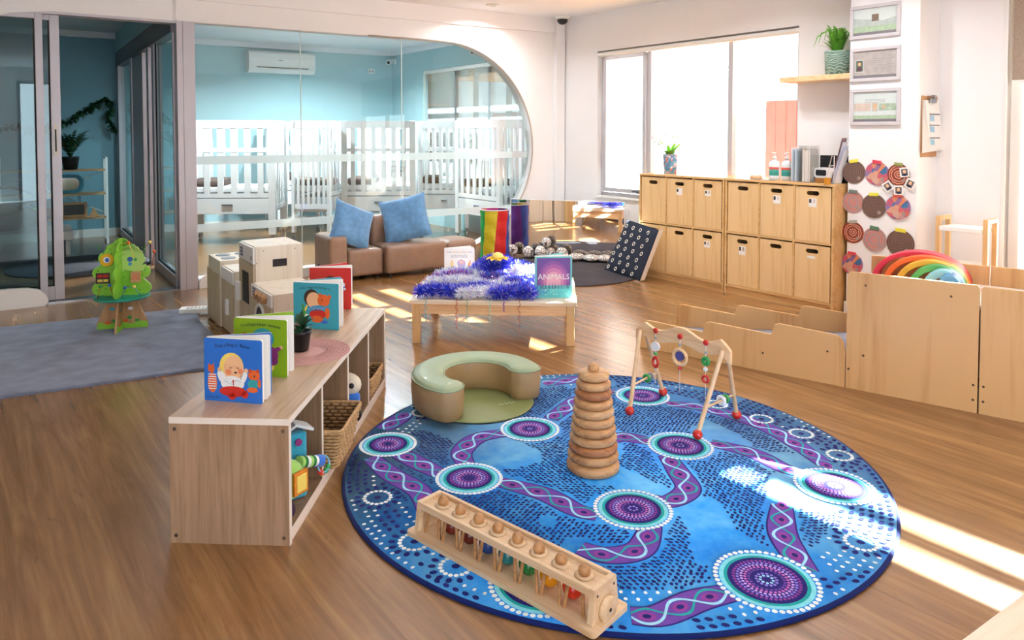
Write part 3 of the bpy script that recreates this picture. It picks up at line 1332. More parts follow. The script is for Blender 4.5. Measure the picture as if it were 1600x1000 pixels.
loft(w, [(inset(o0, .0025), HC - .012), (inset(o0, .006), HC - .004), (inset(o0, .016), HC + .003), (inset(o0, .035), HC + .008)], m_sage)
tp_ = inset(o0, .035)
mid_ = inset(o0, .075)
NN = 41
def zz(p, h): return (p[0], p[1], h)
ov, iv = tp_[:NN], list(reversed(tp_[NN + 11:NN + 11 + NN]))
vs = []
for a_, b_ in zip(ov, iv):
    vs += [zz(a_, HC + .008), ((a_[0] + b_[0]) / 2, (a_[1] + b_[1]) / 2, HC + .013), zz(b_, HC + .008)]
fs = []
for i in range(NN - 1):
    fs += [(3 * i, 3 * i + 3, 3 * i + 4, 3 * i + 1), (3 * i + 1, 3 * i + 4, 3 * i + 5, 3 * i + 2)]
w.add(vs, fs, m_sage, True)
for (cap, e_) in ((tp_[NN - 1:NN + 12], NN - 1), (tp_[-11:], 0)):
    m_ = ((ov[e_][0] + iv[e_][0]) / 2, (ov[e_][1] + iv[e_][1]) / 2, HC + .013)
    pts_ = [zz(p, HC + .008) for p in (cap if e_ else [iv[0]] + list(cap) + [ov[0]])]
    w.add([m_] + pts_, [(0, i, i + 1) for i in range(1, len(pts_))], m_sage, True)
w.build('top_panel', r)
w = MB()
w.tube([(p[0], p[1], HC - .011) for p in inset(o0, -.001)], .0035, m_sage, n=6, closed=True)
w.build('piping', r)
w = MB()
w.lathe([(.0, .004), (.262, .004), (.27, .002), (.27, 0)][::-1], m_olive, n=48)
w.tube([(.10 + .006 * k, -.06 + .0025 * k + .009 * math.sin(k * 1.6), .0052) for k in range(14)], .0016, pm('print_pale', '#cfd2b0', .6), n=4)
w.build('floor_panel', r)

# ================================================================== BABY GYM
ft = [Vector((.594, 3.322, 0)), Vector((.801, 3.569, 0)), Vector((.832, 3.061, 0)), Vector((1.066, 3.277, 0))]
ctr = (ft[0] + ft[1] + ft[2] + ft[3]) / 4
mL, mR = (ft[0] + ft[1]) / 2, (ft[2] + ft[3]) / 2
RZG = ang(mL, mR)
r = thing('baby_gym', 'wooden baby play gym with red ball feet and hanging toys', 'baby gym', (ctr.x, ctr.y, RT), RZG)
Mi = (Matrix.Translation((ctr.x, ctr.y, 0)) @ Matrix.Rotation(RZG, 4, 'Z')).inverted()
fl_ = [Mi @ p for p in ft]
hg = .385
xl = (fl_[0].x + fl_[1].x) / 2 - .03
xr = (fl_[2].x + fl_[3].x) / 2 + .03
m_dowel = wood('gym_dowel', '#e8c59c', '#d4a878', 'Z', 1.0, .42, .3)
m_redb = pm('red_gloss', '#c8281e', .25, var=.03, coat=.5)
m_grn = pm('green_gloss', '#2f9e4c', .3, var=.03, coat=.4)
m_gry = pm('grey_gloss', '#8d97a3', .3, var=.03)
m_whg = pm('white_gloss', '#eef1f4', .3, var=.02)
w = MB()
up, dn = [], []
for i in range(41):
    t = i / 40
    x = xl - .03 + (xr - xl + .06) * t
    e = min(1, math.sin(PI * t) * 3.2)
    wav = .018 * math.cos(2 * PI * (t - .5) * 2.0) * (1 if abs(t - .5) < .42 else .4)
    up.append((x, hg + .005 + wav - .045 * (1 - e) ** 1.3))
    dn.append((x, hg - .058 + wav * .6 - .035 * (1 - min(1, math.sin(PI * t) * 4)) ))
M = Matrix.Translation((0, .009, 0)) @ Matrix.Rotation(R(90), 4, 'X')
w.prism(dn + list(reversed(up)), 0, .018, m_beech, M)
w.build('crossbeam', r, bevel=.002)
xs = [xl + .085, (xl + xr) / 2, xr - .085]
for x in xs:
    w = MB()
    M = Matrix.Translation((x, -.009, hg - .016)) @ Matrix.Rotation(R(90), 4, 'X')
    w.lathe([(.013, 0), (.013, .006), (.010, .009), (0, .009)], m_redb, n=20, M=M)
    w.build('red_button', r)
for i, p in enumerate(fl_):
    top = Vector((xl if i < 2 else xr, 0.0, hg - .03))
    top.y = -.017 if (p.y < 0) else .017
    w = MB()
    w.cyl((p.x, p.y, .02), top, .0098, m_dowel, n=14)
    lg = w.build('leg', r)
    w = MB()
    w.ball((p.x, p.y, .021), .021, m_redb, 20)
    w.build('ball_foot', lg)
for i, j, rings_ in ((0, 1, (('green_gloss', .022), ('grey_gloss', .018))), (2, 3, (('white_gloss', .024), ('green_gloss', .020)))):
    a, b_ = fl_[i], fl_[j]
    ta = Vector((xl if i == 0 else xr, 0, hg - .03))
    q0 = Vector(a) * .70 + ta * .30
    q1 = Vector(b_) * .70 + ta * .30
    q0.z = q1.z = .125
    w = MB()
    w.cyl(q0, q1, .005, m_dowel, n=10)
    bar = w.build('side_bar', r)
    d = (q1 - q0).normalized()
    for k, (mn_, rr_) in enumerate(rings_):
        w = MB()
        p = q0.lerp(q1, .55 + .16 * k)
        rot = d.to_track_quat('Z', 'Y').to_matrix().to_4x4()
        w.torus(p, rr_ * .68, rr_ * .32, MATS[mn_], rot, 20, 8)
        w.build('bead_ring', bar)
def hang(x, items):
    w = MB()
    zt = hg - .03
    w.cyl((x, -.012, zt), (x, -.012, .12 if len(items) > 3 else .19), .0012, m_whg, n=6)
    s = w.build('string', r)
    for (dz, fn) in items:
        w = MB()
        fn(w, x, -.012, dz)
        w.build('hanging_bead', s)
RX = Matrix.Rotation(R(90), 4, 'X')
hang(xs[0], [(.335, lambda w, x, y, z_: w.ball((x, y, z_), .006, m_gry, 10)),
             (.295, lambda w, x, y, z_: w.cyl((x, y - .006, z_), (x, y + .006, z_), .022, m_whg, n=22)),
             (.262, lambda w, x, y, z_: w.ball((x, y, z_), .011, m_grn, 12, (1, 1, .6))),
             (.222, lambda w, x, y, z_: w.torus((x, y, z_), .014, .006, m_redb, RX, 20, 8, (1, 1.5, 1)))])
hang(xs[1], [(.33, lambda w, x, y, z_: w.ball((x, y, z_), .006, m_gry, 10)),
             (.275, lambda w, x, y, z_: w.torus((x, y, z_), .034, .008, m_beech, RX, 32, 8)),
             (.28, lambda w, x, y, z_: w.cyl((x, y - .004, z_), (x, y + .004, z_), .021, pm('purple_disc', '#4d4a8c', .4), n=22)),
             (.225, lambda w, x, y, z_: w.ball((x, y, z_), .011, m_redb, 12, (1, 1, .8)))])
hang(xs[2], [(.325, lambda w, x, y, z_: w.ball((x, y, z_), .006, m_gry, 10)),
             (.288, lambda w, x, y, z_: w.torus((x, y, z_), .013, .009, m_grn, RX, 22, 8)),
             (.252, lambda w, x, y, z_: w.ball((x, y, z_), .011, m_whg, 12)),
             (.208, lambda w, x, y, z_: w.torus((x, y, z_), .014, .006, m_redb, RX, 20, 8))])
# ================================================================== LOW OPEN SHELF UNIT
m_oak_shade = wood('shelf_oak_shaded', '#ac8d72', '#836649', 'Z', 1.0, .42, .5)  # end panels: their shade is put into a darker oak tone
m_oak_lit = wood('shelf_oak_top_lit', '#c9ad90', '#ab8c6d', 'Y', 1.0, .36, .35)  # same oak, lighter: light on the top is put into the colour
m_oak_dim = wood('shelf_oak_inside_shaded', '#98795c', '#785b42', 'Z', 1.0, .5, .5)  # same oak, darkened to carry the shade inside the bays
m_band = pm('shelf_edge_band', '#f0e5d9', .4, var=.02)
SH = .405
s0 = Vector((-.660, 2.298, 0))
RZS = R(-2.9)     # local Y runs along the unit, X across (0 = open front edge)
sr = thing('low_shelf_unit', 'low open wooden shelf unit standing on the timber floor beside the round rug', 'shelf unit', s0, RZS)
SL, SD, T = 1.455, .384, .018
def pane(x0, y0, z0, x1, y1, z1, mat, name, edge=True):
    w = MB()
    w.b2((x0, y0, z0), (x1, y1, z1), mat)
    if edge:
        w.b2((x1, y0, z0), (x1 + .002, y1, z1), m_band)
    return w.build(name, sr)
w = MB()
w.b2((-SD, 0, SH - .02), (-.0005, SL, SH), m_oak_lit)
w.b2((-SD, -.0015, SH - .02), (.0, 0, SH), m_band)
w.b2((-.0005, -.0015, SH - .02), (.0015, SL, SH), m_band)
w.build('top_panel', sr)
pane(-SD, T, .03, 0, SL - T, .048, m_oak_dim, 'bottom_panel')
w = MB()
w.b2((-SD, T, .03), (-SD + .01, SL - T, SH - .0205), m_oak_dim)
w.build('back_panel', sr)
e0 = pane(-SD, 0, 0, 0, T, SH - .0205, m_oak_shade, 'end_panel')
e1 = pane(-SD, SL - T, 0, 0, SL, SH - .0205, m_oak_shade, 'end_panel')
w = MB()
w.b2((-.02, T, .0), (-.003, SL - T, .0295), m_band)
w.build('plinth', sr)
for k in (1, 2, 3):
    y = SL * k / 4
    pane(-SD + .012, y - .008, .0485, -.002, y + .008, SH - .0205, m_oak_dim, 'divider')
for k, (x, z) in enumerate(((-.018, .025), (-.018, SH - .038), (-SD + .018, .025), (-SD + .018, SH - .038))):
    w = MB()
    w.cyl((x, -.0004, z), (x, -.0016, z), .006, m_steel, n=14)
    w.build('screw_cap', e0)

def onshelf(x, y, z=SH):
    return Matrix.Translation(s0) @ Matrix.Rotation(RZS, 4, 'Z') @ Vector((x, y, z))

# ------------------------------------------------------------------ board books
m_page = pm('book_pages', '#f3f1ee', .6, var=.02)
SKIN = pm('print_skin', '#f0bd8f', .5, var=.03)
CHK = pm('print_cheek', '#ea8a62', .5, var=.03)
ORG = pm('print_orange', '#e2662a', .5, var=.08, vs=60)
DOR = pm('print_dark_orange', '#c2461c', .5)
RED = pm('print_red', '#c9281e', .5, var=.06, vs=60)
WHT = pm('print_white', '#eef1f2', .5, var=.02)
INK = pm('print_ink', '#15233f', .5)
YEL = pm('print_yellow', '#f0d669', .5, var=.05, vs=60)
TEA = pm('print_teal', '#2fa3a8', .5)
GRN = pm('print_green', '#4ca04a', .5, var=.05)
BRN = pm('print_brown', '#43291f', .5)
PUR = pm('print_purple', '#92307f', .5, var=.05)
BLU = pm('print_blue', '#3a66c4', .5, var=.05)
SKY = pm('print_sky', '#4d97cc', .5, var=.05)

def arctext(mb, s, R0, y0, size, mat, F0, spread, z=.0006):
    n = len(s)
    for i, ch in enumerate(s):
        a = spread * ((i + .5) / n - .5)
        M = F0 @ Matrix.Translation((R0 * math.sin(a), y0 + R0 * math.cos(a) - R0, z)) @ Matrix.Rotation(-a, 4, 'Z')
        if ch != ' ':
            mb.text(ch, size, mat, M)

def book(name, label, loc, rz, W, H, cover, draw, opening=30, leaves=2, spine=None, flip=1, back=None, group=None):
    """stands open on its lower edge; the cover faces local -Y, spine at x=0 side of flip"""
    r = thing(name, label, 'book', loc, rz, group)
    x0 = -W / 2
    w = MB()
    w.prism(rrect(-W / 2, 0, W / 2, H, .006, 3), 0, .003, cover, upM((0, 0, 0), 0), side=m_page)
    co = w.build('front_cover', r)
    if draw:
        w = MB()
        Fm = upM((0, -.0032, 0), 0)
        draw(w, Fm)
        a_ = w.build('cover_picture', co)
    sx = -W / 2 * flip     # hinge x
    w = MB()
    w.prism(rrect(-W / 2 + .002, 0, W / 2 - .002, H, .006, 3), -.010, -.0002, m_page, upM((0, 0, 0), 0))
    w.build('pages', r)
    for k in range(leaves):
        a = R(opening) * (k + 1) / leaves
        M = Matrix.Translation((sx, .010, 0)) @ Matrix.Rotation(a * flip, 4, 'Z') @ Matrix.Rotation(R(90), 4, 'X')
        w = MB()
        xa, xb = (0, W * .99) if flip > 0 else (-W * .99, 0)
        w.prism(rrect(xa, 0, xb, H, .006, 3), -.004, 0, (back or cover) if k == leaves - 1 else m_page, M, side=m_page)
        w.build('back_cover' if k == leaves - 1 else 'page', r)
    return r

def E(w, Fm, x, y, rx, ry, mat, z=0.0, rot=0.0, n=24):
    w.ell(x, y, rx, ry, z, mat, n, rot, Fm)

def draw_rosies(w, F):
    arctext(w, "Ring-a-Ring o' Rosies", .30, .187, .0165, INK, F, .42)
    z = .0003
    # seated baby: hair, head, spotted top, red trousers
    E(w, F, -.005, .118, .044, .048, YEL, z)
    E(w, F, -.032, .105, .020, .030, YEL, z * 1.2)
    E(w, F, .003, .112, .037, .044, SKIN, z * 2)
    E(w, F, -.016, .101, .011, .010, CHK, z * 3)
    E(w, F, .027, .105, .009, .009, CHK, z * 3)
    E(w, F, .010, .100, .006, .003, BRN, z * 4)
    E(w, F, -.008, .115, .0045, .0015, BRN, z * 4)
    E(w, F, .018, .116, .0045, .0015, BRN, z * 4)
    E(w, F, -.040, .082, .014, .026, WHT, z * 2, .5)
    E(w, F, .036, .082, .012, .026, WHT, z * 2, -.5)
    E(w, F, -.049, .107, .007, .008, SKIN, z * 2)
    E(w, F, .048, .108, .007, .008, SKIN, z * 2)
    E(w, F, -.002, .063, .043, .025, WHT, z * 3)
    for k in range(26):
        a = random.Random(k)
        E(w, F, -.002 + a.uniform(-.036, .036), .063 + a.uniform(-.017, .017), .0014, .0014, TEA, z * 3.5, n=6)
    E(w, F, 0, .036, .050, .018, RED, z * 4)
    E(w, F, -.004, .020, .014, .012, RED, z * 4)
    E(w, F, .043, .028, .013, .012, RED, z * 4, .6)
    w.flat([(-.002, .075), (.004, .075), (.002, .045)], z * 5, RED, F)
    # small orange toy figures left and right
    E(w, F, -.080, .108, .012, .013, ORG, z)
    w.flat([(-.092, .112), (-.088, .128), (-.080, .116)], z, ORG, F)
    w.flat([(-.078, .116), (-.070, .130), (-.069, .110)], z, ORG, F)
    E(w, F, -.076, .062, .017, .034, ORG, z)
    for k in range(7):
        w.flat([(-.091, .040 + k * .008), (-.061, .040 + k * .008), (-.061, .043 + k * .008), (-.091, .043 + k * .008)], z * 2, WHT, F)
    E(w, F, .076, .094, .021, .018, ORG, z)
    E(w, F, .062, .109, .006, .006, DOR, z * 1.5)
    E(w, F, .090, .110, .006, .006, DOR, z * 1.5)
    E(w, F, .078, .092, .003, .003, INK, z * 2, n=8)
    E(w, F, .072, .064, .020, .016, TEA, z * 1.2)
    E(w, F, .070, .045, .020, .009, ORG, z * 1.4)
    E(w, F, .095, .068, .006, .015, ORG, z * 1.4)
    w.text('Annie Kubler', .009, INK, F @ Matrix.Translation((-.072, .011, z)))
def draw_rosies_clean(w, F):
    draw_rosies(w, F)

def draw_scarecrow(w, F):
    arctext(w, "I'm a Dingle-Dangle Scarecrow", .34, .187, .0155, INK, F, .46)
    z = .0003
    E(w, F, -.062, .150, .010, .008, RED, z)
    E(w, F, .010, .140, .045, .038, TEA, z)
    E(w, F, .014, .130, .034, .026, BLU, z * 2)
    E(w, F, .020, .110, .026, .026, SKIN, z * 3)
    E(w, F, .045, .082, .026, .030, PUR, z * 4, .3)
    E(w, F, .068, .102, .016, .008, PUR, z * 4, .5)
    E(w, F, .082, .110, .008, .006, SKIN, z * 4)
    E(w, F, .050, .058, .020, .016, PUR, z * 4)
    E(w, F, .032, .038, .024, .020, YEL, z * 3)
    E(w, F, -.03, .07, .03, .03, BLU, z)

def draw_happy(w, F):
    arctext(w, "If You're Happy and You Know It...", .36, .187, .0145, INK, F, .46)
    z = .0003
    E(w, F, -.022, .142, .037, .040, BRN, z)
    E(w, F, -.012, .132, .034, .037, SKIN, z * 2)
    E(w, F, .037, .132, .030, .028, ORG, z * 3)
    E(w, F, .020, .156, .009, .009, ORG, z * 3)
    E(w, F, .066, .150, .008, .010, ORG, z * 3)
    E(w, F, .030, .134, .003, .004, INK, z * 4, n=8)
    E(w, F, .004, .095, .046, .014, SKY, z * 4, .12)
    for k in range(12):
        E(w, F, -.035 + k * .007, .091 + (k % 3) * .004, .0016, .0016, WHT, z * 5, n=6)
    E(w, F, .008, .068, .040, .023, RED, z * 4)
    E(w, F, .005, .046, .030, .016, ORG, z * 5)
    E(w, F, .055, .075, .012, .026, ORG, z * 3)
    E(w, F, .040, .034, .018, .008, BLU, z * 5)
    E(w, F, -.063, .095, .006, .022, GRN, z, .3)
    E(w, F, -.050, .092, .005, .020, YEL, z, -.4)
    E(w, F, -.060, .068, .014, .014, GRN, z * 2)
    E(w, F, -.045, .058, .010, .010, WHT, z * 3)

def draw_red(w, F):
    z = .0003
    E(w, F, .0, .130, .036, .040, BRN, z)
    E(w, F, .0, .118, .034, .038, SKIN, z * 2)
    E(w, F, .064, .125, .012, .012, WHT, z)
    E(w, F, .064, .108, .015, .008, BLU, z * 2)
    E(w, F, .074, .104, .006, .006, WHT, z * 3)
    E(w, F, .048, .082, .009, .010, WHT, z)
    E(w, F, .052, .068, .009, .008, WHT, z)

cv = lambda n, h: pm(n, h, .32, var=.03, vs=5, coat=.3)
p1, p2 = Vector((-.988, 2.466, 0)), Vector((-.780, 2.425, 0))
def place(a, b_):
    m = (a + b_) / 2
    return (m.x, m.y, SH + .0006), ang(a, b_)
l_, rz_ = place(p1, p2)
book('board_book', 'blue board book with a baby in red trousers, nearest on the shelf unit', l_, rz_, .212, .212, cv('cover_blue', '#1f6fd0'), draw_rosies, 24, 3, flip=1, group='picture books standing on the shelf unit')
l_, rz_ = place(Vector((-.984, 2.728, 0)), Vector((-.774, 2.688, 0)))
book('board_book', 'lime green board book standing behind the blue one on the low shelf unit', l_, rz_, .212, .212, cv('cover_lime', '#8ab414'), draw_scarecrow, 34, 2, group='picture books standing on the shelf unit')
l_, rz_ = place(Vector((-.945, 3.375, 0)), Vector((-.727, 3.333, 0)))
book('board_book', 'teal board book with a child and a teddy, behind the small dark pot plant', l_, rz_, .222, .212, cv('cover_teal', '#35a3b8'), draw_happy, 40, 3, group='picture books standing on the shelf unit')
l_, rz_ = place(Vector((-.963, 3.735, 0)), Vector((-.753, 3.725, 0)))
book('board_book', 'red board book with a baby face at the far end of the low shelf unit', l_, rz_, .214, .212, cv('cover_red', '#d8352f'), draw_red, 42, 2, group='picture books standing on the shelf unit')

# ------------------------------------------------------------------ placemat and plant
m_pink = pm('pink_rope', '#d3a6a0', .8, var=.05, vs=40)
r = thing('woven_placemat', 'round dusty pink ribbed placemat on top of the low shelf unit', 'placemat', (G(474, 550, SH).x, G(474, 550, SH).y, SH + .0004))
w = MB()
w.lathe([(.186, 0), (.188, .0012), (.186, .002), (0, .002)], m_pink, n=72)
w.build('disc', r)
w = MB()
for k in range(11):
    w.torus((0, 0, .0028), .186 - k * .0105, .0021, m_pink, None, 72, 6)
w.build('rope_rings', r)
w = MB()
for k in range(84):
    a = 2 * PI * k / 84
    w.tube([(.09 * math.cos(a), .09 * math.sin(a), .0036), (.184 * math.cos(a + .06), .184 * math.sin(a + .06), .0036)], .0011, m_pink, n=4)
w.build('spoke_ribs', r)
pq = G(470, 549, SH)
r = thing('potted_plant', 'small dark-leaved plant in a black plastic pot on the pink placemat', 'plant', (pq.x, pq.y, SH + .0063))
w = MB()
w.lathe([(.030, 0), (.032, .002), (.040, .068), (.044, .070), (.044, .082), (.040, .082), (.038, .066), (0, .064)], pm('pot_black', '#14161a', .4, var=.05), n=28)
w.build('pot', r)
w = MB()
w.ell(0, 0, .038, .038, .067, pm('potting_soil', '#2b1d15', .95, var=.3, vs=90), 24)
w.build('soil', r)
m_dl = pm('deep_green_leaf', '#1c4a2c', .3, var=.2, vs=20)
def leaf(mb, base, tip, wd, mat, fold=.25, n=6):
    base, tip = Vector(base), Vector(tip)
    d = tip - base
    side = d.cross(Vector((0, 0, 1)))
    side = side.normalized() if side.length > 1e-6 else Vector((1, 0, 0))
    upv = side.cross(d).normalized()
    vs = []
    for i in range(n + 1):
        t = i / n
        s = wd * math.sin(PI * min(1, t * .93 + .07)) ** .8
        cpt = base + d * t + upv * (d.length * .12 * math.sin(PI * t))
        vs += [cpt - side * s + upv * s * fold, cpt, cpt + side * s + upv * s * fold]
    fs = []
    for i in range(n):
        a = 3 * i
        fs += [(a, a + 1, a + 4, a + 3), (a + 1, a + 2, a + 5, a + 4)]
    mb.add(vs, fs, mat, True)
w = MB()
for k, (a, L_, h, ww) in enumerate(((200, .055, .03, .018), (20, .06, .035, .02), (-20, .055, .0, .017), (60, .05, .045, .016), (120, .05, .05, .018), (160, .05, .01, .02), (250, .03, -.03, .024), (285, .045, .02, .02), (330, .07, .02, .017), (90, .03, .07, .012))):
    a = R(a)
    w.tube([(0, 0, .066), (.012 * math.cos(a), .012 * math.sin(a), .085)], .0018, m_dl, n=5)
    leaf(w, (.012 * math.cos(a), .012 * math.sin(a), .085), (L_ * math.cos(a), L_ * math.sin(a), .09 + h), ww, m_dl)
w.build('leaves', r)
w = MB()
for k in range(5):
    a = R(150 + k * 31)
    w.tube([(0, 0, .075), (.02 * math.cos(a), .02 * math.sin(a), .11), (.05 * math.cos(a), .05 * math.sin(a), .118)], .0012, pm('pink_stem', '#b98a86', .5), n=4)
w.build('stems', r)

# ------------------------------------------------------------------ basket and toys in the shelf
m_wick = pm('wicker', '#c09a6b', .7, var=.25, vs=70)
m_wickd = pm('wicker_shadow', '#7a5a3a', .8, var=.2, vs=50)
def basket(name, label, loc, rz, bx_, by_, tx_, ty_, H, rows=14, stakes=14):
    r = thing(name, label, 'basket', loc, rz)
    w = MB()
    def ring(t, rad):
        hx, hy = (bx_ + (tx_ - bx_) * t) / 2, (by_ + (ty_ - by_) * t) / 2
        return rrect(-hx, -hy, hx, hy, rad, 3)
    base = ring(0, .015)
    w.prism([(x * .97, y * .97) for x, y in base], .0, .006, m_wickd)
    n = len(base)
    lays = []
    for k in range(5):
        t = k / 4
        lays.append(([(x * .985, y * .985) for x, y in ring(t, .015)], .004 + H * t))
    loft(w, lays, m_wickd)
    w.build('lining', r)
    w = MB()
    per = 2 * (bx_ + by_)
    for k in range(rows):
        t = (k + .5) / rows
        rp = ring(t, .015)
        dens = []
        for i in range(len(rp)):
            a, b_ = rp[i], rp[(i + 1) % len(rp)]
            l = math.hypot(b_[0] - a[0], b_[1] - a[1])
            m_ = max(1, int(l / .009))
            for j in range(m_):
                u = j / m_
                dens.append((a[0] + (b_[0] - a[0]) * u, a[1] + (b_[1] - a[1]) * u))
        pts = []
        for i, (x, y) in enumerate(dens):
            o = .0022 * (1 if (i // 2 + k) % 2 else -1)
            l = math.hypot(x, y)
            pts.append((x + x / l * o, y + y / l * o, H * t))
        w.tube(pts, H / rows * .42, m_wick, n=5, closed=True)
    w.build('weave', r)
    w = MB()
    w.tube([(x, y, H + .003) for x, y in ring(1, .015)], .0065, m_wick, n=7, closed=True)
    rp = ring(1, .015)
    w.tube([(x * 1.01, y * 1.01, H - .004) for x, y in rp], .004, m_wick, n=6, closed=True)
    w.build('rim', r)
    return r
q = onshelf(-.090, SL * .375, .0488)
bk = basket('wicker_basket', 'tapered brown wicker basket poking out of the low shelf unit', q, RZS, .24, .24, .30, .30, .150, rows=11)
# things inside the basket
for k, (x, y, h, cl) in enumerate(((-.07, -.05, .06, '#5a3a30'), (.0, .05, .055, '#8c6f5a'), (.06, -.03, .05, '#3c3a44'))):
    p = onshelf(-.090 + x, SL * .375 + y, .056)
    m = MB()
    m.lathe([(.0, 0), (.03, .002), (.036, .02), (.034, h * .8), (.02, h), (0, h + .004)], pm('tin_%d' % k, cl, .4, var=.15, vs=30), n=18)
    o = m.build('wooden_shaker', None, p)
    tag(o, ['dark brown wooden shaker at the back of the wicker basket', 'pale brown wooden shaker in the middle of the wicker basket', 'charcoal shaker by the front edge of the wicker basket'][k], 'toy')
# compartment 1 : soft toys
m_plg = pm('plush_lime', '#9fd468', .9, var=.08, vs=30, sheen=.4)
m_plb = pm('plush_teal', '#2f9dbb', .9, var=.08, vs=30, sheen=.4)
m_pbl = pm('plush_blue', '#2b6fd0', .9, var=.08, vs=30, sheen=.4)
p = onshelf(-.045, .115, .0488)
r = thing('soft_activity_toy', 'lime green fabric activity toy with a striped arm and teething rings in the shelf unit', 'soft toy', p, RZS + R(62))
w = MB()
w.ball((0, 0, .105), .062, m_plg, 22, (1, .7, 1.08))
w.build('body', r)
w = MB()
w.box((.012, -.046, .105), (.06, .012, .075), pm('patch_orange', '#d98426', .8, var=.2, vs=60))
w.box((.012, -.053, .105), (.042, .004, .055), YEL)
w.build('picture_patch', r, bevel=.003)
w = MB()
for k in range(6):
    x = .05 + k * .013
    w.cyl((x, .0, .145 - k * .004), (x + .0128, .0, .141 - k * .004), .021 - k * .0006, [m_plg, pm('plush_green', '#1e7a3c', .9), WHT][k % 3], n=16)
w.cyl((.128, 0, .120), (.155, 0, .112), .02, m_pbl, n=16)
w.build('striped_arm', r)
w = MB()
w.torus((.165, 0, .095), .027, .0028, pm('clear_blue_ring', '#7cc6ea', .2), Matrix.Rotation(R(75), 4, 'X'), 26, 8)
ring_ = w.build('teether_ring', r)
for k, (x, z_, m_) in enumerate(((.155, .068, ORG), (.175, .068, m_grn), (.187, .078, m_grn), (.148, .075, RED))):
    w = MB()
    w.ball((x, 0, z_), .010, m_, 12)
    w.build('bead', ring_)
p = onshelf(-.070, .10, .0488)
w = MB()
p2_ = onshelf(-.05, .055, .0488)
r = thing('soft_house_toy', 'teal fabric house toy with a pale roof standing in the shelf unit', 'soft toy', onshelf(-.052, .215, .0488), RZS + R(40))
w = MB()
w.box((0, 0, .115), (.07, .05, .23), m_plb)
w.build('body', r, bevel=.012)
w = MB()
w.box((.02, 0, .247), (.075, .07, .010), pm('roof_pale', '#cfd8de', .6), Matrix.Rotation(R(24), 4, 'Y'))
w.box((-.035, 0, .247), (.06, .07, .010), pm('roof_pale', '#cfd8de', .6), Matrix.Rotation(R(-24), 4, 'Y'))
w.build('roof', r, bevel=.003)
w = MB()
w.cyl((.0, -.028, .20), (.0, -.034, .20), .012, PUR, n=14)
w.build('button', r)
p = onshelf(-.035, .058, .0488)
w = MB()
w.ball((0, 0, .034), .033, pm('ball_plum', '#3c1b46', .6), 18)
w.ell(0, 0, .018, .02, .0335, WHT, 16, 0, Matrix.Translation((0, 0, .034)) @ Matrix.Rotation(R(90), 4, 'X') @ Matrix.Rotation(R(20), 4, 'Y'))
o = w.build('patterned_ball', None, p)
tag(o, 'small plum and white ball under the lime soft toy in the shelf unit', 'ball')
p = onshelf(-.03, .035, .0488)
# compartment 3 : push-along toy
p = onshelf(-.050, SL * .625, .0488)
r = thing('push_toy', 'cream and blue wheeled animal toy in the third bay of the shelf unit', 'toy', p, RZS)
w = MB()
w.ball((0, 0, .15), .06, pm('toy_cream', '#e9dcc6', .5), 20, (1, .6, .85))
for s in (-1, 1):
    w.ball((s * .024, -.034, .155), .012, m_black, 12)
w.build('head', r)
w = MB()
w.ball((.005, 0, .09), .05, m_pbl, 18, (1, .7, .8))
w.build('body', r)
for k, x in enumerate((-.035, .04)):
    w = MB()
    w.cyl((x, -.05, .03), (x, -.03, .03), .029, m_black, n=20)
    w.cyl((x, -.051, .03), (x, -.0502, .03), .015, CHK, n=16)
    w.build('wheel', r)
w = MB()
w.ball((.03, -.03, .07), .018, m_grn, 12)
w.build('knob', r)
# compartment 4 : small basket
q = onshelf(-.10, SL * .875, .0488)
basket('small_basket', 'small pale wicker tray basket in the far bay of the shelf unit', q, RZS, .18, .22, .20, .25, .085, rows=7)

# ================================================================== GREY CARPET STRIP
m_carp = pm('grey_blue_carpet', '#7f879d', 1.0, var=.2, vs=9, bmp=.9, bs=420, sheen=.25, spec=.1)
pts = [G(-160, 650), G(0, 624), G(150, 603), G(330, 577), G(372, 569)]
right = [Vector((-1.38, 4.35, 0)), Vector((-1.42, 4.62, 0))]
top = [G(300, 484), G(285, 485), G(150, 500), G(0, 515), G(-160, 535)]
poly = [(p.x, p.y) for p in pts] + [(-1.50, 4.19), (-1.62, 4.35), (-1.80, 4.62), (-2.05, 5.0), (-2.12, 5.15)] + [(p.x, p.y) for p in top]
w = MB()
n = len(poly)
cx = sum(p[0] for p in poly) / n
cy = sum(p[1] for p in poly) / n
sh = lambda k: [(cx + (x - cx) * k, cy + (y - cy) * k) for x, y in poly]
vs = [(x, y, 0.0005) for x, y in poly] + [(x, y, .013) for x, y in poly] + [(x, y, .018) for x, y in sh(.994)]
fs = [(k * n + i, k * n + (i + 1) % n, (k + 1) * n + (i + 1) % n, (k + 1) * n + i) for k in range(2) for i in range(n)] + [tuple(2 * n + i for i in range(n))]
w.add(vs, fs, m_carp)
o = w.build('grey_carpet_strip')
tag(o, 'long grey-blue carpet mat on the timber floor behind the low shelf unit', 'carpet')
KT = .0185

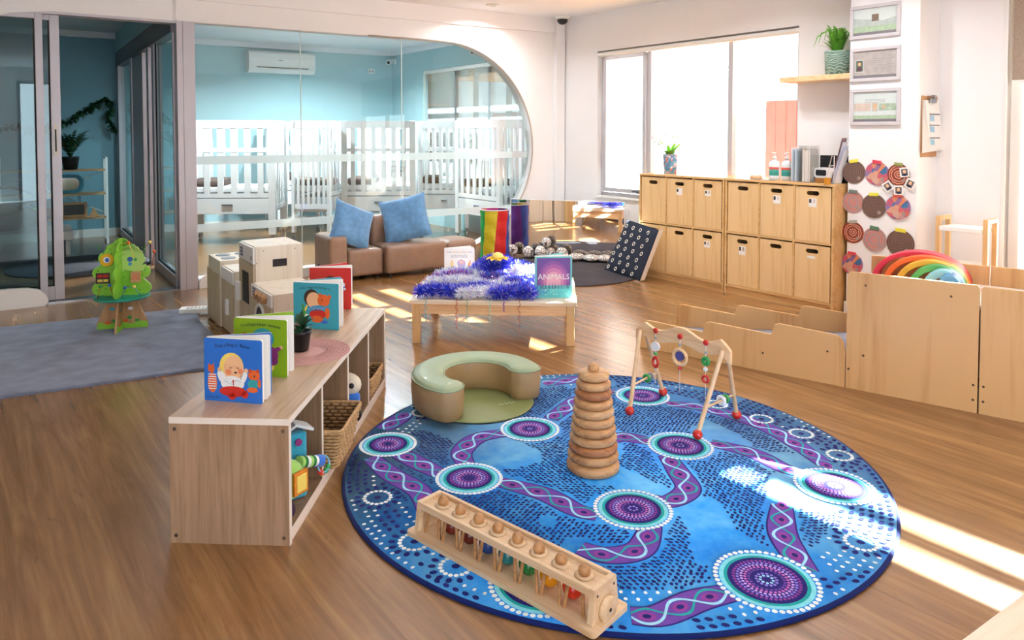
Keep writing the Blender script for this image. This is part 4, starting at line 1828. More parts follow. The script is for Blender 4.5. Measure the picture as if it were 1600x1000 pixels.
# ================================================================== ACTIVITY TREE
pt = G(187, 515, KT)
r = thing('activity_tree', 'green wooden activity tree with bead panels standing on the grey carpet', 'activity toy', (pt.x, pt.y + .04, KT), R(12))
m_lime = pm('tree_lime', '#8fcf3e', .4, var=.06, vs=12)
m_limed = pm('tree_green', '#4f9e2a', .4, var=.05)
m_trunk = wood('tree_trunk_ply', '#c79b6c', '#a87a4e', 'Z', 1, .5)
def crown(W2, z0, z1):
    pts = [(-W2 * .78, z0)]
    lob = [(-.98, .16), (-.95, .5), (-.68, .80), (-.34, .97)]
    full = lob + [(0, 1.08)] + [(-a, b_) for a, b_ in reversed(lob)]
    for a, b_ in full:
        cxx, cyy = a * W2 * .80, z0 + (z1 - z0) * (b_ * .83 + .04)
        th0 = math.atan2(cyy - (z0 + z1) / 2 + .02, cxx)
        for j in range(-4, 5):
            th = th0 + j * R(22)
            pts.append((cxx + .048 * math.cos(th), cyy + .044 * math.sin(th)))
    pts.append((W2 * .78, z0))
    # clockwise order left->top->right: reverse to keep each lobe running the same way
    out = [pts[0]]
    k = 1
    for _ in full:
        seg = pts[k:k + 9]
        out += list(reversed(seg))
        k += 9
    out.append(pts[-1])
    return out
def treeboard(name, rz):
    w = MB()
    M = upM((0, .006, 0), 0)
    if rz:
        M = Matrix.Rotation(rz, 4, 'Z') @ M
    w.prism(crown(.168, .20, .575), 0, .012, m_lime, M)
    b_ = w.build(name, r)
    w = MB()
    w.prism([(-.155, 0), (.155, 0), (.155, .035), (.085, .2), (-.085, .2), (-.155, .035)], 0, .012, m_trunk, M)
    t = w.build('trunk_board', r)
    w = MB()
    for z_ in (.0123, -.0003):
        g_ = [(-.155, .0), (.155, .0), (.155, .03)] + [(.155 - k * .03, .038 + .008 * math.sin(k * 1.4)) for k in range(11)]
        w.flat(g_, z_, m_lime, M)
    for k, (x, y, mat) in enumerate(((-.05, .05, GRN), (.09, .05, GRN), (.045, .07, GRN), (-.06, .13, TEA), (-.09, .04, ORG), (.05, .13, WHT), (.02, .05, ORG))):
        w.ell(x, y, .016, .011, .0127, mat, 12, 0, M)
    w.build('trunk_print', t)
    return b_, M
b1_, M1 = treeboard('crown_board', 0)
b2_, M2 = treeboard('crown_board', R(90))
w = MB()
rr = random.Random(5)
for M in (M1, M2):
    for k in range(46):
        x, y = rr.uniform(-.15, .15), rr.uniform(.24, .55)
        if abs(x) < .17 * math.cos((y - .38) * 3):
            w.ell(x, y, .007, .004, .0126, m_limed, 8, rr.uniform(0, 3), M)
w.build('leaf_print', b1_)
w = MB()
star = []
for k in range(32):
    q_ = .045 if k % 2 else .038
    star.append((-.085 + q_ * math.cos(2 * PI * k / 32), .455 + q_ * math.sin(2 * PI * k / 32)))
w.prism(star, .0125, .02, pm('gear_yellow', '#f0b81c', .35), M1)
w.build('sun_gear', b1_)
w = MB()
w.ell(-.085, .455, .021, .021, .0201, WHT, 20, 0, M1)
w.ell(-.083, .455, .012, .014, .0204, BLU, 16, 0, M1)
w.build('gear_centre', b1_)
w = MB()
w.flat([(-.155, .30), (-.07, .30), (-.07, .37), (-.155, .37)], .0128, BRN, M1)
for k, m_ in enumerate((RED, RED, YEL, YEL)):
    w.b2((0, 0, 0), (0, 0, 0), BRN) if False else None
    w.add(*[[(Vector((-.145 + (k % 2) * .035, .34 - (k // 2) * .03, .013))) + Vector(q_) for q_ in ((0, 0, 0), (.03, 0, 0), (.03, .018, 0), (0, .018, 0))], [(0, 1, 2, 3)], m_, False, M1])
w.build('picture_window', b1_)
w = MB()
w.prism(crown(.055, .42, .55)[::3], .013, .02, pm('leafy_pale', '#b9df77', .4), M1 @ Matrix.Translation((.062, -.03, 0)))
w.ell(.055, .455, .018, .016, .0205, BLU, 16, 0, M1)
w.ell(.055, .425, .012, .012, .0205, SKY, 16, 0, M1)
w.build('leaf_cutout', b1_)
w = MB()
M = M1 @ Matrix.Translation((.09, .34, .03))
w.prism(rrect(-.028, -.035, .028, .035, .006), -.014, .014, wood('drum_wood', '#d9a57a', '#c07d50', 'X', 2), M)
w.ell(0, 0, .016, .016, .0145, CHK, 16, 0, M)
w.build('turning_drum', b1_)
w = MB()
w.lathe([(.165, 0), (.17, .004), (.17, .012), (.165, .016), (0, .016)], pm('tray_teal', '#1f8f78', .4, var=.1, vs=30), (0, 0, .203), n=40)
w.build('tray', r)
for k, (pts_, m_) in enumerate((([(-.12, -.1, .22), (-.10, -.1, .30), (-.04, -.12, .31), (-.02, -.10, .22)], RED), ([(.03, -.12, .22), (.05, -.12, .29), (.10, -.10, .29), (.13, -.07, .22)], BLU), ([(.13, .05, .52), (.17, .02, .56), (.20, .0, .50), (.18, .03, .40)], DOR), ([(-.02, -.02, .56), (.06, -.06, .57), (.10, -.06, .46)], YEL))):
    w = MB()
    w.tube(pts_, .0022, m_, n=6)
    wr = w.build('bead_wire', r)
    for j in (1, 2):
        w = MB()
        w.ball(pts_[j], .011, [ORG, m_grn, BLU, YEL][(k + j) % 4], 12)
        w.build('bead', wr)

# small printed puzzle board on the carpet corner
a_, b_ = G(296, 495, KT), G(345, 490, KT)
r_ = G(320, 488, KT)
w = MB()
w.b2((-.12, -.05, 0), (.12, .05, .028), m_white)
for i in range(7):
    for j in range(2):
        w.b2((-.075 + i * .025, -.035 + j * .036, .0281), (-.057 + i * .025, -.008 + j * .036, .0285), pm('print_grey', '#9a9a9e', .6))
o = w.build('letter_board', None, (r_.x - .06, r_.y + .03, KT), R(12), bevel=.002)
tag(o, 'small white wooden letter board lying on the edge of the grey carpet', 'toy')

# ================================================================== PLAY KITCHEN
ka = Vector((.56, -.83, 0)).normalized()
RZK = math.atan2(ka.y, ka.x)          # local X towards the camera-right, local Y = to the back-right
m_cream = wood('kitchen_birch', '#eae1d1', '#dccfba', 'Z', .6, .45, .2)
m_drs = wood('kitchen_door', '#cdbb9c', '#bba683', 'Z', .6, .5, .3)
def kunit(name, label, corner, L_, D_, H_, cat='play kitchen unit'):
    """corner = near corner; unit runs back along -X, depth along +Y, doors on the -Y face"""
    r = thing(name, label, cat, (corner.x, corner.y, 0), RZK, 'wooden play kitchen')
    w = MB()
    w.b2((-L_, .012, .0), (0, D_, H_), m_cream)
    w.build('cabinet_body', r, bevel=.004)
    return r
D_ = .33
F1 = Vector((-1.24, 3.98, 0))
r = kunit('play_washing_machine', 'low play kitchen washing machine with round porthole, nearest of the row', F1, .40, .30, .42)
w = MB()
w.b2((-.395, 0, .01), (-.005, .0115, .34), m_drs)
w.build('door', r, bevel=.002)
w = MB()
w.b2((-.395, 0, .345), (-.005, .0115, .415), m_white)
for k in range(6):
    w.b2((-.36 + (k % 2) * .035, -.0012, .355 + (k // 2) * .018), (-.335 + (k % 2) * .035, -.0001, .368 + (k // 2) * .018), pm('panel_blue', '#4a4f74', .5))
w.build('control_panel', r, bevel=.002)
for k in range(3):
    w = MB()
    w.cyl((-.23 + k * .065, -.028, .378), (-.23 + k * .065, -.0002, .378), .022, m_knob, .026, n=20)
    w.build('knob', r)
w = MB()
w.cyl((-.2, -.004, .24), (-.2, -.0005, .24), .085, m_black, n=32)
w.torus((-.2, -.004, .24), .088, .009, m_white, Matrix.Rotation(R(90), 4, 'X'), 36, 8)
w.build('porthole', r)
for x, z_ in ((-.03, .37), (-.05, .30)):
    pass
F2 = Vector((-1.452, 4.325, 0))
r = kunit('play_oven', 'tall play kitchen oven with black window, tallest of the row', F2, .325, .30, .628)
w = MB()
w.b2((-.32, 0, .17), (-.005, .0115, .52), m_drs)
w.build('oven_door', r, bevel=.002)
w = MB()
w.b2((-.235, -.003, .27), (-.10, -.0002, .46), m_black)
w.build('oven_window', r)
w = MB()
w.b2((-.315, -.03, .26), (-.275, -.0005, .38), m_white)
w.build('door_handle', r, bevel=.006)
w = MB()
w.b2((-.32, 0, .525), (-.005, .0115, .622), m_white)
for k in range(6):
    w.b2((-.28 + (k % 2) * .03, -.0012, .545 + (k // 2) * .02), (-.255 + (k % 2) * .03, -.0001, .56 + (k // 2) * .02), pm('panel_blue', '#4a4f74', .5))
w.b2((-.05, -.0012, .545), (-.035, -.0001, .57), MATS['panel_blue'])
w.build('control_panel', r, bevel=.002)
w = MB()
w.b2((-.315, -.001, .012), (-.012, .0110, .16), m_dark)
w.build('open_bay', r)
w = MB()
w.b2((.0003, .115, .50), (.0022, .20, .545), m_black)
w.build('handhold', r)
for y, z_ in ((.06, .60), (.25, .60), (.02, .53), (.28, .35)):
    w = MB()
    w.cyl((.0003, y, z_), (.0018, y, z_), .004, pm('bolt_cap', '#a89a88', .5), n=10)
    w.build('bolt_cap', r)
F3 = Vector((-1.70, 4.66, 0)) + Vector((.01, -.02, 0))
r = kunit('play_sink', 'low play kitchen sink unit with round basin, left of the tall oven', F3, .30, .30, .42)
w = MB()
w.b2((-.295, 0, .01), (-.005, .0115, .33), m_drs)
w.build('door', r, bevel=.002)
w = MB()
w.b2((-.295, 0, .335), (-.005, .0115, .415), m_white)
w.build('front_panel', r, bevel=.002)
w = MB()
w.b2((-.115, -.022, .13), (-.085, -.0005, .23), m_white)
w.build('door_handle', r, bevel=.005)
w = MB()
w.ell(-.13, .17, .075, .075, .4203, pm('basin_grey', '#5d5f66', .3, metal=.5), 28)
w.torus((-.13, .17, .421), .077, .005, m_steel, None, 32, 8)
w.build('basin', r)
F4 = F3 - ka * .305 + Vector((-.02, .0, 0))
r = kunit('play_stove', 'low play kitchen stove top with dark hotplates, farthest of the row', F4, .33, .30, .445)
w = MB()
w.b2((-.325, 0, .01), (-.005, .0115, .36), m_drs)
w.build('door', r, bevel=.002)
for k, (x, y) in enumerate(((-.09, .09), (-.24, .09), (-.09, .22), (-.24, .22))):
    w = MB()
    w.ell(x, y, .05, .05, .4452, pm('hotplate', '#4d5566', .4), 26, th=.003)
    w.build('hotplate', r)
# wooden crate with pencils behind the oven
p = G(481, 455, 0)
kp = F2 + Vector((.83, .56, 0)) * .42
r = thing('wooden_crate', 'small pale wooden crate of tall dark sticks behind the red book', 'crate', (-1.05, 4.50, 0), R(20))
w = MB()
for x0, y0, x1, y1 in ((-.11, -.11, .11, -.10), (-.11, .10, .11, .11), (-.11, -.0995, -.10, .0995), (.10, -.0995, .11, .0995)):
    w.b2((x0, y0, 0), (x1, y1, .40), m_birch)
w.b2((-.0995, -.0995, 0), (.0995, .0995, .30), m_birchx)
w.build('box_body', r, bevel=.002)
w = MB()
w.b2((-.05, -.112, .34), (.02, -.1101, .38), pm('label_green', '#5a7a48', .6))
w.build('label', r)
for k, (dx, dy, cl, hh) in enumerate(((-.03, 0, '#2a2440', .20), (.0, .03, '#8e3560', .16), (.035, -.01, '#1f1b26', .18), (-.04, -.035, '#b7b2a8', .14))):
    w = MB()
    w.cyl((-1.05 + dx, 4.50 + dy, .3015), (-1.05 + dx * 1.9 + (.0), 4.50 + dy, .301 + hh), .009, pm('stick_%d' % k, cl, .5), n=10)
    o = w.build('craft_stick')
    tag(o, ['dark violet stick leaning in the pale wooden crate', 'magenta stick in the pale wooden crate', 'black stick on the right in the pale wooden crate', 'pale grey stick on the left in the pale wooden crate'][k], 'stick')
p = onshelf(-.3, SL + .18, 0)
# ================================================================== LOW TABLE WITH TINSEL
tc = Vector((-.012, 4.87, 0))
RZt = R(-4.2)
tb = thing('low_table', 'low square pale wooden table on four legs covered with tinsel, mid room', 'table', tc, RZt)
m_tt = wood('table_top_birch', '#ead9c0', '#d8c1a0', 'X', .6, .35, .15)
TZ = .27
w = MB()
w.prism(rrect(-.515, -.405, .515, .405, .02, 4), TZ - .02, TZ, m_tt)
w.build('table_top', tb, bevel=.003)
for x0, y0, x1, y1 in ((-.45, -.385, .45, -.365), (-.45, .365, .45, .385), (-.495, -.34, -.475, .34), (.475, -.34, .495, .34)):
    w = MB()
    w.b2((x0, y0, TZ - .085), (x1, y1, TZ - .0205), m_beech)
    w.build('apron', tb)
for sx in (-1, 1):
    for sy in (-1, 1):
        w = MB()
        w.b2((sx * .475 - .025, sy * .365 - .025, 0), (sx * .475 + .025, sy * .365 + .025, TZ - .0205), m_birch)
        w.build('leg', tb, bevel=.004)
def ontab(x, y, z=TZ):
    return Matrix.Translation(tc) @ Matrix.Rotation(RZt, 4, 'Z') @ Vector((x, y, z))
m_tb = pm('tinsel_blue', '#2f47e0', .3, metal=.15, var=.3, vs=60)
m_tw = pm('tinsel_white', '#f8faff', .3, var=.02)
m_tp = pm('tinsel_purple', '#7d48c0', .3, metal=.15, var=.3, vs=60)
m_tk = pm('tinsel_pink', '#d565b0', .3, metal=.1, var=.2)
m_ts = pm('tinsel_teal', '#49b3c4', .3, metal=.1, var=.2)
rt = random.Random(11)
def hgt(x, y):
    """heap profile"""
    return .012 + .085 * math.exp(-((x + .02) ** 2 / .03 + (y - .22) ** 2 / .02)) + .05 * math.exp(-((x + .30) ** 2 / .02 + (y + .05) ** 2 / .05)) + .055 * math.exp(-((x - .25) ** 2 / .03 + (y - .05) ** 2 / .05))
def garland(name, label, path, mats, rad=.03, dens=9000):
    P = [Vector((p[0], p[1], 0)) for p in smoothpath(path, 10)]
    for p in P:
        p.z = hgt(p.x, p.y) + rad * .5
    lens = [0]
    for i in range(1, len(P)):
        lens.append(lens[-1] + (P[i] - P[i - 1]).length)
    Lt = lens[-1]
    w = MB()
    n = int(dens * Lt)
    for _ in range(n):
        t = rt.random() * Lt
        i = 1
        while i < len(P) - 1 and lens[i] < t:
            i += 1
        u = (t - lens[i - 1]) / max(1e-6, lens[i] - lens[i - 1])
        p = P[i - 1].lerp(P[i], u)
        d = Vector((rt.gauss(0, 1), rt.gauss(0, 1), rt.gauss(.25, .8))).normalized()
        q = p + d * rad * rt.uniform(.7, 1.25)
        q.z = max(q.z, .0015)
        q.x = max(-.505, min(.505, q.x))
        q.y = max(-.395, min(.395, q.y))
        s = d.orthogonal().normalized() * .0016
        mat = rt.choices([m_ for m_, _w in mats], [_w for _m, _w in mats])[0]
        w.add([p - s, p + s, q + s * .5, q - s * .5], [(0, 1, 2, 3)], mat)
    w.tube(P, .0015, mats[0][0], n=4)
    o = w.build(name, None, ontab(0, 0), RZt)
    return tag(o, label, 'tinsel', 'tinsel garlands heaped on the low table')
bl = [(m_tb, 8), (m_tw, 1), (m_tp, 1)]
wh = [(m_tw, 8), (m_tb, 1), (m_tk, .4)]
garland('tinsel_garland', 'blue tinsel garland along the front left edge of the low table', [(-.47, -.34), (-.36, -.31), (-.25, -.33), (-.16, -.27), (-.1, -.2), (.0, -.26), (.1, -.33), (-.02, -.35)], bl, .05)
garland('tinsel_garland', 'white tinsel garland looping over the left part of the low table', [(-.44, -.14), (-.35, -.2), (-.24, -.16), (-.14, -.1), (-.05, -.17), (.04, -.12), (.1, -.06)], wh, .05)
garland('tinsel_garland', 'white tinsel garland at the front middle of the low table', [(-.2, -.36), (-.1, -.31), (-.02, -.28), (.06, -.2), (.14, -.22), (.05, -.29), (-.05, -.35)], wh, .046)
garland('tinsel_garland', 'blue tinsel garland heaped at the back middle of the low table', [(-.16, .1), (-.1, .2), (-.03, .26), (.05, .2), (-.02, .14), (-.1, .16), (-.05, .24)], bl, .062)
garland('tinsel_garland', 'blue tinsel garland over the right front of the low table', [(.08, -.15), (.18, -.1), (.27, -.16), (.30, -.24), (.2, -.27), (.12, -.3), (.24, -.33)], bl, .055)
garland('tinsel_garland', 'blue tinsel garland at the back right of the low table', [(.12, .2), (.2, .27), (.3, .3), (.36, .22), (.3, .12), (.36, .02), (.28, .0)], bl, .055)
garland('tinsel_garland', 'white tinsel garland at the right of the low table behind the purple book', [(.1, .1), (.18, .15), (.24, .06), (.18, -.02), (.28, .05), (.32, .14)], wh, .048)
garland('tinsel_garland', 'purple and pink tinsel garland at the left of the low table', [(-.42, -.02), (-.33, -.06), (-.26, -.02), (-.2, .04), (-.28, .07)], [(m_tp, 4), (m_tk, 2), (m_tb, 2), (m_tw, 2)], .045)
garland('tinsel_garland', 'white tinsel garland at the back left of the low table beside the animal book', [(-.42, .2), (-.34, .14), (-.26, .1), (-.18, .05), (-.22, .16), (-.12, .06)], [(m_tw, 6), (m_tb, 2), (m_ts, 1)], .048)
garland('tinsel_garland', 'dark purple tinsel garland crossing the middle of the low table', [(-.1, .02), (.0, .05), (.08, .0), (.03, -.08), (.12, -.1), (.2, -.2)], [(m_tp, 4), (m_tb, 3), (m_ts, 2), (m_tk, 1)], .045)
# curled ribbons hanging over the front edge
for k, (x, L_, m_, lab) in enumerate(((-.41, .13, m_ts, 'teal ribbon hanging over the left of the table front edge'), (-.22, .17, pm('ribbon_red', '#c8423a', .3), 'long red ribbon hanging over the table front edge'), (-.155, .13, pm('ribbon_green', '#6fae8e', .3), 'green ribbon hanging over the table front edge'),
                                       (-.015, .13, pm('ribbon_mint', '#8fd0c4', .3), 'mint ribbon hanging over the middle of the table front edge'), (.07, .06, m_tp, 'short purple ribbon hanging over the table front edge'), (.165, .20, pm('ribbon_copper', '#a8695c', .3), 'long copper ribbon hanging over the right of the table front edge'),
                                       (.505, .09, pm('ribbon_grey', '#8a8f96', .3), 'grey ribbon hanging at the right corner of the low table'))):
    w = MB()
    pts_ = [(x, -.33, TZ + .012), (x, -.39, TZ + .006)]
    for j in range(14):
        t = j / 13
        pts_.append((x + .006 * math.sin(j * 1.7), -.411 - .004 * math.cos(j * 1.7), TZ + .003 - L_ * t))
    w.tube(pts_, .0022, m_, n=5, rr=[.002] * 2 + [.0014 + .0016 * abs(math.sin(j * 1.3)) for j in range(14)])
    o = w.build('curled_ribbon', None, tc, RZt)
    tag(o, lab, 'ribbon')
# yellow flower
q = ontab(-.005, .10, TZ + .175)
w = MB()
m_yl = pm('flower_yellow', '#f2c012', .5, var=.1, vs=60)
r = thing('yellow_flower', 'yellow artificial flower on top of the tinsel heap', 'flower', q)
for k in range(9):
    a = 2 * PI * k / 9
    leaf(w, (.01 * math.cos(a), .01 * math.sin(a), 0), (.088 * math.cos(a), .088 * math.sin(a), .0), .024, m_yl, .3)
w.build('petals', r)
w = MB()
w.ball((0, 0, .018), .040, pm('flower_centre', '#ffe27a', .6), 18, (1, 1, .75))
w.build('flower_centre', r)

def draw_pink(w, F):
    z = .0003
    W2, H = .115, .265
    for k, (h_, cl) in enumerate(((.075, 'turq'), )):
        w.flat([(-.105, .008), (.105, .008), (.105, .08), (-.105, .08)], z, pm('print_turq', '#54bcc4', .5, var=.1, vs=40), F)
    w.flat([(-.105, .08), (.105, .08), (.105, .252), (-.105, .252)], z, pm('print_dusk', '#6d4a9a', .5, var=.1, vs=10), F)
    for k, (rd, cl) in enumerate(((.098, '#8c56a6'), (.082, '#b067b0'), (.064, '#cf85b8'), (.044, '#e8aac2'))):
        pts_ = []
        for i in range(25):
            a = PI * i / 24
            pts_.append((.0 + rd * math.cos(a), .11 + rd * 1.25 * math.sin(a)))
        pts_ = [(rd * 1.0, .08)] + pts_ + [(-rd, .08)]
        w.flat(pts_, z * (2 + k), pm('print_glow_%d' % k, cl, .5), F)
    for k in range(34):
        a = random.Random(k)
        x = a.uniform(-.1, .1)
        w.flat([(x - .0015, .06), (x + .0015, .06), (x, .08 + a.uniform(.01, .035))], z * 7, pm('print_reed', '#4b4a6a', .5), F)
    for k in range(60):
        a = random.Random(100 + k)
        E(w, F, a.uniform(-.1, .1), a.uniform(.012, .075), a.uniform(.001, .004), a.uniform(.001, .003), pm('print_mint', '#a5e3dc', .5), z * 7, n=6)
    w.text('ANIMALS', .049, WHT, F @ Matrix.Translation((0, .118, z * 9)))
def draw_white(w, F):
    z = .0003
    cols = [ORG, TEA, PUR, YEL, GRN, BLU]
    for k in range(15):
        E(w, F, -.084 + k * .012, .188, .005, .004, pm('pastel_%d' % (k % 4), ['#e8b2a0', '#a9c9b8', '#b7b3d8', '#e6d59a'][k % 4], .6), z, n=10)
    w.text('animals', .040, pm('print_greytext', '#9aa0ac', .5), F @ Matrix.Translation((.0, .148, z * 2)))
    E(w, F, .014, .108, .030, .028, pm('print_elephant', '#a99acb', .5), z)
    for x in (-.004, .012, .030):
        w.flat([(x - .005, .07), (x + .005, .07), (x + .005, .1), (x - .005, .1)], z, pm('print_elephant', '#a99acb', .5), F)
    E(w, F, .016, .118, .016, .010, pm('print_salmon', '#e0a7a4', .5), z * 2)
    E(w, F, -.052, .098, .010, .034, pm('print_sand', '#e2c48e', .5), z)
    E(w, F, .070, .095, .009, .020, pm('print_rust', '#cf8a52', .5), z)
    E(w, F, .076, .118, .003, .014, RED, z)
    E(w, F, .045, .052, .035, .010, GRN, z * 2, .1)
    E(w, F, -.03, .05, .02, .012, pm('print_elephant', '#a99acb', .5), z)
    E(w, F, -.06, .03, .02, .012, YEL, z)
q1, q2 = ontab(.255, -.285), ontab(.49, -.255)
l_, rz_ = place(Vector((q1.x, q1.y, 0)), Vector((q2.x, q2.y, 0)))
bk = book('board_book', 'purple and turquoise ANIMALS book at the front right of the low table', (l_[0], l_[1], TZ + .0006), rz_, .232, .262, cv('cover_turquoise', '#6fc5cb'), draw_pink, 32, 2)
q1, q2 = ontab(-.40, .295), ontab(-.185, .30)
l_, rz_ = place(Vector((q1.x, q1.y, 0)), Vector((q2.x, q2.y, 0)))
bk = book('board_book', 'white animals picture book standing at the back left of the low table', (l_[0], l_[1], TZ + .0006), rz_, .215, .215, cv('cover_white', '#f4f2f4'), draw_white, 32, 2)
# paper flower at the right edge
q = ontab(.44, .04, TZ)
w = MB()
leafs = pm('paper_white', '#f6f4f0', .7)
for k in range(10):
    a = 2 * PI * k / 10
    leaf(w, (0, 0, .02), (.045 * math.cos(a), .045 * math.sin(a), .035), .015, leafs, .3)
w.ball((0, 0, .018), .018, leafs, 12)
o = w.build('paper_flower', None, q)
tag(o, 'white paper flower on the low table behind the purple book', 'flower')

# ================================================================== SOFA
m_sofa = pm('brown_vinyl', '#8f7463', .42, var=.10, vs=14, bmp=.25, bs=160, coat=.1)
m_sofad = pm('sofa_underside', '#2b211c', .8)
def softbox(mb, lo, hi, mat, r=.03, puff=.0):
    """upholstered block: rounded box"""
    n = 5
    x0, y0, z0 = lo
    x1, y1, z1 = hi
    cxx, cyy, czz = (x0 + x1) / 2, (y0 + y1) / 2, (z0 + z1) / 2
    hx, hy, hz = (x1 - x0) / 2, (y1 - y0) / 2, (z1 - z0) / 2
    N = 10
    vs, fs = [], []
    def sph(u, v_):
        return
    # cube sphere subdivision mapped onto a rounded box
    def fmap(p):
        q_ = Vector(p)
        d = Vector((max(-hx + r, min(hx - r, q_.x * hx * 1.0)), max(-hy + r, min(hy - r, q_.y * hy)), max(-hz + r, min(hz - r, q_.z * hz))))
        nrm = Vector((q_.x * hx, q_.y * hy, q_.z * hz)) - d
        if nrm.length > 1e-9:
            nrm = nrm.normalized() * r
        o_ = d + nrm
        pf = puff * (1 - q_.x ** 2) * (1 - q_.y ** 2)
        if abs(q_.z) > .99 and q_.z > 0:
            o_.z += pf
        return (cxx + o_.x, cyy + o_.y, czz + o_.z)
    tk = sorted(set([-1, 1] + [s * (1 - k) for s in (-1, 1) for k in (0.0, .02, .05, .1, .18, .3, .5, .75, 1.0)]))
    M_ = len(tk)
    for ax in range(3):
        for s in (-1, 1):
            o = len(vs)
            for a in tk:
                for b_ in tk:
                    p = [0, 0, 0]
                    p[ax] = s
                    p[(ax + 1) % 3] = a
                    p[(ax + 2) % 3] = b_
                    vs.append(fmap(p))
            for i in range(M_ - 1):
                for j in range(M_ - 1):
                    q_ = (o + i * M_ + j, o + (i + 1) * M_ + j, o + (i + 1) * M_ + j + 1, o + i * M_ + j + 1)
                    fs.append(q_ if s > 0 else tuple(reversed(q_)))
    # merge coincident vertices for smooth shading
    key, remap, nv = {}, [], []
    for v_ in vs:
        k = (round(v_[0], 5), round(v_[1], 5), round(v_[2], 5))
        if k not in key:
            key[k] = len(nv)
            nv.append(v_)
        remap.append(key[k])
    ff = []
    for f in fs:
        g_ = []
        for i in f:
            if not g_ or remap[i] != g_[-1]:
                g_.append(remap[i])
        if len(g_) > 1 and g_[0] == g_[-1]:
            g_.pop()
        if len(set(g_)) >= 3:
            ff.append(tuple(g_))
    mb.add(nv, ff, mat, True)
    return mb
so0 = Vector((-1.455, 6.290, 0))
RZO = R(33.5)
r = thing('sofa_corner_module', 'brown vinyl sofa module with a left armrest under the tilted blue cushion', 'sofa', so0, RZO, 'brown modular sofa')
w = MB(); softbox(w, (.0, .0, .035), (.165, .415, .40), m_sofa, .035); w.build('armrest', r)
w = MB(); softbox(w, (.166, .0, .035), (.50, .295, .268), m_sofa, .03, .01); w.build('seat', r)
w = MB(); softbox(w, (.166, .296, .035), (.50, .415, .50), m_sofa, .035); w.build('backrest', r)
for x in (.05, .45):
    for y in (.05, .37):
        w = MB(); w.cyl((x, y, 0), (x, y, .036), .02, m_sofad, n=12); w.build('foot', r)
r = thing('sofa_middle_module', 'brown vinyl armless sofa module with backrest, under the square blue cushion', 'sofa', so0 + Matrix.Rotation(RZO, 3, 'Z') @ Vector((.512, .0, 0)), RZO, 'brown modular sofa')
w = MB(); softbox(w, (.0, -.05, .035), (.62, .285, .285), m_sofa, .035, .012); w.build('seat', r)
w = MB(); softbox(w, (.0, .286, .035), (.42, .405, .53), m_sofa, .04); w.build('backrest', r)
for x in (.05, .57):
    for y in (.0, .34):
        w = MB(); w.cyl((x, y, 0), (x, y, .036), .02, m_sofad, n=12); w.build('foot', r)
r = thing('sofa_end_module', 'brown vinyl ottoman-like sofa end behind the white animals book', 'sofa', so0 + Matrix.Rotation(RZO, 3, 'Z') @ Vector((1.145, .02, 0)), RZO, 'brown modular sofa')
w = MB(); softbox(w, (.0, -.04, .035), (.34, .33, .275), m_sofa, .05, .01); w.build('seat', r)
for x in (.06, .28):
    for y in (.0, .28):
        w = MB(); w.cyl((x, y, 0), (x, y, .036), .02, m_sofad, n=12); w.build('foot', r)
# blue cushions
m_cush = pm('blue_velvet', '#5b8fc0', .85, var=.16, vs=22, bmp=.4, bs=50, sheen=.5)
def pillow(name, label, M, S=.42, th=.07):
    w = MB()
    N = 16
    vs, fs = [], []
    for s in (1, -1):
        for i in range(N + 1):
            for j in range(N + 1):
                u, v_ = -1 + 2 * i / N, -1 + 2 * j / N
                pinch = 1 - .07 * (1 - u * u) * abs(v_) ** 3 - .0
                pinv = 1 - .07 * (1 - v_ * v_) * abs(u) ** 3
                h = th * ((1 - u ** 4) * (1 - v_ ** 4)) ** .55
                h *= 1 + .07 * math.sin(u * 5 + v_ * 3)
                vs.append((u * S / 2 * pinv, v_ * S / 2 * pinch, s * h))
    K = (N + 1) ** 2
    for s in range(2):
        for i in range(N):
            for j in range(N):
                a = s * K + i * (N + 1) + j
                q_ = (a, a + N + 1, a + N + 2, a + 1)
                fs.append(q_ if s == 0 else tuple(reversed(q_)))
    w.add(vs, fs, m_cush, True)
    rim = [(-S / 2 + S * t / 12, -S / 2 * (1 - .07 * (1 - (2 * t / 12 - 1) ** 2)), 0) for t in range(12)]
    w.tube([(p[0], p[1], 0) for p in rim], .004, m_cush, n=5)
    o = w.build(name)
    o.matrix_world = M
    return tag(o, label, 'cushion', 'blue velvet cushions on the sofa')
lc = so0 + Matrix.Rotation(RZO, 3, 'Z') @ Vector((.27, .165, .475))
M = Matrix.Translation(lc) @ Matrix.Rotation(RZO + R(12), 4, 'Z') @ Matrix.Rotation(R(66), 4, 'X') @ Matrix.Rotation(R(-26), 4, 'Z')
pillow('throw_cushion', 'blue velvet cushion tipped on its corner against the sofa armrest', M, .40, .06)
lc = so0 + Matrix.Rotation(RZO, 3, 'Z') @ Vector((.80, .175, .50))
M = Matrix.Translation(lc) @ Matrix.Rotation(RZO - R(38), 4, 'Z') @ Matrix.Rotation(R(62), 4, 'X') @ Matrix.Rotation(R(15), 4, 'Z')
pillow('throw_cushion', 'square blue velvet cushion leaning back on the middle sofa module', M, .45, .065)

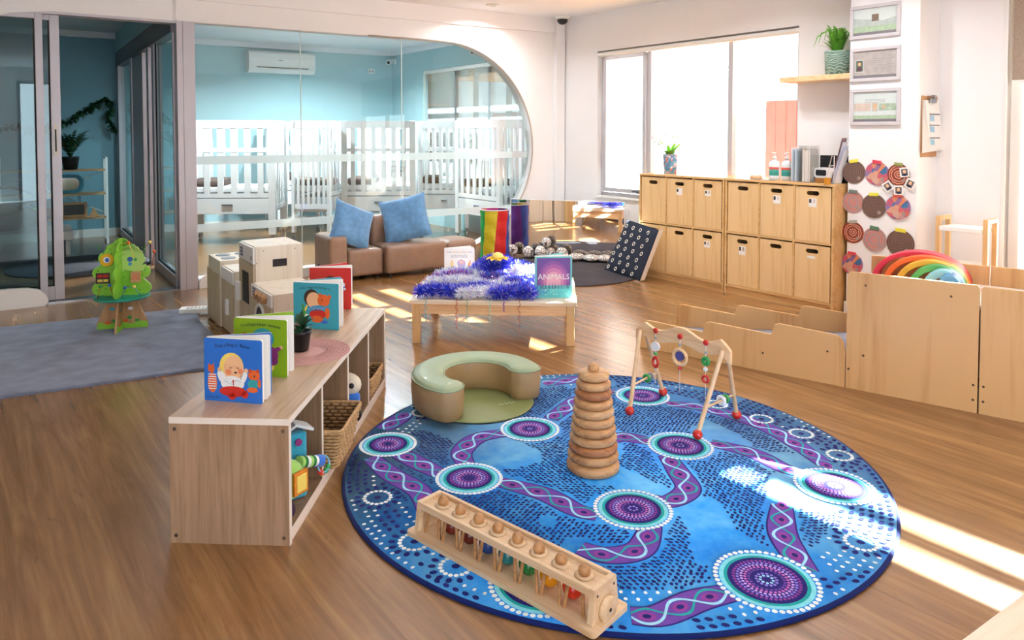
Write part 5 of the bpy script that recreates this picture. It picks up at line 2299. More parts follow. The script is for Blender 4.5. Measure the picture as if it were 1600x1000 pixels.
# ================================================================== DARK ROUND MAT, MIRROR, TUNNEL
m_felt = pm('charcoal_felt', '#4d494e', 1.0, var=.12, vs=5, bmp=.7, bs=300, spec=.1)
mc = Vector((.60, 6.93, 0))
w = MB()
w.lathe([(.745, .0003), (.75, .004), (.745, .012), (0, .013)], m_felt, n=72)
o = w.build('round_grey_mat', None, mc)
tag(o, 'round charcoal grey floor mat in front of the corner mirror', 'rug')
m_mir, nt, b = newmat('mirror_acrylic')
b.inputs['Metallic'].default_value = 1.0
b.inputs['Roughness'].default_value = .02
b.inputs['Base Color'].default_value = (.93, .93, .94, 1)
bump(nt, b, noise(nt, coords(nt, (1, 1, 2)), 1.6, 1), .2, .02)
ma, mb_ = Vector((.125, 7.755, 0)), Vector((1.262, 7.375, 0))
RZM = ang(ma, mb_)
Lm = (mb_ - ma).length
r = thing('corner_mirror', 'wide frameless acrylic mirror standing across the room corner', 'mirror', ma, RZM)
w = MB()
NX = 24
vs, fs = [], []
for j, z_ in enumerate((.015, .30, .605)):
    for i in range(NX + 1):
        t = i / NX
        vs.append((Lm * t, -.03 * math.sin(PI * t), z_))
for j in range(2):
    for i in range(NX):
        a = j * (NX + 1) + i
        fs.append((a, a + 1, a + NX + 2, a + NX + 1))
w.add(vs, fs, m_mir, True)
w.build('mirror_face', r)
w = MB()
vs2 = [(x, y + .006, z_) for x, y, z_ in vs]
w.add(vs2, [tuple(reversed(f)) for f in fs], m_white, True)
for k in range(2):
    tz = .605 if k else .015
    w.tube([(Lm * i / NX, -.03 * math.sin(PI * i / NX) + .003, tz) for i in range(NX + 1)], .0045, m_white, n=6)
for k in range(2):
    w.cyl((Lm * k, .003, .012), (Lm * k, .003, .605), .0045, m_white, n=6)
w.build('mirror_back', r)

# rainbow fabric tunnel standing on end
tp = G(773, 409)
r = thing('rainbow_fabric_bin', 'rainbow striped pop-up fabric tube standing between the sofa and the mirror', 'toy bin', (tp.x, tp.y + .12, .0), 0)
if True:
    cols_ = ['#c81e1e', '#2344a8', '#6a2a92', '#c83a96', '#d8661c', '#189a48', '#d2c224']
    w = MB()
    n, Rt, Ht = 56, .152, .52
    rows = 14
    vs = []
    for j in range(rows + 1):
        z_ = Ht * j / rows
        for i in range(n):
            a = 2 * PI * i / n + .25 * z_ / Ht * 1.3
            rad_ = Rt * (1 + .025 * math.sin(z_ * 40 + i * .3) - .05 * math.sin(PI * j / rows))
            vs.append((rad_ * math.cos(a), rad_ * math.sin(a), z_ + .0005))
    for j in range(rows):
        for i in range(n):
            k = (i + 1) % n
            a_deg = (i + .5) / n * 7
            m_ = pm('stripe_%d' % int(a_deg + 0) , cols_[int(a_deg)], .5, var=.05)
            w.add([vs[j * n + i], vs[j * n + k], vs[(j + 1) * n + k], vs[(j + 1) * n + i]], [(0, 1, 2, 3)], m_, True)
    o = w.build('fabric_wall', r)
    # weld for smooth folds
    w = MB()
    w.torus((0, 0, Ht), Rt, .006, pm('hoop_trim', '#d8cfd6', .5), None, 48, 8)
    w.torus((0, 0, .006), Rt, .006, MATS['hoop_trim'], None, 48, 8)
    w.build('hoop', r)
    r.rotation_euler.z = R(-96)

# black and white pebble cushions
m_peb, nt, b = newmat('stone_print')
v = coords(nt)
vo = nt.nodes.new('ShaderNodeTexVoronoi')
vo.feature = 'DISTANCE_TO_EDGE'
vo.inputs['Scale'].default_value = 26
nt.links.new(v, vo.inputs['Vector'])
nt.links.new(ramp(nt, vo.outputs[0], [(.02, c('#4a423d')), (.08, c('#e6dfd9')), (.5, c('#f3efea'))]), b.inputs['Base Color'])
b.inputs['Roughness'].default_value = .85
pebs = [(806, 399, .075, 1.0), (830, 402, .075, 1.0), (846, 405, .085, .95), (840, 388, .07, .95), (868, 400, .070, 1.0), (889, 400, .078, 1.0),
        (913, 399, .11, .42), (930, 405, .12, .36), (955, 403, .115, .40), (968, 411, .10, .34)]
labs = ['far left by the striped tube', 'second from the left', 'third from left, below the stacked one', 'resting behind and above its neighbours', 'left of the middle gap', 'in the middle of the row', 'flat, just right of the middle', 'flat and widest, behind the purple book', 'flat, second from the right end', 'flat, at the right end by the navy cushion']
for k, (x, y, rad_, fz) in enumerate(pebs):
    rad_ *= .82
    p = G(x, y)
    w = MB()
    w.ball((0, 0, 0), rad_, m_peb, 20, (1, .85, fz))
    zz_ = .0138 + rad_ * fz if k != 3 else .178
    dy = .0 if k != 3 else -.02
    if k == 3:
        p = G(840, 402) + Vector((0, .05, 0))
    mdir = (mb_ - ma).normalized()
    mn_ = Vector((mdir.y, -mdir.x, 0))
    dd = (Vector((p.x, p.y, 0)) - ma).dot(mn_)
    need = rad_ * 1.02 + .04 + (.035 if k in (1, 2, 5) else 0)
    if dd < need and k != 3:
        p = p + mn_ * (need - dd)
    if k == 3:
        p = ma + mdir * .42 + mn_ * .115
        p.z = 0
    o = w.build('stone_cushion', None, (p.x, p.y, zz_), R(k * 37))
    tag(o, 'stone-print cushion by the mirror, ' + labs[k], 'cushion', 'stone-print cushions along the mirror')

# navy ring-print cushion leaning on the cabinet end
m_navy = pm('navy_cotton', '#1b2336', .9, var=.1, vs=20)
m_cr = pm('cream_cotton', '#efe6d8', .9)
r = thing('floor_cushion', 'navy floor cushion printed with white rings leaning against the cabinet end', 'cushion', (0, 0, 0))
cbl, cbr = G(944, 423), G(1000, 441)
w = MB()
bl_, br_ = Vector((cbl.x, cbl.y, .012)), Vector((cbr.x, cbr.y, .012))
tl_, tr_ = Vector((1.235, 6.62, .42)), Vector((1.42, 6.33, .36))
tl_ = Vector(((980 - 780) / F * 6.78, 6.78, .50))
tr_ = Vector(((1029 - 780) / F * 6.36, 6.36, .46))
nrm = (br_ - bl_).cross(tl_ - bl_).normalized()
NN_ = 12
def cpt(u, v_, s):
    p = (bl_ * (1 - u) + br_ * u) * (1 - v_) + (tl_ * (1 - u) + tr_ * u) * v_
    h = .035 * (16 * u * (1 - u) * v_ * (1 - v_)) ** .35
    return p + nrm * (s * h) 
sgn = 1 if nrm.y < 0 else -1
vs, fs = [], []
for i in range(NN_ + 1):
    for j in range(NN_ + 1):
        vs.append(cpt(i / NN_, j / NN_, sgn))
for i in range(NN_):
    for j in range(NN_):
        a = i * (NN_ + 1) + j
        fs.append((a, a + 1, a + NN_ + 2, a + NN_ + 1))
w.add(vs, fs, m_navy, True)
wfront = w
w = MB()
vs2 = [cpt(i / NN_, j / NN_, -sgn) for i in range(NN_ + 1) for j in range(NN_ + 1)]
w.add(vs2, fs, m_cr, True)
vs3, fs3 = [], []
for j in range(NN_ + 1):
    a = cpt(1, j / NN_, 0)
    vs3 += [a, a + Vector((.045, .03, 0))]
for j in range(NN_):
    fs3.append((2 * j, 2 * j + 1, 2 * j + 3, 2 * j + 2))
w.add(vs3, fs3, m_cr, True)
w.build('back_cover', r)
w = wfront
eu = (br_ - bl_).normalized()
ev = (tl_ - bl_).normalized()
for i in range(4):
    for j in range(7):
        u, v_ = (i + .5 + .25 * (j % 2)) / 4.4, (j + .6) / 7.4
        p = cpt(u, v_, sgn) + nrm * sgn * .002
        M = Matrix.Translation(p) @ Matrix((( eu.x, ev.x, nrm.x * sgn, 0), (eu.y, ev.y, nrm.y * sgn, 0), (eu.z, ev.z, nrm.z * sgn, 0), (0, 0, 0, 1)))
        w.add(*[[M @ Vector((rq * math.cos(2 * PI * t / 20), rq * math.sin(2 * PI * t / 20), 0)) for rq in (.012, .020) for t in range(20)], [(t, (t + 1) % 20, 20 + (t + 1) % 20, 20 + t) for t in range(20)], m_cr])
w.build('front_cover', r)
# ================================================================== BIN CABINETS
cA, cB = Vector((1.28, 6.706, 0)), Vector((2.385, 5.222, 0))
RZC = ang(cA, cB)
CL = (cB - cA).length
CHt = .935
m_bin = wood('bin_birch', '#e8c692', '#dab37a', 'Z', .45, .32, .15)
m_cab = wood('cabinet_birch', '#ddb57c', '#c89b60', 'X', .5, .38, .25)
m_card = pm('name_card', '#f4f1ec', .6, var=.02)
def cabinet(name, label, loc, W, cards, binlabels):
    D = .395
    r = thing(name, label, 'storage cabinet', loc, RZC, 'birch bin cabinets under the window')
    w = MB(); w.b2((0, 0, 0), (.018, D, CHt - .0185), m_cab); w.build('side_panel', r, bevel=.002)
    w = MB(); w.b2((W - .018, 0, 0), (W, D, CHt - .0185), m_cab); w.build('side_panel', r, bevel=.002)
    w = MB(); w.b2((0, -.004, CHt - .018), (W, D, CHt), m_cab); w.build('top_panel', r, bevel=.002)
    w = MB(); w.b2((.0185, D - .012, .075), (W - .0185, D, CHt - .0185), m_cab); w.build('back_panel', r)
    w = MB(); w.b2((.0185, .0, .06), (W - .0185, D - .0125, .078), m_cab); w.build('bottom_panel', r)
    w = MB(); w.b2((.0185, .012, .0), (W - .0185, .03, .0595), m_cab); w.build('plinth', r)
    zm = .50
    w = MB(); w.b2((.0185, 0, zm - .008), (W - .0185, D - .0125, zm + .008), m_cab); w.build('middle_shelf', r)
    cw = (W - .036) / 3
    for k in (1, 2):
        w = MB()
        w.b2((.018 + cw * k - .008, .0005, .0785), (.018 + cw * k + .008, D - .0125, zm - .0085), m_cab)
        w.b2((.018 + cw * k - .008, .0005, zm + .0085), (.018 + cw * k + .008, D - .0125, CHt - .0185), m_cab)
        w.build('divider', r)
    M0 = Matrix.Translation(loc) @ Matrix.Rotation(RZC, 4, 'Z')
    for row in (1, 0):
        for k in range(3):
            x0 = .018 + cw * k + .0105
            x1 = .018 + cw * (k + 1) - .0105
            z0, z1 = (zm + .0095, CHt - .028) if row else (.0795, zm - .018)
            pos = M0 @ Vector(((x0 + x1) / 2, .004, z0))
            bw, bh = x1 - x0, z1 - z0
            b = thing('storage_bin', binlabels[(row, k)], 'storage bin', pos, RZC, 'birch bins in the window cabinets')
            w = MB()
            # front board with the hand slot cut through
            sx, sz, sr = .048, bh - .045, .016
            hole = rrect(-sx, sz - sr, sx, sz + sr, sr * .98, 5)
            nh = len(hole)
            for (xa, za, xb, zb) in ((-bw / 2, 0, bw / 2, sz - sr), (-bw / 2, sz + sr, bw / 2, bh), (-bw / 2, sz - sr, -sx, sz + sr), (sx, sz - sr, bw / 2, sz + sr)):
                w.add([(xa, 0, za), (xb, 0, za), (xb, 0, zb), (xa, 0, zb)], [(0, 1, 2, 3)], m_bin)
            for qd, (cx_, cz_) in enumerate(((sx, sz + sr), (-sx, sz + sr), (-sx, sz - sr), (sx, sz - sr))):
                arc_ = hole[qd * 6:qd * 6 + 6]
                w.add([(cx_, 0, cz_)] + [(p[0], 0, p[1]) for p in arc_], [(0, i, i + 1) for i in range(1, 6)], m_bin)
            w.add([(p[0], 0, p[1]) for p in hole] + [(p[0], .012, p[1]) for p in hole], [(i, (i + 1) % nh, nh + (i + 1) % nh, nh + i) for i in range(nh)], m_edge)
            w.b2((-bw / 2, .0005, 0), (-bw / 2 + .009, .36, bh - .004), m_bin)
            w.b2((bw / 2 - .009, .0005, 0), (bw / 2, .36, bh - .004), m_bin)
            w.b2((-bw / 2 + .0095, .013, 0), (bw / 2 - .0095, .36, .009), m_bin)
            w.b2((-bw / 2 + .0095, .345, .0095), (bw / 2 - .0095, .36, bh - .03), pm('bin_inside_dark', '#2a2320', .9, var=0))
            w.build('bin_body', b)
            cd = cards.get((row, k))
            if cd:
                w = MB()
                M = upM((0, -.0012, 0), 0)
                cw_, chh = .062, cd[1]
                zc = sz - .045 - chh / 2 + .01
                w.flat([(-cw_ / 2 + cd[0], zc - chh / 2), (cw_ / 2 + cd[0], zc - chh / 2), (cw_ / 2 + cd[0], zc + chh / 2), (-cw_ / 2 + cd[0], zc + chh / 2)], 0, m_card, M)
                for kk_, cl in enumerate(cd[2]):
                    xx = cd[0] - .02 + kk_ * .03
                    w.flat([(xx - .008, zc - .004), (xx + .010, zc - .004), (xx + .010, zc + chh / 2 - .008), (xx - .008, zc + chh / 2 - .008)], .0003, pm('card_' + cl, '#' + cl, .6), M)
                w.build('name_card', b)
    return r
BL1 = {(1, 0): 'plain birch storage bin without a card, top row, far left by the window frame', (1, 1): 'birch bin with a dark square photo card, top row, second from left', (1, 2): 'birch bin with small photo card, top row, third from left',
       (0, 0): 'birch storage bin behind the navy cushion, bottom row, far left', (0, 1): 'plain birch bin, bottom row, second from left', (0, 2): 'birch bin with small photo card, bottom row, third from left'}
BL2 = {(1, 0): 'birch bin with a faint empty outline, top row, third from the right', (1, 1): 'birch bin with white photo card, top row, second from the right', (1, 2): 'birch bin with white photo card, top row, nearest the pier',
       (0, 0): 'birch bin with taller white card, bottom row, third from the right', (0, 1): 'plain birch bin, bottom row, second from the right', (0, 2): 'birch bin with faint scribble, bottom row, nearest the pier'}
half = CL / 2
cdir = (cB - cA).normalized()
cabinet('bin_cabinet', 'birch cabinet of six bins under the window, the left one beside the navy cushion', cA, half - .004,
        {(1, 1): (0, .062, ['252b33']), (1, 2): (0.004, .05, ['39302c', 'c9b7a4']), (0, 2): (0.0, .055, ['4a3f3a', 'd0c2b2'])}, BL1)
cabinet('bin_cabinet', 'birch cabinet of six bins under the window, the right one against the pier', cA + cdir * (half + .004), half - .004,
        {(1, 1): (.005, .062, ['2d2a2c', 'e3d6cc']), (1, 2): (.0, .065, ['33363c', 'd5cdc4']), (0, 0): (.0, .072, ['55443a', 'b9a691']), (0, 2): (-.005, .02, ['e8d9c4'])}, BL2)
MC = Matrix.Translation(cA) @ Matrix.Rotation(RZC, 4, 'Z')
def oncab(x, y, z=CHt):
    return MC @ Vector((x, y, z))

# ------------------------------------------------------------------ things on the cabinets
m_pat, nt, b = newmat('mosaic_pot')
v = coords(nt)
vo = nt.nodes.new('ShaderNodeTexVoronoi')
vo.inputs['Scale'].default_value = 60
nt.links.new(v, vo.inputs['Vector'])
se = nt.nodes.new('ShaderNodeSeparateColor')
nt.links.new(vo.outputs['Color'], se.inputs[0])
nt.links.new(ramp(nt, se.outputs[0], [(.0, c('#3b8fc0')), (.3, c('#8cc5df')), (.55, c('#4a7fb8')), (.75, c('#d98b7c')), (.95, c('#e8eef2'))]), b.inputs['Base Color'])
b.inputs['Roughness'].default_value = .35
q = oncab(.235, .15)
r = thing('patterned_plant_pot', 'blue mosaic pot with white-flowered plant standing on the left cabinet', 'plant', q + Vector((0, 0, .0005)))
w = MB(); w.lathe([(.052, 0), (.055, .003), (.068, .165), (.070, .175), (.066, .175), (.063, .15), (0, .148)], m_pat, n=32); w.build('pot', r)
w = MB()
ra = random.Random(2)
m_lg = pm('light_green_leaf', '#7fb04a', .5, var=.2)
for k in range(26):
    a, L_, h = ra.uniform(0, 2 * PI), ra.uniform(.08, .17), ra.uniform(.01, .15)
    leaf(w, (.01 * math.cos(a), .01 * math.sin(a), .15), (L_ * math.cos(a), L_ * math.sin(a), .17 + h), .016, m_lg)
w.build('leaves', r)
w = MB()
for k in range(9):
    a, L_, h = ra.uniform(0, 2 * PI), ra.uniform(.05, .16), ra.uniform(.1, .2)
    tip = (L_ * math.cos(a), L_ * math.sin(a), .17 + h)
    w.tube([(0, 0, .15), (tip[0] * .4, tip[1] * .4, .17 + h * .8), tip], .0022, m_lg, n=4)
    for j in range(4):
        w.ball((tip[0] + ra.uniform(-.01, .01), tip[1] + ra.uniform(-.01, .01), tip[2] + ra.uniform(-.008, .01)), .009, m_whg, 6)
w.build('flower_stems', r)
m_clear = glassmat('clear_bottle', (.97, .98, .98), .93, haze=.12, hazec=(.95, .97, .97))
def pumpbottle(x, y, label):
    q = oncab(x, y)
    r = thing('pump_bottle', label, 'bottle', q + Vector((0, 0, .0005)), RZC, 'pump bottles on the right cabinet')
    w = MB(); w.lathe([(.040, 0), (.043, .004), (.043, .125), (.036, .142), (.016, .155), (.016, .163)], m_whg, n=28, sy=.7); w.build('bottle_body', r)
    w = MB()
    for k in range(15):
        pass
    lay = [(.022, '#e9eef0'), (.034, '#2f8f86'), (.066, '#39a79a'), (.082, '#d85b52'), (.10, '#f0f2f2'), (.112, '#e9eef0')]
    for (z0, cl), (z1, _) in zip(lay, lay[1:]):
        n = 14
        vs = []
        for i in range(n + 1):
            a = PI * (1.08 + .84 * i / n)
            vs += [(.0436 * math.cos(a), .0436 * .7 * math.sin(a), z0), (.0436 * math.cos(a), .0436 * .7 * math.sin(a), z1)]
        w.add(vs, [(2 * i, 2 * i + 2, 2 * i + 3, 2 * i + 1) for i in range(n)], pm('label_' + cl[1:], cl, .5, var=0), True)
    w.build('label', r)
    w = MB(); w.lathe([(.017, .163), (.017, .180), (.007, .182), (.006, .205), (.014, .206), (.015, .214), (.0, .216)], m_white, n=18)
    w.tube([(0, 0, .210), (.0, -.025, .210), (.0, -.036, .204)], .005, m_white, n=8)
    w.build('pump', r)
pumpbottle(1.29, .13, 'white pump bottle with green label on the right cabinet, the left of the two')
pumpbottle(1.395, .13, 'white pump bottle with green label on the right cabinet, beside the file holders')
q = oncab(1.12, .14)
w = MB(); w.lathe([(.045, 0), (.047, .004), (.047, .028), (.043, .03), (0, .03)], m_beech, n=26)
o = w.build('wooden_coaster_stack', None, q + Vector((0, 0, .0005))); tag(o, 'small round wooden lid lying on the cabinet left of the bottles', 'lid')
q = oncab(1.24, .06)
w = MB(); w.prism(rrect(-.11, -.02, .09, .02, .006), 0, .003, pm('tablet_grey', '#6c7278', .4)); w.prism(rrect(.0, -.015, .06, .02, .006), .0031, .006, m_white)
o = w.build('flat_pad', None, q + Vector((0, 0, .0005)), RZC); tag(o, 'thin dark grey pad lying in front of the pump bottles', 'pad')
# clear file holders with papers
def fileholder(x, label, full):
    q = oncab(x, .10)
    r = thing('file_holder', label, 'file holder', q + Vector((0, 0, .0005)), RZC)
    w = MB()
    fr_m = pm('acrylic_edge', '#b9c0c6', .2, var=0)
    w.b2((-.038, -.06, 0), (.038, .06, .004), m_clear)
    w.b2((-.038, -.06, .0045), (-.036, .06, .27), m_clear)
    w.b2((.036, -.06, .0045), (.038, .06, .27), m_clear)
    w.b2((-.0355, .058, .0045), (.0355, .06, .27), m_clear)
    w.build('holder_body', r)
    w = MB()
    w.tube([(-.038, -.06, .0), (-.038, -.06, .27), (.038, -.06, .27), (.038, -.06, 0)], .0016, MATS['blind_head_grey'], n=5)
    w.build('edge_frame', r)
    w = MB()
    cols = ['#e6e1da', '#cfc6bd', '#f0eeea', '#b5a99c', '#dcd6d0'] if full else ['#e8edf2', '#c9d6e2', '#9aa9b8']
    xx = -.031
    for k in range(11 if full else 6):
        tk_ = .0045 if full else .004
        w.b2((xx, -.055, .005), (xx + tk_, .055, .25 - .008 * (k % 3)), pm('paper_' + cols[k % len(cols)][1:], cols[k % len(cols)], .7, var=0))
        xx += tk_ + (.0008 if full else .006)
    w.build('papers', r)
fileholder(1.515, 'clear file holder with a few pale folders, beside the pump bottle', False)
fileholder(1.605, 'clear file holder packed with cream papers on the right cabinet', True)
q = oncab(1.725, .20)
r = thing('letter_tray', 'black wire mesh letter tray standing behind the white clock radio', 'tray', q + Vector((0, 0, .0005)), RZC)
w = MB(); w.b2((-.10, .0, 0), (.12, .02, .20), m_black); w.build('mesh_back', r)
w = MB()
for k in range(7):
    w.b2((-.10, -.004, .03 + k * .024), (.12, -.0005, .034 + k * .024), pm('mesh_grey', '#3b3d42', .4, metal=.5))
w.build('mesh_wires', r)
q = oncab(1.73, .13)
r = thing('clock_radio', 'white rounded clock radio with dark display on the right cabinet', 'radio', q + Vector((0, 0, .0005)), RZC)
w = MB(); w.b2((-.075, -.05, 0), (.075, .05, .036), pm('wood_block', '#a8763f', .5, var=.1)); w.build('wooden_base', r, bevel=.002)
w = MB(); w.prism(rrect(-.095, .0, .095, .075, .03, 6), -.04, .04, pm('radio_white', '#e6e6e6', .35), Matrix.Translation((0, 0, .0365)) @ Matrix.Rotation(R(90), 4, 'X')); w.build('case', r, bevel=.004)
w = MB(); w.prism(rrect(-.075, .016, .005, .06, .01, 4), .0402, .0412, m_black, Matrix.Translation((0, 0, .0365)) @ Matrix.Rotation(R(90), 4, 'X')); w.build('display', r)
q = oncab(1.80, .10)
q = oncab(1.815, .05)
r = thing('magazine_rack', 'white wire magazine rack with upright papers at the pier end of the cabinet', 'rack', q + Vector((0, 0, .0005)), RZC)
m_wire = pm('wire_white', '#e4d9cd', .4)
w = MB()
for y in (-.03, .25):
    w.tube([(-.035, y, 0), (-.03, y, .07), (.0, y, .20), (.018, y, .20), (.018, y, 0)], .003, m_wire, n=6)
for z_ in (.03, .08, .13):
    w.tube([(-.035 + z_ * .1, -.03, z_), (-.035 + z_ * .1, .25, z_), ], .0025, m_wire, n=6)
w.build('wire_frame', r)
w = MB()
for k, cl in enumerate(('#8a6c74', '#e9e6ee', '#cfd4e8', '#f1eef0')):
    w.add([(-.020 + k * .008, -.01, .002), (-.020 + k * .008, .10, .002), (.008 + k * .006, .16, .33 - k * .03), (.008 + k * .006, .09, .33 - k * .03)], [(0, 1, 2, 3)], pm('mag_%d' % k, cl, .5))
w.build('papers', r)
q = oncab(1.835, -.0)
w = MB(); w.prism(rrect(-.022, -.02, .012, .02, .006), 0, .045, pm('amber_box', '#d08a1c', .4, var=.2))
o = w.build('amber_box', None, oncab(1.80, -.0) + Vector((0, 0, .0005)), RZC); tag(o, 'small amber box at the very end of the right cabinet beside the pier', 'box')

# ------------------------------------------------------------------ wall shelf with fern
sh_z = 1.735
r = thing('wall_shelf', 'pale floating wall shelf between the window and the pier, carrying the fern', 'shelf', (0, 0, 0))
w = MB(MW)
w.b2((1.29, sh_z - .040, .0008), (1.878, sh_z, .24), m_birchx)
w.build('shelf_board', r, bevel=.003)
q = WP(-1.70, .13, sh_z + .0006)
r = thing('potted_fern', 'bright green fern in a green patterned pot on the floating shelf', 'plant', q)
m_fp, nt, b = newmat('carved_pot')
v = coords(nt)
wv = nt.nodes.new('ShaderNodeTexWave')
wv.wave_type = 'RINGS'
wv.rings_direction = 'SPHERICAL'
wv.inputs['Scale'].default_value = 26
wv.inputs['Distortion'].default_value = 9
wv.inputs['Detail'].default_value = 2
nt.links.new(v, wv.inputs['Vector'])
nt.links.new(ramp(nt, wv.outputs[0], [(.25, c('#5e8577')), (.7, c('#a9bfb2'))]), b.inputs['Base Color'])
b.inputs['Roughness'].default_value = .7
w = MB(); w.lathe([(.080, 0), (.086, .003), (.092, .16), (.094, .175), (.088, .175), (.085, .15), (0, .148)], m_fp, n=36); w.build('pot', r)
m_fern = pm('fern_green', '#5fa32c', .5, var=.25, vs=12)
w = MB()
rf = random.Random(9)
for k in range(64):
    a = rf.uniform(0, 2 * PI)
    L_ = rf.uniform(.04, .15)
    h = rf.uniform(.14, .27) - L_ * .5
    p0, p1, p2 = Vector((.02 * math.cos(a), .02 * math.sin(a), .15)), Vector((L_ * .5 * math.cos(a), L_ * .5 * math.sin(a), .17 + h * .9)), Vector((L_ * math.cos(a), L_ * math.sin(a), .17 + h * rf.uniform(.7, 1.05)))
    prev = p0
    n = 12
    for i in range(1, n + 1):
        t = i / n
        p = p0 * (1 - t) ** 2 + p1 * 2 * t * (1 - t) + p2 * t * t
        d = (p - prev)
        s = d.cross(Vector((0, 0, 1)))
        s = (s.normalized() if s.length > 1e-7 else Vector((1, 0, 0))) * (.026 * math.sin(PI * (t * .9 + .08)))
        w.add([prev, prev + s * 1.0 + d * .8, p], [(0, 1, 2)], m_fern)
        w.add([prev, p, prev - s * 1.0 + d * .8], [(0, 1, 2)], m_fern)
        prev = p
for k in range(7):
    a = R(190 + k * 14)
    w.tube([(0, 0, .15), (.08 * math.cos(a), .08 * math.sin(a), .33), (.17 * math.cos(a), .17 * math.sin(a), .28 + .02 * (k % 3)), (.20 * math.cos(a), .20 * math.sin(a), .20 + .02 * k)], .003, m_fern, n=4, rr=[.002, .003, .005, .001])
w.build('fronds', r)

# ------------------------------------------------------------------ pier: frames, discs, photos
MPi = MW @ Matrix.Translation((1.881, 0, .3006))     # local X from the left edge of the pier face
def pierpt(px, py):
    """pier-face coordinates of a pixel"""
    n = -WN
    o_ = WP(-1.881, .30, 0)
    dx, dv = (px - PX) / F, (PY - py) / F
    d = Vector((dx, math.cos(PITCH) + dv * math.sin(PITCH), -math.sin(PITCH) + dv * math.cos(PITCH)))
    k = (o_ - CAMP).dot(n) / d.dot(n)
    p = CAMP + d * k
    return ((p - o_).dot(-WD), p.z)
m_pf = pm('frame_pale_grey', '#c9c5c8', .4, var=.02)
pics = [((1330, 1408), (12, 63), 'picture frame with green hillside sheet and small photo, top of three on the pier'),
        ((1330, 1408), (77, 129), 'picture frame with a portrait photo over text, middle of three on the pier'),
        ((1330, 1408), (140, 196), 'picture frame with a row of three photos, bottom of three on the pier')]
for k, ((xa, xb), (ya, yb), lab) in enumerate(pics):
    x0, z1 = pierpt(xa, ya)
    _, z0 = pierpt(xa, yb)
    x1, _z = pierpt(xb, (ya + yb) / 2)
    cx, cz = (x0 + x1) / 2, (z0 + z1) / 2
    wd_, ht_ = x1 - x0, z1 - z0
    p = MPi @ Vector((cx, cz, 0))
    r = thing('picture_frame', lab, 'picture frame', p, RZW, 'framed sheets on the pier')
    Fm = Matrix.Rotation(R(90), 4, 'X')
    w = MB()
    a, b_ = wd_ / 2, ht_ / 2
    fw_ = .024
    for q0, q1 in (((-a, -b_), (a, -b_ + fw_)), ((-a, b_ - fw_), (a, b_)), ((-a, -b_ + fw_), (-a + fw_, b_ - fw_)), ((a - fw_, -b_ + fw_), (a, b_ - fw_))):
        w.b2((q0[0], -.018, q0[1]), (q1[0], 0, q1[1]), m_pf)
    w.build('frame', r, bevel=.003)
    w = MB(Fm)
    ai, bi = a - fw_, b_ - fw_
    Z = .006
    def rect(x0, y0, x1, y1, mat, dz):
        w.flat([(x0, y0), (x1, y0), (x1, y1), (x0, y1)], Z + dz, mat)
    rect(-ai, -bi, ai, bi, pm('sheet_paper', '#e9ecec', .5, var=.03, vs=20), 0)
    band = pm('sheet_band', '#8a8088', .5)
    grass = pm('sheet_grass', '#bccfb0', .5, var=.12, vs=60)
    rect(-ai, -bi, ai, -bi + .02, band, .0004)
    if k == 0:
        rect(-ai, -bi + .02, ai, -bi + .06, grass, .0003)
        w.flat([(-ai, -bi + .06), (ai, -bi + .06), (ai, .02), (ai * .4, .0), (-ai * .3, .015), (-ai, .03)], Z + .0002, pm('sheet_hill', '#c9cfcb', .5, var=.1, vs=30))
        rect(-.022, .0, .026, .048, pm('photo_brown', '#8a7568', .5, var=.3, vs=120), .0006)
    elif k == 1:
        rect(-ai, -bi + .02, ai, bi, pm('sheet_stone', '#c4b7b4', .5, var=.12, vs=25), .0003)
        rect(-ai + .012, -.05, -ai + .07, .035, pm('photo_white_edge', '#e9e6e4', .5), .0005)
        rect(-ai + .016, -.046, -ai + .066, .031, pm('photo_green_dark', '#6a7768', .5, var=.2, vs=60), .0006)
        w.ell(-ai + .041, .006, .011, .014, Z + .0008, SKIN, 16)
        w.ell(-ai + .041, .012, .014, .015, Z + .0007, BRN, 16)
        w.ell(-ai + .041, -.028, .018, .018, Z + .0007, pm('photo_plum', '#6b4a58', .5), 16)
        for j in range(6):
            rect(-.02, .035 - j * .014, ai - .02 - .01 * (j % 3), .038 - j * .014, pm('sheet_text', '#a79a9c', .5), .0006)
    else:
        rect(-ai, -bi + .02, ai, -bi + .045, grass, .0003)
        rect(-ai + .004, -.028, -.028, .026, pm('photo_salmon', '#e8cfc4', .5, var=.1, vs=30), .0005)
        rect(-.02, -.032, .02, .028, pm('photo_cream', '#dcc9b8', .5), .0005)
        w.ell(0, .005, .012, .015, Z + .0007, SKIN, 16)
        rect(.028, -.026, ai - .004, .022, pm('photo_grass', '#b9c9b4', .5, var=.2, vs=60), .0005)
        w.ell(.06, .0, .010, .012, Z + .0007, SKIN, 16)
        for j in range(3):
            rect(-.07, .05 - j * .009, .07, .052 - j * .009, MATS['sheet_text'], .0006)
    w.build('printed_sheet', r)
    w = MB(Fm)
    w.flat([(-ai, -bi), (ai, -bi), (ai, bi), (-ai, bi)], .012, m_glass)
    w.build('glazing', r)

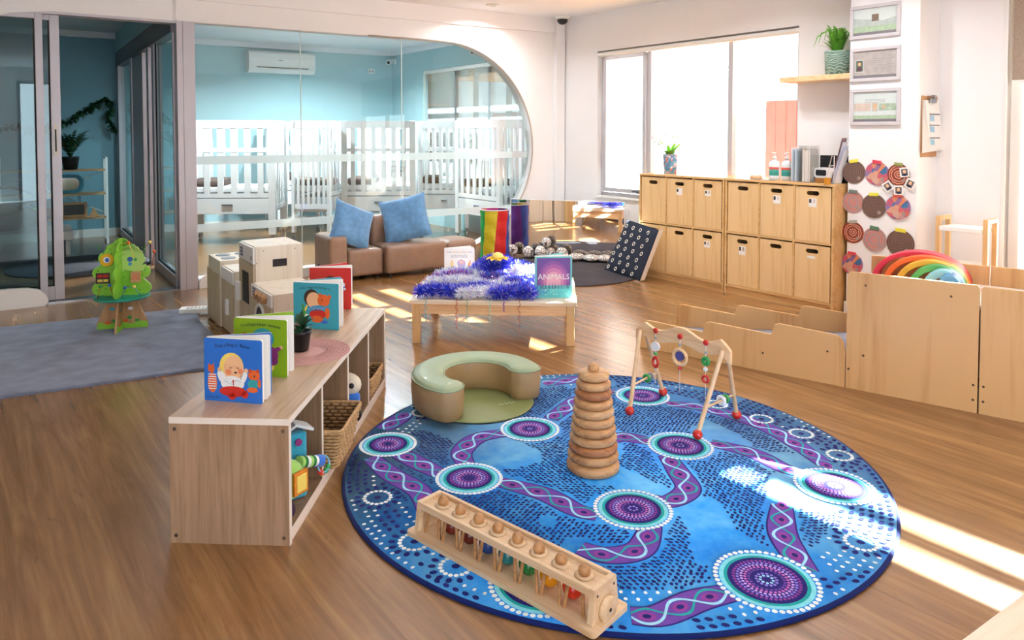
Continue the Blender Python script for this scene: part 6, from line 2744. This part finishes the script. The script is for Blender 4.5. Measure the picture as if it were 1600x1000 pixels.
def discmat(kind):
    nm = 'disc_' + kind
    if nm in MATS:
        return MATS[nm]
    m, nt, b = newmat(nm)
    v = coords(nt)
    if kind == 'patch':
        vo = nt.nodes.new('ShaderNodeTexVoronoi')
        vo.inputs['Scale'].default_value = 26
        nt.links.new(v, vo.inputs['Vector'])
        se = nt.nodes.new('ShaderNodeSeparateColor')
        nt.links.new(vo.outputs['Color'], se.inputs[0])
        o = ramp(nt, se.outputs[0], [(.05, c('#3d6f9c')), (.25, c('#8a6f9c')), (.45, c('#c0566a')), (.6, c('#d97f52')), (.8, c('#c9a596')), (.95, c('#8c4f7c'))])
    else:
        wv = nt.nodes.new('ShaderNodeTexWave')
        wv.wave_type = 'RINGS'
        wv.rings_direction = 'Y'
        wv.inputs['Scale'].default_value = 9 if kind != 'brown' else 22
        wv.inputs['Distortion'].default_value = 1.2
        wv.inputs['Detail'].default_value = 3
        wv.inputs['Detail Scale'].default_value = 4
        nt.links.new(v, wv.inputs['Vector'])
        st = {'brown': [(.2, c('#5b433b')), (.8, c('#7a6054'))], 'coral': [(.15, c('#9b8a92')), (.5, c('#d08f78')), (.85, c('#b97f7a'))],
              'rust': [(.1, c('#7a3226')), (.45, c('#c8653f')), (.7, c('#e8c7ae')), (.9, c('#8c3b2c'))]}[kind]
        o = ramp(nt, wv.outputs[0], st)
    nt.links.new(o, b.inputs['Base Color'])
    b.inputs['Roughness'].default_value = .6
    MATS[nm] = m
    return m
discs = [(1333, 269, 18, 'brown', '#e3d84c', 'dark brown dotted disc with yellow clip, top left of the pier discs'),
         (1371, 271, 18.5, 'patch', '#d2455a', 'patchwork painted disc with red clip, top middle of the pier discs'),
         (1405, 273, 17, 'rust', '#8c9a5a', 'rust spiral painted disc with olive clip, top right of the pier discs'),
         (1332, 316, 17.5, 'coral', '#6a7a72', 'coral ringed disc with grey clip, left of the second row on the pier'),
         (1366, 322, 19, 'brown', '#e3d84c', 'dark brown disc with yellow clip, middle of the second row on the pier'),
         (1404, 324, 19, 'patch', '#c9503c', 'patchwork disc with red clip, right of the second row on the pier'),
         (1333, 363, 17, 'rust', '#a9a89c', 'rust spiral disc with grey clip, left of the third row on the pier'),
         (1367, 374, 18.5, 'coral', '#4f7a5a', 'coral ringed disc with green clip, middle of the third row on the pier'),
         (1408, 380, 21, 'brown', '#e3d84c', 'large brown disc with wide yellow clip, right of the third row on the pier'),
         (1331, 412, 17, 'patch', '#d2455a', 'purple patchwork disc with pink clip, lowest on the pier beside the rainbow')]
for k, (x, y, rp, kind, clip, lab) in enumerate(discs):
    fx, fz = pierpt(x, y)
    rad_ = abs(pierpt(x, y - rp)[1] - fz)
    fx = max(fx, rad_ * .55)
    off = .0035 * (k % 3)
    p = MPi @ Vector((fx, fz, off))
    r = thing('painted_disc', lab, 'painted disc', p, RZW, 'painted discs hung on the pier')
    w = MB(Matrix.Rotation(R(90), 4, 'X'))
    w.prism([(rad_ * math.cos(2 * PI * i / 40), rad_ * math.sin(2 * PI * i / 40)) for i in range(40)], .0002, .003, discmat(kind))
    w.ell(rad_ * .45, -rad_ * .5, rad_ * .16, rad_ * .16, .0034, pm('disc_dot', '#9a8a80', .6), 14)
    w.build('disc', r)
    w = MB()
    w.box((-.0, -.006, rad_ * .97), (rad_ * .75, .005, rad_ * .28), pm('clip_' + clip[1:], clip, .5, var=0), Matrix.Rotation(R((k * 37 % 20) - 10), 4, 'Y'))
    w.build('clip', r, bevel=.001)
for k, (x, y, a, lab) in enumerate(((1415, 269, 8, 'small square portrait photo on the top right disc'), (1424, 287, -25, 'small tilted portrait photo at the pier edge'), (1389, 291, 35, 'small diamond-tilted portrait photo under the top middle disc'), (1406, 297, 2, 'small portrait photo between the first and second disc rows'))):
    fx, fz = pierpt(x, y)
    w = MB(Matrix.Rotation(R(90), 4, 'X') @ Matrix.Rotation(R(a), 4, 'Z'))
    w.prism([(-.030, -.032), (.030, -.032), (.030, .032), (-.030, .032)], .0, .0008, m_card)
    w.flat([(-.021, -.024), (.021, -.024), (.021, .022), (-.021, .022)], .001, pm('photo_dim', '#6c6268', .5))
    w.ell(0, .004, .010, .012, .0012, SKIN, 14)
    w.ell(0, -.018, .016, .008, .0011, INK, 14)
    o = w.build('portrait_photo', None, MPi @ Vector((min(fx, .435), fz, .0145 + .001 * k)), RZW)
    tag(o, lab, 'photo')

# clipboard on the alcove wall
def wallpt(px, py):
    n = -WN
    dx, dv = (px - PX) / F, (PY - py) / F
    d = Vector((dx, math.cos(PITCH) + dv * math.sin(PITCH), -math.sin(PITCH) + dv * math.cos(PITCH)))
    k = (W0 - CAMP).dot(n) / d.dot(n)
    p = CAMP + d * k
    return ((p - W0).dot(-WD), p.z)
p = MW @ Vector((2.3530, 1.345, .150))
r = thing('clipboard', 'wooden clipboard of white sheets hanging on the side of the pier', 'clipboard', p, math.atan2(.596, .803))
hw, hh = .118, .205
w = MB(); w.b2((-hw, -.006, -hh), (hw, 0, hh), pm('hardboard', '#b98a5e', .6, var=.08)); w.build('board', r, bevel=.002)
w = MB()
for k in range(9):
    a = R(-4 + k * 1.1)
    z_ = -.0065 - k * .0012
    sx = .012 + k * .003
    w.add([(-hw * .95 + .002 * k, z_, hh * .86), (hw * .86, z_, hh * .86), (hw * (1.15 + k * .05), z_ - .012, -hh * .80), (-hw * (1.1 - k * .10), z_ - .012, -hh * (.86 - .012 * k))], [(0, 1, 2, 3)], m_card)
w.build('sheets', r)
w = MB()
for j, (f0, cl) in enumerate(((.42, '#9fc6dc'), (.06, '#8fbcd6'), (-.36, '#9cc9dd'))):
    zt = hh * f0
    yy = -.0185 - (.86 - f0) * .0068
    w.add([(-hw * .35, yy, zt), (hw * .95, yy - .0002, zt), (hw * .97, yy - .0012, zt - .006), (-hw * .35, yy - .001, zt - .006)], [(0, 1, 2, 3)], INK)
    w.add([(-hw * .30, yy - .0015, zt - .012), (hw * .2, yy - .0015, zt - .012), (hw * .25, yy - .003, zt - .05), (-hw * .25, yy - .003, zt - .05)], [(0, 1, 2, 3)], pm('leaflet_%d' % j, cl, .5))
w.build('leaflets', r)
w = MB(); w.box((0, -.022, hh * .84), (hw * .8, .02, .03), m_steel); w.cyl((-.012, -.03, hh * .98), (.016, -.03, hh * .98), .012, m_steel, n=14); w.build('bulldog_clip', r, bevel=.002)

# white step stand in the alcove
qa = WP(-2.655, .30)
r = thing('small_stand', 'small wooden stand with white shelves by the alcove wall behind the platform', 'stand', qa, RZW)
STH = .77
for s in (-1, 1):
    w = MB()
    for y in (-.07, .07):
        w.b2((s * .135 - .014, y - .014, 0), (s * .135 + .014, y + .014, STH), m_birch)
    w.b2((s * .135 - .014, -.0555, STH - .028), (s * .135 + .014, .0555, STH), m_birch)
    w.build('side_frame', r, bevel=.003)
for z_ in (.68, .38):
    w = MB(); w.b2((-.1205, -.10, z_), (.1205, .10, z_ + .03), m_white); w.build('shelf_board', r, bevel=.004)
w = MB(); w.prism(rrect(-.10, -.08, .10, .08, .05), 0, .07, m_white)
o = w.build('white_tub', None, r.location + Vector((0, 0, .4105)), RZW, bevel=.015); tag(o, 'white lidded tub on the lower shelf of the small stand', 'tub')

# ================================================================== PLATFORM AND RAMP
P0, P1 = Vector((1.772, 3.733, 0)), Vector((2.359, 3.279, 0))
RZF = ang(P0, P1)
m_ply = wood('platform_ply', '#d6ac78', '#c4955f', 'Z', .3, .36, .1)
m_bolt = pm('bolt_dark', '#5c4a3a', .4, metal=.5)
r = thing('play_platform', 'raised birch plywood play platform holding the rainbow arches on the right', 'platform', P0, RZF)
seam = (Vector((2.222, 3.388, 0)) - P0).length
PD, PH, DK = .60, .597, .50
LENP = 2.3
w = MB()
w.prism([(0, 0), (seam - .003, 0), (seam - .003, PH - .012), (seam - .012, PH), (.012, PH), (0, PH - .012)], 0, .018, m_ply, Matrix.Translation((0, .018, 0)) @ Matrix.Rotation(R(90), 4, 'X'))
w.build('front_panel', r, bevel=.002)
w = MB()
w.prism([(seam + .003, 0), (LENP, 0), (LENP, PH - .005), (seam + .012, PH - .005), (seam + .003, PH - .016)], 0, .018, m_ply, Matrix.Translation((0, .018, 0)) @ Matrix.Rotation(R(90), 4, 'X'))
w.build('front_panel', r, bevel=.002)
for a0, a1 in ((0, seam - .003), (seam + .003, LENP)):
    w = MB()
    w.b2((a0, PD - .018, 0), (a1, PD, PH + .005), m_ply)
    w.build('back_panel', r, bevel=.002)
w = MB(); w.b2((.0005, .0185, DK - .018), (LENP, PD - .0185, DK), pm('deck_white', '#f2eee8', .4, var=.02)); w.build('deck', r)
for x in (.25, seam - .06):
    pass
for x, z_ in ((.085, PH - .06), (seam - .115, PH - .065), (seam - .02, .13), (seam - .02, .06), (seam + .02, .13), (seam + .02, .06), (.012, .10), (.08, .18)):
    w = MB(); w.cyl((x, -.0005, z_), (x, -.0025, z_), .0055, m_bolt, n=12); w.build('bolt', r)
for x in (.02, 1.1, 2.2):
    w = MB(); w.b2((x, .0185, 0), (x + .018, PD - .0185, DK - .0185), m_ply); w.build('end_panel', r)
# rainbow arches, pushed out one from the next
rb = Matrix.Translation(P0) @ Matrix.Rotation(RZF, 4, 'Z')
cols_ = ['#cf2f4c', '#ea6a2c', '#f0b23a', '#3f9e52', '#8fcbd6', '#4a8fc4']
labs_ = ['outermost red wooden rainbow arch', 'orange wooden rainbow arch inside the red one', 'yellow wooden rainbow arch inside the orange one', 'green wooden rainbow arch inside the yellow one', 'pale blue wooden rainbow arch inside the green one', 'innermost blue wooden rainbow arch']
for k in range(6):
    Rk = .232 - .034 * k
    th = .031
    w = MB()
    n = 32
    dpt = .11
    vs, fs = [], []
    for i in range(n + 1):
        a = PI * i / n
        for rr_ in (Rk, Rk - th):
            for y in (0, dpt):
                vs.append((rr_ * math.cos(a), y, (rr_ * math.sin(a)) / Rk * (.165 - .010 * k)))
    for i in range(n):
        o_ = 4 * i
        for a, b_ in ((0, 1), (1, 3), (3, 2), (2, 0)):
            fs.append((o_ + a, o_ + 4 + a, o_ + 4 + b_, o_ + b_))
    fs += [(0, 1, 3, 2), (4 * n, 4 * n + 2, 4 * n + 3, 4 * n + 1)]
    w.add(vs, fs, pm('arch_%d' % k, cols_[k], .4, var=.05, vs=10))
    p = rb @ Vector((.262 + .034 * k, .44 - .070 * k, DK + .0005))
    o = w.build('rainbow_arch', None, p, RZF, bevel=.004)
    tag(o, labs_[k] + ' on the play platform', 'rainbow arch', 'wooden rainbow arches on the platform')

# ramp with stepped side boards
r = thing('carpeted_ramp', 'low plywood ramp with stepped side boards and grey carpet, leading to the platform', 'ramp', P0, RZF)
def sideboard(y, L0, L1, h0, step, nm, z0=0.0, hs=.2):
    w = MB()
    pts_ = [(-L1, z0), (-L0, z0)]
    x = -L0
    top = []
    n = 3
    seg = (L1 - L0) / n
    # from the platform outwards: each hump drops away from the platform
    for k in range(n):
        xa = -L0 - seg * k
        xb = xa - seg
        top += [(xa - (.05 if k == 0 else .006), h0 - k * step[0] - (.0 if k else .0)), (xb + .055, h0 - k * step[0] + .012), (xb + .028, h0 - k * step[0] + .004), (xb + .012, h0 - (k + 1) * step[0] + .0)]
        if k == 0:
            top.insert(0, (xa - .001, h0 - .08))
            top.insert(1, (xa - .010, h0 - .035))
            top.insert(2, (xa - .028, h0 - .010))
    pts_ += top
    w.prism(pts_, 0, .016, m_ply, Matrix.Translation((0, y, 0)) @ Matrix.Rotation(R(90), 4, 'X'))
    o = w.build(nm, r, bevel=.0015)
    return o
sideboard(.018, .004, 1.16, .262, (.052,), 'side_board')
sideboard(.53, .004, 1.16, .262, (.052,), 'side_board')
w = MB()
w.add([(-.004, .0185, .0), (-.004, .512, .0), (-.004, .512, .17), (-.004, .0185, .17), (-1.14, .0185, 0), (-1.14, .512, 0), (-1.14, .512, .018), (-1.14, .0185, .018)],
      [(0, 1, 2, 3), (3, 2, 6, 7), (4, 7, 6, 5), (0, 3, 7, 4), (1, 5, 6, 2), (0, 4, 5, 1)], pm('ramp_carpet', '#8d8f9c', 1.0, var=.08, vs=10, bmp=.5, bs=300))
w.build('carpeted_slope', r)
for x, z_ in ((-.09, .17), (-.42, .10), (-.78, .07)):
    w = MB(); w.cyl((x, .0015, z_), (x, -.0005, z_), .0055, m_bolt, n=12); w.build('bolt', r)

# pale table corner at the lower right
r = thing('foreground_table', 'pale tabletop corner cut off by the lower right edge of the view', 'table', (.777, 1.239, 0), math.atan2(.123, .192))
w = MB(); w.prism(rrect(-.25, -.75, .65, .0, .015), .43, .45, m_tt); w.build('table_top', r, bevel=.002)
for x in (-.2, .6):
    for y in (-.7, -.05):
        w = MB(); w.b2((x - .022, y - .022, 0), (x + .022, y + .022, .4295), m_birch); w.build('leg', r)

# ================================================================== SLEEPING ROOM COTS
m_cot = pm('cot_white', '#eceff0', .35, var=.01)
m_matt = pm('cot_mattress', '#f4f5f7', .8)
m_bed = pm('cot_bedding', '#5a4a44', .85, var=.5, vs=14)
m_tyre = pm('castor_grey', '#8f9296', .4, metal=.4)
CW, CD, CT = .86, .60, 1.45
def make_cot():
    r = thing('baby_cot', 'white slatted cot', 'cot', (0, 0, 0), 0, 'white cots in the sleeping room')
    zb, zt = .60, CT
    for s in (-1, 1):
        y = s * (CD / 2 - .015)
        w = MB()
        w.b2((-CW / 2 + .045, y - .012, zt - .09), (CW / 2 - .045, y + .012, zt), m_cot)
        w.b2((-CW / 2 + .045, y - .012, zb - .05), (CW / 2 - .045, y + .012, zb), m_cot)
        w.b2((-CW / 2 + .045, y - .010, 1.08), (CW / 2 - .045, y + .010, 1.12), m_cot)
        n = 6
        for i in range(n):
            x = -CW / 2 + .125 + (CW - .25) * i / (n - 1)
            w.b2((x - .027, y - .008, zb), (x + .027, y + .008, zt - .09), m_cot)
        w.build('side_rail', r)
    for s in (-1, 1):
        x = s * (CW / 2 - .015)
        w = MB()
        w.b2((x - .012, -CD / 2 + .045, zt - .09), (x + .012, CD / 2 - .045, zt), m_cot)
        w.b2((x - .012, -CD / 2 + .045, .40), (x + .012, CD / 2 - .045, .46), m_cot)
        for i in range(6):
            y = -CD / 2 + .10 + (CD - .20) * i / 5
            w.b2((x - .008, y - .020, .46), (x + .008, y + .020, zt - .09), m_cot)
        w.build('end_panel', r)
    for sx in (-1, 1):
        for sy in (-1, 1):
            w = MB()
            w.b2((sx * (CW / 2 - .022) - .034, sy * (CD / 2 - .022) - .022, .12), (sx * (CW / 2 - .022) + .034, sy * (CD / 2 - .022) + .022, zt), m_cot)
            lg = w.build('leg', r, bevel=.003)
            w = MB()
            w.cyl((sx * (CW / 2 - .022) - .012, sy * (CD / 2 - .022), .04), (sx * (CW / 2 - .022) + .012, sy * (CD / 2 - .022), .04), .038, m_tyre, n=18)
            w.cyl((sx * (CW / 2 - .022), sy * (CD / 2 - .022), .06), (sx * (CW / 2 - .022), sy * (CD / 2 - .022), .12), .010, m_steel, n=10)
            w.build('castor', lg)
    w = MB()
    w.b2((-CW / 2 + .05, -CD / 2 + .03, .60), (CW / 2 - .05, CD / 2 - .03, .68), m_matt)
    w.build('mattress', r, bevel=.02)
    w = MB()
    w.b2((-CW / 2 + .05, -CD / 2 + .031, .681), (-.05, CD / 2 - .031, .76), m_bed)
    w.build('bedding', r, bevel=.025)
    w = MB()
    w.b2((-CW / 2 + .05, -CD / 2 + .005, .36), (CW / 2 - .05, CD / 2 - .03, .54), m_cot)
    w.build('drawer', r, bevel=.003)
    w = MB()
    w.b2((-.05, -CD / 2 - .012, .46), (.05, -CD / 2 + .0045, .475), m_steel)
    w.build('drawer_handle', r)
    return r
def sroom(s, off):
    p = A0 - UD * s + Vector((-UD.y, UD.x, 0)) * off
    return Vector((p.x, p.y, 0))
cots = [(-3.17, 8.78, 3, 1.25, 1, 'white slatted cot at the left of the sleeping room, beside the grey post'),
        (-2.70, 10.08, 32.6, 1, 1, 'white cot at the back wall of the sleeping room, seen between two nearer cots'),
        (-2.19, 9.10, 84, 1, .78, 'white cot standing end-on between the left and middle cots'),
        (-1.47, 9.12, 3, 1, 1, 'white slatted cot in the middle of the sleeping room, behind the tilted cushion'),
        (-.70, 9.33, 3, .70, .9, 'white slatted cot right of the middle, its right leg above the sofa end'),
        (-1.45, 10.75, 32.6, 1, 1, 'white cot against the back wall of the sleeping room, below the sensor box'),
        (-.02, 8.53, -53, 1, 1, 'white cot at the right end of the rounded window, behind the striped tube')]
base = None
for k, (x, y, rz, sx_, sy_, lab) in enumerate(cots):
    if base is None:
        base = make_cot()
        base.location = (x, y, 0)
        base.rotation_euler.z = R(rz)
        base['label'] = lab
        o = base
    else:
        o = dup(base, (x, y, 0), R(rz), lab)
    o.scale = (sx_, sy_, 1)

# air conditioner on the back wall
MB_ = MBk
ac = MBk @ Vector((-1.75, 2.285, .0008))
r = thing('air_conditioner', 'white split-system air conditioner high on the blue sleeping room wall', 'air conditioner', ac, RZU)
w = MB()
w.prism([(0, -.145), (-.16, -.145), (-.20, -.10), (-.215, .05), (-.20, .12), (-.15, .15), (0, .15)], -.46, .46, m_white, Matrix(((0, 0, 1, 0), (1, 0, 0, 0), (0, 1, 0, 0), (0, 0, 0, 1))))
w.build('casing', r, bevel=.006)
w = MB(); w.b2((-.36, -.2135, -.082), (.36, -.2075, -.072), m_dark); w.build('louvre_slot', r)
w = MB(); w.b2((-.06, -.2165, .02), (.0, -.2155, .03), pm('badge_grey', '#9aa0a4', .4)); w.build('badge', r)
w = MB(); w.prism([(-.16, -.148), (-.198, -.104), (-.198, -.1), (-.15, -.14)], -.44, .44, m_white, Matrix(((0, 0, 1, 0), (1, 0, 0, 0), (0, 1, 0, 0), (0, 0, 0, 1)))); w.build('air_flap', r)
# small sensor box
p = MBk @ Vector((-.36, 2.24, .0008))
w = MB(); w.b2((-.05, -.03, -.035), (.05, 0, .035), m_white); w.b2((-.035, -.032, -.02), (-.012, -.0301, .015), MATS['print_greytext']); w.b2((.012, -.032, -.02), (.035, -.0301, .015), MATS['print_greytext'])
o = w.build('emergency_light', None, p, RZU, bevel=.004); tag(o, 'small white twin sensor box high on the blue back wall', 'sensor')
# cameras
def bullet(name, label, loc, aim):
    r = thing(name, label, 'security camera', loc)
    d = (Vector(aim) - Vector(loc)).normalized()
    w = MB(); w.cyl((0, 0, 0), d * .03, .045, m_white, n=20); w.build('bracket', r)
    w = MB()
    d2 = Vector((-.25, -.9, -.28)).normalized()
    c0 = d * .07
    w.cyl(c0 - d2 * .05, c0 + d2 * .10, .040, m_white, n=22)
    w.tube([d * .03, c0], .014, m_white, n=8)
    w.build('camera_body', r, bevel=.004)
    w = MB(); w.cyl(c0 + d2 * .1005, c0 + d2 * .103, .024, m_black, n=18); w.build('lens', r)
p = MW @ Vector((-5.40, 2.40, .0008))
bullet('security_camera', 'white bullet security camera in the far corner of the sleeping room', p, p - WN)
p = MW @ Vector((-3.15, 2.36, .0008))
bullet('security_camera', 'white bullet security camera above the sleeping room window', p, p - WN)
p = MW @ Vector((-1.36, CEIL, .16))
r = thing('dome_camera', 'dark dome security camera on the ceiling in the far right corner', 'security camera', (p.x, p.y, CEIL - .0008))
w = MB(); w.lathe([(.085, 0), (.085, -.02), (.070, -.034), (.0, -.034)], m_white, n=32); w.build('mount', r)
w = MB(); w.ball((0, 0, -.036), .058, m_black, 24, (1, 1, .95)); w.build('dome', r)

# ================================================================== CHANGE ROOM
# open shelf unit
e1_ = Vector((-4.62, 8.62, 0))
r = thing('ladder_shelf', 'white-framed open shelf with pale boards in the dim change room', 'shelf unit', e1_, RZU)
w = MB()
for x in (-1.05, -.0):
    for y in (0, .30):
        w.b2((x - .012, y - .012, 0), (x + .012, y + .012, 1.02), m_white)
    w.b2((x - .010, .012, 1.0), (x + .010, .288, 1.02), m_white)
    w.b2((x - .010, .012, .02), (x + .010, .288, .04), m_white)
w.tube([(-1.04, .31, .35), (-.02, .31, .85)], .005, m_white, n=6)
w.tube([(-1.04, .31, .85), (-.02, .31, .35)], .005, m_white, n=6)
w.build('frame', r)
m_sb = pm('shelf_pine', '#d2a777', .5, var=.08)
for z_ in (.30, .58, .86):
    w = MB(); w.b2((-1.035, .0, z_), (-.013, .295, z_ + .018), m_sb); w.build('shelf_board', r)
def onlad(x, y, z_):
    return Matrix.Translation(e1_) @ Matrix.Rotation(RZU, 4, 'Z') @ Vector((x, y, z_))
r = thing('potted_fern', 'dark arching fern in a black pot on top of the change room shelf', 'plant', onlad(-.36, .13, .8786))
w = MB(); w.lathe([(.065, 0), (.07, .003), (.09, .13), (.094, .15), (.086, .15), (.08, .13), (0, .13)], m_black, n=24); w.build('pot', r)
w = MB()
for k in range(44):
    a = rf.uniform(0, 2 * PI)
    L_ = rf.uniform(.18, .42)
    p0, p1 = Vector((0, 0, .13)), Vector((L_ * .5 * math.cos(a), L_ * .5 * math.sin(a), .46))
    p2 = Vector((L_ * math.cos(a), L_ * math.sin(a), rf.uniform(.30, .48)))
    prev = p0
    for i in range(1, 11):
        t = i / 10
        p = p0 * (1 - t) ** 2 + p1 * 2 * t * (1 - t) + p2 * t * t
        d = p - prev
        s = d.cross(Vector((0, 0, 1)))
        s = (s.normalized() if s.length > 1e-7 else Vector((1, 0, 0))) * (.035 * math.sin(PI * (t * .9 + .08)))
        w.add([prev, prev + s + d, p], [(0, 1, 2)], m_dl)
        w.add([prev, p, prev - s + d], [(0, 1, 2)], m_dl)
        prev = p
w.build('fronds', r)
r = thing('baby_mirror_toy', 'blue-framed crab-shaped baby mirror on the middle shelf of the change room', 'toy', onlad(-.40, .14, .5986), RZU)
w = MB(); w.prism(rrect(-.19, 0, .17, .22, .09, 8), -.02, .0, pm('toy_frame_blue', '#2a8aa6', .5, var=.2, vs=30), Matrix.Rotation(R(90), 4, 'X')); w.torus((-.17, .01, .21), .022, .008, MATS['toy_frame_blue'], Matrix.Rotation(R(90), 4, 'X'), 16, 6); w.build('frame', r)
w = MB(); w.flat(rrect(-.145, .04, .125, .18, .06, 8), .001, pm('toy_mirror', '#8f8a84', .1, metal=.9), Matrix.Rotation(R(90), 4, 'X')); w.build('mirror', r)
r = thing('photo_frame', 'small wooden photo frame on the lowest shelf of the change room', 'picture frame', onlad(-.33, .14, .3186), RZU)
w = MB()
for q0, q1 in (((-.13, 0), (.13, .025)), ((-.13, .145), (.13, .17)), ((-.13, .025), (-.105, .145)), ((.105, .025), (.13, .145))):
    w.b2((q0[0], 0, q0[1]), (q1[0], .015, q1[1]), m_sb)
w.build('frame', r)
w = MB(); w.b2((-.105, .006, .025), (.105, .010, .145), pm('photo_dark_green', '#2c3a30', .4, var=.3, vs=30)); w.build('picture', r)
w = MB(); w.prism([(-.05, 0), (.05, 0), (0, .11)], 0, .03, m_sb, Matrix.Rotation(R(90), 4, 'X'))
o = w.build('wooden_triangle', None, onlad(-.13, .14, .3186), RZU); tag(o, 'small wooden triangle beside the photo frame in the change room', 'ornament')
w = MB(); w.b2((-.04, -.02, 0), (.04, .03, .12), pm('block_rust', '#a8683a', .6))
o = w.build('wooden_block', None, onlad(-.60, .14, .3186), RZU); tag(o, 'small brown block left of the photo frame in the change room', 'block')
# leafy garlands on the back wall
def vine(label, pts_):
    w = MB()
    n = 0
    P = []
    for i in range(len(pts_) - 1):
        for j in range(8):
            t = j / 8
            P.append(Vector(pts_[i]).lerp(Vector(pts_[i + 1]), t))
    P.append(Vector(pts_[-1]))
    w.tube(P, .004, m_dl, n=5)
    rv = random.Random(len(P))
    for p in P:
        for _ in range(5):
            d = Vector((rv.gauss(0, 1), rv.gauss(0, .5) - .4, rv.gauss(0, 1))).normalized() * rv.uniform(.04, .08)
            nn_ = Vector((UD.y, -UD.x, 0))
            d = d + nn_ * max(0, .0 - d.dot(nn_))
            leaf(w, p, p + d, .018, m_dl, .3, 4)
    o = w.build('leaf_garland')
    return tag(o, label, 'garland', 'leaf garlands on the change room wall')
def onback(px, py):
    n = Vector((UD.y, -UD.x, 0))
    dx, dv = (px - PX) / F, (PY - py) / F
    d = Vector((dx, math.cos(PITCH) + dv * math.sin(PITCH), -math.sin(PITCH) + dv * math.cos(PITCH)))
    k = (Bc + n * .10 - CAMP).dot(n) / d.dot(n)
    return CAMP + d * k
vine('leaf garland hung in a hook shape on the change room back wall', [onback(x, y) for x, y in ((98, 194), (112, 188), (125, 178), (140, 172), (152, 163), (165, 158), (174, 163), (173, 175), (168, 185), (175, 200), (178, 205))])
vine('leaf garland hung level across the change room wall, behind the sliding door glass', [onback(x, y) for x, y in ((-60, 205), (-20, 203), (10, 200), (40, 202), (62, 204), (85, 200), (96, 196))])
# play arch and low cot behind the sliding glass
q = Vector((-4.95, 7.35, 0))
w = MB()
w.lathe([(.62, .0003), (.625, .004), (.62, .012), (0, .012)], pm('dark_grey_mat', '#4a4d55', 1.0, var=.1, bmp=.4, bs=200), n=56)
o = w.build('round_dark_mat', None, (-4.10, 7.15, 0)); tag(o, 'round dark mat on the change room floor behind the sliding door', 'rug')
r = thing('baby_bouncer', 'grey padded baby nest with hanging toys on a white bench behind the sliding glass', 'baby bouncer', (-5.25, 7.75, .288), RZU)
w = MB(); w.ball((0, 0, .10), .42, pm('nest_grey', '#5d5f63', .9, var=.1), 26, (1, .6, .3)); w.build('padded_base', r)
w = MB(); w.ball((-.05, -.12, .18), .2, pm('nest_liner', '#8f8a86', .9), 20, (1, .6, .5)); w.build('liner', r)
w = MB(); w.tube([(-.38 + .0, 0, .1)] + [(-.38 * math.cos(PI * i / 16), 0, .1 + .34 * math.sin(PI * i / 16)) for i in range(17)], .014, pm('nest_bar', '#4b4c50', .7), n=8); w.build('toy_bar', r)
w = MB(); w.ball((.27, -.02, .16), .05, m_plg, 14, (.8, .8, 1.2)); w.ball((.27, -.02, .25), .03, m_plb, 12); w.build('hanging_toy', r)
r = thing('low_bench', 'low white bench under the padded baby nest in the change room', 'bench', (-5.25, 7.75, 0), RZU)
w = MB(); w.b2((-.9, -.32, .16), (.62, .32, .26), m_white); w.build('bench_top', r, bevel=.006)
for x in (-.85, .55):
    w = MB(); w.b2((x, -.29, 0), (x + .04, .29, .1595), m_white); w.build('leg', r)
# ------------------------------------------------------------------ lights
EXPOSURE = 0.05
downlight(-.07, 7.25, 14, 'round recessed downlight in the main room ceiling, above the brown sofa')
for x, y in ((2.0, 4.6), (1.6, 1.8), (-.6, 4.3)):
    downlight(x, y, 12, 'round recessed downlight in the main room ceiling, out over the play area')
downlight(1.55, 5.5, 9, 'added unseen fill downlight in the main room ceiling, in front of the bin cabinets')  # this and the next two: fill lamps added out of view
downlight(2.3, 4.0, 7, 'added unseen fill downlight in the main room ceiling, above the play platform')
downlight(.75, 6.4, 9, 'added unseen fill downlight in the main room ceiling, above the round grey mat')
downlight(-2.1, 9.2, 74, 'round recessed downlight in the sleeping room ceiling right of the air conditioner')
downlight(-3.0, 8.0, 74, 'round recessed downlight in the sleeping room ceiling, over the left cots')
downlight(-1.3, 8.9, 74, 'round recessed downlight in the sleeping room ceiling, out over the middle cots')
downlight(-5.2, 7.6, 1, 'round recessed downlight in the dim change room ceiling')

sun = bpy.data.lights.new('sun', 'SUN')
sun.energy = 250.0
sun.angle = R(.55)
sun.color = (.97, .98, 1.0)
so_ = bpy.data.objects.new('sun', sun)
col.objects.link(so_)
el = R(26.9)
dirv = Vector((-.786 * math.cos(el), -.618 * math.cos(el), -math.sin(el)))
so_.rotation_euler = dirv.to_track_quat('-Z', 'Y').to_euler()

wd = bpy.data.worlds.new('world')
scene.world = wd
wd.use_nodes = True
nt = wd.node_tree
bg = nt.nodes['Background']
bg.inputs[0].default_value = (.88, .94, 1.0, 1)
bg.inputs[1].default_value = 7.0

scene.view_settings.view_transform = 'Standard'
scene.view_settings.look = 'None'
scene.view_settings.exposure = EXPOSURE
scene.view_settings.gamma = 1.0
scene.view_settings.use_curve_mapping = False
scene.cycles.max_bounces = 10
scene.cycles.diffuse_bounces = 5
scene.cycles.transparent_max_bounces = 20
scene.cycles.sample_clamp_indirect = 6.0
scene.cycles.caustics_reflective = False
scene.cycles.caustics_refractive = False
